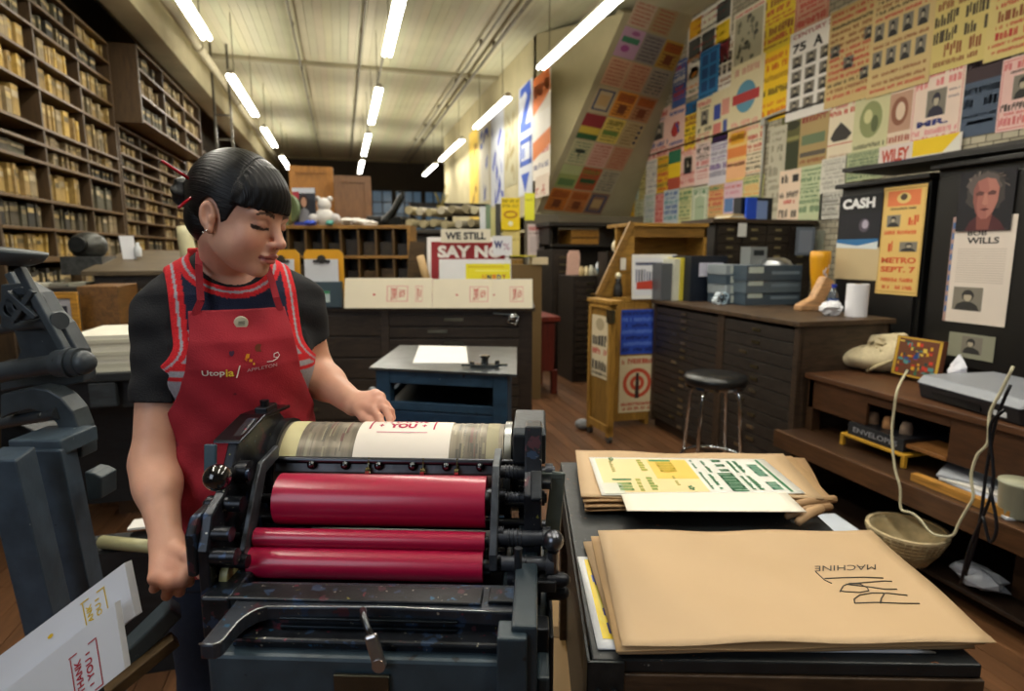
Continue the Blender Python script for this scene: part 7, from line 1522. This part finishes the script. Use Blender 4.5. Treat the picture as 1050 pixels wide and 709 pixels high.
# rear: wooden partitions, machinery, rolls, windows
def rear(px0, py0, px1, y, d, c, label, z0=0., mt='woodv', nm='wooden_partition', cat='partition'):
    a = YP(px0, py0, y); b = YP(px1, py0, y); m = MB(c); m.box(a.x, y, z0, b.x, y+d, a.z); m.box(a.x, y-.03, a.z-.12, b.x, y, a.z, c); m.box(a.x, y-.03, z0, a.x+.12, y, a.z-.12); m.box(b.x-.12, y-.03, z0, b.x, y, a.z-.12); return solo(m, nm, mt, label, cat)
rear(296, 170, 341, 12.5, .3, '#a06a20', 'tall orange-brown wooden partition in the far background')
rear(342, 180, 380, 12.0, .3, '#6c4826', 'darker wooden partition right of the orange-brown one')
m = MB('#23211e'); a = YP(378, 210, 11); 
def darkm(px0, py0, px1, y, d, c, nm, label, cat, z0=0): a = YP(px0, py0, y); b = YP(px1, py0, y); m = MB(c); m.box(a.x, y, z0, b.x, y+d, a.z); m.box(a.x-.05, y-.1, a.z, b.x+.05, y+d, a.z+.06); return solo(m, nm, 'darkwood', label, cat, bevel=.01), a.z+.06
_, zq1 = darkm(380, 226, 424, 9.5, .8, '#2a2824', 'machine_cabinet', 'dark machine cabinet behind the right end of the rack', 'cabinet')
_, zq2 = darkm(424, 240, 500, 8.4, .6, '#2c2820', 'storage_shelf', 'dark storage shelf stacked with paper rolls in the background', 'shelf')
m = MB('#1c1a18'); a = YP(420, 208, 9.0); b = YP(500, 212, 9.0); m.box(a.x, 8.9, a.z-.05, b.x, 9.1, a.z); m.box(a.x, 8.9, 0, a.x+.06, 9.1, a.z-.05); m.box(b.x-.06, 8.9, 0, b.x, 9.1, a.z-.05); m.box((a.x+b.x)/2-.03, 8.9, 0, (a.x+b.x)/2+.03, 9.1, a.z-.05); m.box(a.x, 8.9, zq2+.22, b.x, 9.1, zq2+.26); solo(m, 'rack_frame', 'iron', 'dark open rack frame behind the paper rolls', 'rack')
rr = random.Random(18)
for i, (px, py) in enumerate(((425, 216), (437, 217), (449, 218), (458, 216), (470, 215), (483, 214), (492, 216), (428, 229), (440, 230), (452, 229), (464, 231), (476, 230), (489, 229))):
    v = YP(px, py, 8.5); m = MB(rr.choice(['#c0b898', '#a89c78', '#8a8064', '#b8b09a'])); L2 = rr.uniform(.08, .13); m.cyl((v.x-L2, 8.45, v.z), (v.x+L2, 8.75, v.z), .055, n=14); solo(m, 'paper_roll', 'paper', 'short paper roll lying on the background rack', 'roll', 'paper rolls on the background rack')
m = MB('#14140f'); v = [DP(*q, 8.8, 16) for q in ((392, 236), (396, 226), (404, 216), (410, 205), (414, 198))]; m.tube(v, [.09, .07, .05, .05, .03], 10); m.bar(DP(386, 232, 8.8, 16), DP(412, 226, 8.8, 16), .10, .10); m.bar(v[4], DP(408, 196, 8.8, 16), .03, .03); m.box(v[0].x-.2, v[0].y-.1, 0, v[0].x+.2, v[0].y+.2, v[0].z); solo(m, 'lever_press', 'iron', 'black lever of an old machine silhouetted against the far windows', 'machine')
m = MB('#8a7c3c'); v = DP(452, 205, 8.9, 16)
for i in range(9): p = v+Vector((random.Random(i).uniform(-.12, .12), 0, random.Random(i+9).uniform(-.05, .22))); m.bar(v-Vector((0, 0, .1)), p, .012, .012)
m.cyl(v-Vector((0, 0, .25)), v-Vector((0, 0, .08)), .05, .06, 12); solo(m, 'dried_plant', 'rough', 'small dried yellowish plant on the dark background rack', 'plant')
def ysheet(px0, py0, px1, py1, b, bg, label, fn, nm='poster', cat='poster'): return cface(px0, py0, px1, py1, b, bg, nm, label, cat, fn, 0, .006)
ysheet(514, 203, 533, 236, 6.3, '#dcc014', 'small yellow poster with red oval mark above the red cabinet', lambda S, rr: (S.glyphs(.05, .14, '#8a7a14', rr), S.glyphs(.2, .3, '#a8901c', rr), S.oval(.5, .52, .38, .12, '#a06418', 1), S.oval(.5, .52, .28, .07, '#dcc014', 2), S.oval(.5, .80, .13, .08, '#e0dcc0', 2)))
ysheet(515, 237, 533, 262, 6.32, '#c8b878', 'tan sheet directly beneath the small yellow poster', lambda S, rr: S.glyphs(.3, .4, '#a89858', rr))
ysheet(538, 198, 548, 226, 6.4, '#d8d838', 'lime yellow strip sheet right of the small yellow poster', lambda S, rr: S.glyphs(.2, .3, '#a8a828', rr))
for i, (px0, px1, py0, c) in enumerate(((492, 498, 212, '#c8ccd0'), (498, 503, 210, '#6a8068'), (503, 508, 214, '#b8b47c'), (508, 513, 209, '#3a3a38'))):
    a = DP(px0, py0, 6.6, 16); c_ = DP(px1, 240, 6.6, 16); m = MB(c); m.T(Matrix.Translation((a.x, a.y, 0)) @ Matrix.Rotation(R(-16), 4, 'Z')); m.box(0, 0, 1.42, (c_-a).dot(g1), .2, a.z); m.T(None); solo(m, 'file', 'paper', 'upright file left of the small yellow poster, %s from the left' % ORDN[i], 'file')
m = MB('#8c6c30'); a = DP(488, 240, 6.55, 16); c_ = DP(536, 300, 6.55, 16); m.T(Matrix.Translation((a.x, a.y, 0)) @ Matrix.Rotation(R(-16), 4, 'Z')); m.box(0, 0, 0, (c_-a).dot(g1), .35, 1.42); m.T(None); solo(m, 'oak_stand', 'woodv', 'yellowish oak stand supporting files and the small yellow poster', 'stand')
m = MB('#d8cc30'); a = DP(524, 263, 6.1, 16); m.T(Matrix.Translation((a.x, a.y, a.z)) @ Matrix.Rotation(R(-10), 4, 'Z')); m.box(0, -.1, 0, .24, .1, .008); m.box(.2, -.1, -.08, .36, .1, -.01, '#c8b898'); m.box(.0, -.08, -a.z, .3, .08, -.08, '#6a5430'); m.T(None); solo(m, 'yellow_card', 'paper', 'yellow card and box on a stand right of the SAY NO sign', 'card')
# ============================================================ PLATEN PRESS, LEFT EDGE
PPb = 1.55
def pq(px, py, b=PPb): return DP(px, py, b, 16)
O_ = pq(50, 640); t = thing('platen_press', 'old grey-blue cast iron platen press at the left edge', 'printing press', (O_.x, O_.y, 0), 0)
IG = '#363d43'
def ppm(c=IG): return wmb(t, c)
def plate2(pts, b, th, nm, m_='paint', c=IG, par=None, bev=.004):
    """cast plate seen face on: outline in picture points at distance b"""
    P3 = [pq(x, y, b) for x, y in pts]; n = len(P3); bk = Vector((g2.x, g2.y, 0))*th; vs = P3+[p+bk for p in P3]; ar = sum(pts[i][0]*pts[(i+1) % n][1]-pts[(i+1) % n][0]*pts[i][1] for i in range(n))
    f0 = list(range(n)); f1 = list(range(n, 2*n))
    if ar > 0: f0 = f0[::-1]
    else: f1 = f1[::-1]
    sides = [((i+1) % n, i, n+i, n+(i+1) % n) if ar < 0 else (i, (i+1) % n, n+(i+1) % n, n+i) for i in range(n)]
    m = ppm(c); m.add(vs, [tuple(f0), tuple(f1)]+sides); return m.build(nm, m_, t if par is None else par, bevel=bev)
m = ppm('#3c4449'); v = pq(4, 262, 1.45); m.T(wmb(t).M @ Matrix.Translation(v) @ Matrix.Rotation(R(8), 4, 'Y')); m.lathe([(.0, -.022), (.05, -.02), (.075, -.008), (.085, .01), (.085, .016), (.0, .018)], (0, 0, 0), 36); m.build('ink_disc', 'paint', t)
m = ppm('#3e474e'); m.bar(pq(20, 275, 1.50), pq(74, 372, 1.50), .022, .02); m.bar(pq(10, 280, 1.62), pq(60, 372, 1.62), .02, .02); m.build('roller_arm', 'paint', t, bevel=.003)
plate2([(0, 292), (22, 290), (40, 300), (52, 320), (64, 332), (72, 346), (80, 360), (86, 384), (86, 392), (60, 398), (30, 396), (0, 402), (0, 380), (14, 378), (20, 360), (14, 340), (0, 336)], 1.56, .05, 'cast_side')
m = ppm(); m.cyl(pq(0, 338, 1.60), pq(56, 330, 1.52), .014, n=16); m.cyl(pq(50, 331, 1.53), pq(62, 329, 1.51), .022, n=16); m.build('upper_shaft', 'paint', t)
m = ppm(); m.cyl(pq(-10, 384, 1.50), pq(64, 372, 1.46), .026, .024, 20); m.cyl(pq(60, 373, 1.46), pq(84, 371, 1.45), .034, n=24); m.cyl(pq(70, 372, 1.45), pq(74, 372, 1.45), .037, n=24); m.ball(pq(85, 372, 1.45), .03, n=16); m.build('main_shaft', 'paint', t, bevel=.002)
m = ppm('#3a4248')
for (q, r_) in (((22, 312), .042), ((10, 318), .030)): v = pq(*q, 1.50); m.ring(v, v+Vector((g2.x, g2.y, 0))*.03, r_, r_*.55, 28); m.cyl(v, v+Vector((g2.x, g2.y, 0))*.035, r_*.25, n=12)
m.bar(pq(8, 300, 1.49), pq(38, 326, 1.49), .018, .014); m.bar(pq(34, 298, 1.49), pq(14, 330, 1.49), .016, .014); m.build('throw_off_link', 'paint', t, bevel=.002)
m = ppm('#3e474d'); n = 18; pts = [(40+30*math.cos(a), 420+42*math.sin(a)) for a in [math.pi*1.55+(math.pi*.55)*k/n for k in range(n+1)]]
outer = [(34, 398), (48, 400), (62, 408), (74, 422), (81, 440), (84, 458), (84, 470)]; inner = [(66, 470), (64, 452), (57, 434), (46, 424), (30, 420), (10, 425), (0, 430), (0, 405)]
plate2(outer+inner, 1.50, .06, 'curved_arm', c='#3e474d')
m = ppm(); m.cyl(pq(0, 434, 1.56), pq(60, 424, 1.50), .016, n=14); m.build('lower_shaft', 'paint', t)
plate2([(0, 436), (20, 436), (48, 448), (58, 470), (58, 476), (0, 476)], 1.60, .10, 'bed_casting', 'iron', '#1c2024')
m = ppm('#3c4952')
def post(px0, px1, py0, lean, b, nm):
    a = pq(px0, py0, b); c = pq(px1, py0, b); w_ = (c-a).dot(g1); bot = .0; m = ppm('#3a4856'); d_ = Vector((g2.x, g2.y, 0))*.09+Vector((g1.x, g1.y, 0))*(-.03); G = Vector((g1.x, g1.y, 0)); sh = G*lean; A_ = [a, a+G*w_, a+G*w_+d_, a+d_]; B_ = [Vector((p.x, p.y, 0))+sh for p in A_]
    m.add(A_+B_, [(3, 2, 1, 0), (4, 5, 6, 7), (0, 1, 5, 4), (1, 2, 6, 5), (2, 3, 7, 6), (3, 0, 4, 7)]); return m.build(nm, 'paint', t, bevel=.004)
post(28, 62, 462, .09, 1.38, 'leg_post'); post(-20, 16, 472, .11, 1.20, 'leg_post')
m = ppm('#42505c'); a = pq(46, 440, 1.40); m.T(wmb(t).M @ Matrix.Translation(pq(46, 456, 1.42)) @ Matrix.Rotation(R(-16), 4, 'Z')); m.box(-.065, -.03, -.02, .062, .10, .02); m.build('post_cap', 'paint', t, bevel=.004)
plate2([(86, 484), (96, 486), (104, 490), (104, 512), (90, 514), (88, 500)], 1.42, .06, 'side_lug', c='#3a464e')
m = ppm('#46525a'); m.bar(pq(100, 700, .98), pq(180, 622, 1.05), .055, .03); m.build('feed_rail', 'paint', t, bevel=.004); m = ppm('#5a4830'); m.bar(pq(110, 712, .95), pq(180, 655, 1.02), .03, .02); m.build('wooden_rail', 'wood', t, bevel=.002)
m = ppm('#12161a'); m.T(None); 
# printed card stacks leaning at the lower left corner
def leaning(p4_, b4, c, th, nm, label, fn):
    P3 = [pq(x, y, b) for (x, y), b in zip(p4_, b4)]; U = P3[2]-P3[3]; V = P3[0]-P3[3]; S = Sheet(P3[3], U, V, U.length, V.length, c, th)
    S.U = U.normalized(); S.V = V.normalized(); N = S.U.cross(S.V).normalized(); S.m.v = []; S.m.f = []; S.m.c = []; S.m.sm = []; S.N = N
    if N.y > 0: S.N = -N
    t_ = S.N*th; P_ = S.P; a, b, cc, d = P_(0, 0), P_(S.w, 0), P_(S.w, S.h), P_(0, S.h)
    S.m.add([a, b, cc, d, a+t_, b+t_, cc+t_, d+t_], [(3, 2, 1, 0), (4, 5, 6, 7), (0, 1, 5, 4), (1, 2, 6, 5), (2, 3, 7, 6), (3, 0, 4, 7)]); fn(S); return S.done(nm, label, 'card', 'printed THANK YOU cards at the lower left')
def stroke(S, a, b, w, c, lift=1):
    A_ = S.P(a[0]*S.w, (1-a[1])*S.h, S.t+.0008); B_ = S.P(b[0]*S.w, (1-b[1])*S.h, S.t+.0008); d = (B_-A_).normalized(); n_ = S.N.cross(d)*w/2; S.m.add([A_-n_, B_-n_, B_+n_, A_+n_], [(0, 1, 2, 3)], c)
def ty_side(u, v, c, s_=1.):
    """THANK / YOU reading down the card inside its bracket marks"""
    def f(S):
        e = S.t+.0008
        vs, fs, asp = text_faces('THANK', bold=.03); S.m.add([S.P(S.w*u-.030*s_-y*.020*s_, S.h*v+x*.082*s_, e) for x, y in vs], fs, c)
        vs, fs, asp = text_faces('YOU', bold=.03); S.m.add([S.P(S.w*u+.002*s_-y*.020*s_, S.h*v+x*.052*s_, e) for x, y in vs], fs, c)
        for dx in (-.050, .030): S.m.add([S.P(S.w*u+dx*s_, S.h*v-.055*s_, e), S.P(S.w*u+dx*s_+.002, S.h*v-.055*s_, e), S.P(S.w*u+dx*s_+.002, S.h*v+.055*s_, e), S.P(S.w*u+dx*s_, S.h*v+.055*s_, e)], [(0, 1, 2, 3)], c)
        for dy in (-.058, .056): 
            for sg in (-1, 1): S.m.add([S.P(S.w*u+sg*.030*s_-.010*s_-.008, S.h*v+dy*s_, e), S.P(S.w*u+sg*.030*s_-.010*s_+.008, S.h*v+dy*s_, e), S.P(S.w*u+sg*.030*s_-.010*s_+.008, S.h*v+dy*s_+.002, e), S.P(S.w*u+sg*.030*s_-.010*s_-.008, S.h*v+dy*s_+.002, e)], [(0, 1, 2, 3)], c)
        for sg in (-1, 1): S.m.add([S.P(S.w*u+.002*s_-.004, S.h*v+sg*.038*s_-.0012, e), S.P(S.w*u+.002*s_+.004, S.h*v+sg*.038*s_-.0012, e), S.P(S.w*u+.002*s_+.004, S.h*v+sg*.038*s_+.0012, e), S.P(S.w*u+.002*s_-.004, S.h*v+sg*.038*s_+.0012, e)], [(0, 1, 2, 3)], c)
    return f
def cardA(S): ty_side(.80, .50, '#d8b420', .52)(S); S.oval(.50, .30, .018, .034, '#e0b820', 2)
def cardB(S): ty_side(.76, .38, '#b02838', .62)(S)
leaning([(-20, 690), (134, 576), (146, 628), (-10, 745)], (.88, .92, .90, .86), '#d8dae2', .018, 'printed_card', 'white card with yellow THANK YOU print, behind the red one', cardA)
leaning([(-10, 722), (121, 625), (134, 682), (0, 790)], (.84, .875, .855, .82), '#dcdee4', .014, 'printed_card', 'white card with red THANK YOU print at the lower left corner', cardB)
# ============================================================ FOREGROUND TABLE
TZ = .87; q1, q2 = fr(17)
FLc = ZP(607, 676, TZ); fa, fb_ = FLc.dot(q1), FLc.dot(q2); BLc = ZP(583, 474, TZ); ba, bb_ = BLc.dot(q1), BLc.dot(q2)
TW = .60; bw = fa
t = thing('imposing_table', 'black-topped wooden worktable carrying kraft paper and posters, in the foreground', 'table', tuple((q1*(fa+TW/2)+q2*((fb_+bb_)/2)).xy)+(0,), R(-17))
ca, cb = fa+TW/2, (fb_+bb_)/2; hw_, hd_ = TW/2+.0, (bb_-fb_)/2
m = MB('#1d2124'); m.box(-hw_, -hd_, TZ-.022, hw_, hd_, TZ); m.build('tabletop', mat('scratched_black_top', .42, .15, var=.35, vscale=14, bump=.12, bscale=50, speck=[(60, .70, H('7a4a28')), (90, .74, H('8a8a86')), (24, .69, H('3a2c22'))]), t, bevel=.003)
m = MB('#3c2c1e'); m.box(-hw_-.004, -hd_-.004, TZ-.10, hw_+.004, -hd_+.02, TZ-.024); m.box(-hw_-.004, hd_-.02, TZ-.10, hw_+.004, hd_+.004, TZ-.024); m.box(-hw_-.004, -hd_, TZ-.10, -hw_+.02, hd_, TZ-.024, '#2a2620'); m.box(hw_-.02, -hd_, TZ-.10, hw_+.004, hd_, TZ-.024); m.build('apron_rail', 'darkwood', t, bevel=.002)
m = MB('#23201c'); m.box(-hw_+.02, -hd_+.03, .12, hw_-.03, hd_-.03, TZ-.10); m.build('drawer_body', 'darkwood', t, bevel=.003)
for k in range(7): m = MB('#2c2720'); z = .16+k*.085; m.box(-hw_+.03, -hd_+.018, z, hw_-.04, -hd_+.03, z+.078); d = m.build('drawer', 'darkwood', t, bevel=.002); m = MB('#8a8460'); m.box(-.04, -hd_+.012, z+.03, .04, -hd_+.02, z+.05); m.build('label_holder', 'steel', d)
for sx in (-1, 1):
    for sy in (-1, 1): m = MB('#3a2a1c'); m.cbox(sx*(hw_-.03), sy*(hd_-.03), (TZ-.03)/2, .06, .06, TZ-.03); m.build('leg', 'darkwood', t, bevel=.004)
m = MB('#2a2e30'); m.box(-hw_-.008, -hd_-.008, TZ-.09, -hw_+.05, -hd_-.003, TZ-.0); m.box(-hw_-.008, -hd_-.008, TZ-.09, -hw_-.003, -hd_+.06, TZ-.0); 
for dx in (.01, .035): m.cyl((-hw_+dx, -hd_-.008, TZ-.05), (-hw_+dx, -hd_-.013, TZ-.05), .005, n=10)
m.build('corner_plate', 'iron', t, bevel=.001)
def flat(pts, z, th, c, nm, label, cat, mt='paper', curl=0., nsub=14, group=None, seed=1):
    """sheet lying flat: 4 picture corners (back-left, back-right, front-right, front-left), gently cockled"""
    P4 = [ZP(*p, z) for p in pts]; rr = random.Random(seed); vs = []; fs = []; n = nsub
    for j in range(n+1):
        for i in range(n+1):
            u, v = i/n, j/n; p = (P4[3]*(1-u)+P4[2]*u)*(1-v)+(P4[0]*(1-u)+P4[1]*u)*v
            dz = curl*(.5*math.sin(u*7+seed)*math.sin(v*5+seed*2)+.35*math.sin(u*15+v*9+seed)+.5)
            vs.append((p.x, p.y, z+dz))
    N0 = len(vs); vs += [(a, b, c_-th) for a, b, c_ in vs]
    for j in range(n):
        for i in range(n): a = j*(n+1)+i; fs.append((a, a+1, a+n+2, a+n+1)); fs.append((N0+a, N0+a+n+1, N0+a+n+2, N0+a+1))
    for i in range(n):
        fs.append((i+1, i, N0+i, N0+i+1)); a = n*(n+1)+i; fs.append((a, a+1, N0+a+1, N0+a)); a = i*(n+1); fs.append((a, a+n+1, N0+a+n+1, N0+a)); a = i*(n+1)+n; fs.append((a+n+1, a, N0+a, N0+a+n+1))
    m = MB(c); m.add(vs, fs, None, True); return m, P4
def flat_solo(*a, **k): m, _ = flat(*a, **k); return solo(m, a[4], k.get('mt', 'paper'), a[5], a[6], k.get('group'))
KR = '#c2a47e'; KR2 = '#ac8e68'
# near pile
m, P4 = flat([(592, 571), (640, 572), (960, 669), (613, 665)], TZ+.004, .003, '#e4e6ea', 'x', 'x', 'x', curl=0)
BPm = m; 
def onz(px, py, z): v = ZP(px, py, z); return (v.x, v.y, z)
z = TZ+.0048
m.add([onz(*p, z) for p in ((599, 574), (603, 574), (632, 656), (618, 655))], [(0, 1, 2, 3)], '#e8cc18'); m.add([onz(*p, z+.0003) for p in ((603, 574), (640, 574), (652, 652), (625, 650))], [(0, 1, 2, 3)], '#1c2c8c')
m.add([onz(*p, z+.0006) for p in ((610, 600), (613, 600), (621, 623), (616, 624))], [(0, 1, 2, 3)], '#d8cc50'); m.add([onz(*p, z+.0006) for p in ((613, 634), (618, 630), (628, 636), (620, 640))], [(0, 1, 2, 3)], '#e8d030'); m.add([onz(*p, z+.0006) for p in ((606, 590), (610, 590), (612, 597), (608, 597))], [(0, 1, 2, 3)], '#5a6ac0')
solo(m, 'poster', 'gloss', 'white-edged blue and yellow poster poking out under the kraft paper', 'poster')
flat_solo([(598, 556), (880, 553), (1000, 664), (634, 670)], TZ+.010, .004, KR2, 'kraft_sheet', 'brown kraft sheet at the bottom of the near pile on the table', 'paper', mt='kraft', curl=.003, seed=3)
flat_solo([(606, 551), (888, 549), (1010, 662), (632, 669)], TZ+.017, .003, '#bd996b', 'kraft_sheet', 'brown kraft sheet in the middle of the near pile', 'paper', mt='kraft', curl=.004, seed=5)
m, P4 = flat([(613, 545), (893, 546), (1022, 659), (638, 664)], TZ+.026, .0015, KR, 'x', 'x', 'x', mt='kraft', curl=.006, seed=2, nsub=20)
top = rec(m.build('kraft_sheet', 'kraft', None)); tag(top, 'top kraft sheet of the near pile, hand-lettered ART MACHINE upside down', 'paper')
zt = TZ+.034
def zc(u): return 780+u[0]/2.363, 340+u[1]/2.363
from mathutils.bvhtree import BVHTree
tm = [Vector(v.co)+top.location for v in top.data.vertices]; bv = BVHTree.FromPolygons(tm, [tuple(p.vertices) for p in top.data.polygons])
def drop(px, py):
    h = bv.ray_cast(_C, ray(px, py).normalized()); v = h[0] if h[0] is not None else ZP(px, py, zt); return Vector(v)+Vector((0, 0, .0008))
inv = Matrix.Translation(top.location).inverted()
STR = [[(172, 612), (155, 604), (138, 588), (133, 583)], [(155, 600), (200, 598), (250, 597), (297, 599)],
       [(192, 632), (200, 618), (215, 612), (240, 613), (258, 622), (262, 630), (240, 634), (205, 632), (192, 630)], [(206, 614), (260, 620), (300, 626), (330, 626)], [(215, 613), (250, 610), (300, 606), (318, 607)],
       [(228, 660), (226, 650), (240, 640), (270, 635), (310, 636), (355, 641)], [(228, 660), (280, 658), (330, 660), (385, 661)], [(300, 636), (292, 648), (290, 660)]]
for i, s_ in enumerate(STR):
    m = MB('#2c241c'); m.T(inv); m.tube([drop(*zc(p)) for p in s_], .0011, 6); m.build('pen_stroke', 'plastic', top)
m = MB('#2c241c'); m.T(inv); vs, fs, asp = text_faces('MACHINE', bold=.0)
m.add([tuple(drop(*zc((205-x*148, 574+y*13+x*4)))) for x, y in vs], fs); m.build('pen_lettering', 'plastic', top)
# far pile
for i, (pts, zz, c, lb) in enumerate((([(592, 470), (820, 472), (846, 525), (600, 524)], TZ+.012, '#a5835c', 'bottom'), ([(595, 468), (825, 470), (852, 519), (600, 521)], TZ+.020, '#b08c62', 'second'), ([(592, 466), (812, 468), (854, 514), (598, 516)], TZ+.028, '#bb976b', 'third'), ([(590, 463), (803, 467), (838, 500), (845, 512), (596, 511)], TZ+.036, KR, 'top'))):
    pts = pts if len(pts) == 4 else [pts[0], pts[1], pts[3], pts[4]]
    flat_solo(pts, zz, .004, c, 'kraft_sheet', 'brown kraft sheet, %s of the far pile under the green poster' % lb, 'paper', mt='kraft', curl=.005, seed=11+i)
for i, (p, q, w) in enumerate((((800, 522), (856, 512), .016), ((806, 530), (852, 520), .014), ((818, 536), (842, 522), .018))):
    a = ZP(*p, TZ+.02); b = ZP(*q, TZ+.026); m = MB(('#b08c64', '#a07c56', '#b8946c')[i]); m.tube([a, a*.5+b*.5+Vector((0, 0, .006)), b], [w*.5, w*.7, w*.6], 6); solo(m, 'paper_fold', 'kraft', 'crumpled kraft paper end at right of far pile, %s' % ('upper', 'middle', 'lower')[i], 'paper')
m, P4 = flat([(604, 469), (783, 471), (826, 506), (617, 508)], TZ+.0425, .0012, '#e6e4dc', 'x', 'x', 'x', curl=.0)
O = P4[3]+Vector((0, 0, .0007)); z = TZ+.0432
def bil(u, v, e=0.):      # u left->right, v back->front, on the sheet
    p = (P4[0]*(1-u)+P4[1]*u)*(1-v)+(P4[3]*(1-u)+P4[2]*u)*v; return (p.x, p.y, z+e)
def bq(u0, v0, u1, v1, c, e=0.): m.add([bil(u0, v1, e), bil(u1, v1, e), bil(u1, v0, e), bil(u0, v0, e)], [(0, 1, 2, 3)], c)
GP = '#2c7a50'; bq(.03, .05, .54, .95, '#f0d8a0'); bq(.32, .08, .54, .62, '#f0c860', .0003); bq(.02, .72, .12, .97, '#d8d8c8', .0004)
rr = random.Random(3)
def col_(u0, u1, v0, v1, n_, c, e=.0006, gap=.25, hollow=False):
    for k in range(n_):
        a = v0+(v1-v0)*k/n_; b = a+(v1-v0)/n_*(1-gap)
        if rr.random() < .08: continue
        if hollow: w_ = (b-a)*.36; bq(u0, a, u1, a+w_, c, e); bq(u0, b-w_, u1, b, c, e); bq(u0 if k % 2 else u1-.012, a, (u0+.012) if k % 2 else u1, b, c, e)
        else: bq(u0, a, u0+(u1-u0)*rr.uniform(.6, 1), b, c, e)
bq(.935, .04, .95, .97, GP, .0005); LG = '#5aa080'
col_(.86, .915, .20, .93, 10, LG, hollow=True); col_(.80, .825, .10, .45, 8, GP); col_(.765, .785, .10, .45, 8, GP); col_(.795, .82, .55, .92, 8, GP); col_(.76, .78, .55, .92, 8, GP)
col_(.685, .735, .06, .42, 5, GP, hollow=True, gap=.15); col_(.655, .735, .46, .96, 6, GP, hollow=True, gap=.12); col_(.62, .64, .05, .45, 9, GP); col_(.60, .62, .50, .95, 9, GP); col_(.56, .575, .08, .90, 16, GP)
col_(.36, .45, .16, .46, 4, '#c8b020', .001, .3, True); bq(.33, .08, .45, .13, '#4c9a5c', .001); col_(.26, .30, .08, .42, 5, '#a8a838'); col_(.26, .30, .58, .92, 5, '#8aa048'); col_(.20, .23, .62, .95, 4, '#a8a848'); col_(.10, .17, .72, .93, 3, '#7aaa58', .001, .3, True); bq(.08, .62, .18, .66, '#4c8a50', .001)
col_(.10, .12, .12, .45, 7, '#b0a860'); col_(.40, .42, .55, .80, 6, '#a8a040')
for (u, v) in ((.12, .07), (.46, .86)):
    for k in range(5): a = 2*math.pi*k/5; bq(u+.010*math.cos(a)-.005, v+.04*math.sin(a)-.018, u+.010*math.cos(a)+.005, v+.04*math.sin(a)+.018, '#2c7a4c', .0012)
solo(m, 'poster', 'gloss', 'white and yellow poster with green lettering on top of far kraft pile', 'poster')
flat_solo([(637, 507), (806, 505), (827, 525), (643, 524)], TZ+.044, .0015, '#ece4d4', 'blank_card', 'blank cream card lying in front of the green-lettered poster', 'card')
# cardboard box on the floor between press and table
v = ZP(570, 690, .32); t = thing('cardboard_box', 'brown cardboard box with white label between press and table', 'box', (.52, .98, 0), R(-17))
b0 = ZP(556, 612, .33); b1 = ZP(592, 696, .33)
t.location = ((b0.x+b1.x)/2-.03, (b0.y+b1.y)/2+.05, 0); L_ = .34
m = MB('#8a6c40'); m.box(-.13, -.30, 0, .13, .22, .32); m.build('carton', 'kraft', t, bevel=.003)
m = MB('#7c6036'); m.add([(-.13, -.04, .321), (.13, -.05, .321), (.13, -.02, .336), (-.13, -.01, .336)], [(0, 1, 2, 3)]); m.build('flap', 'kraft', t, solid=.003)
m = MB('#c8ccd0'); m.box(-.08, .10, .3205, -.02, .15, .3215); m.build('label_sticker', 'gloss', t)
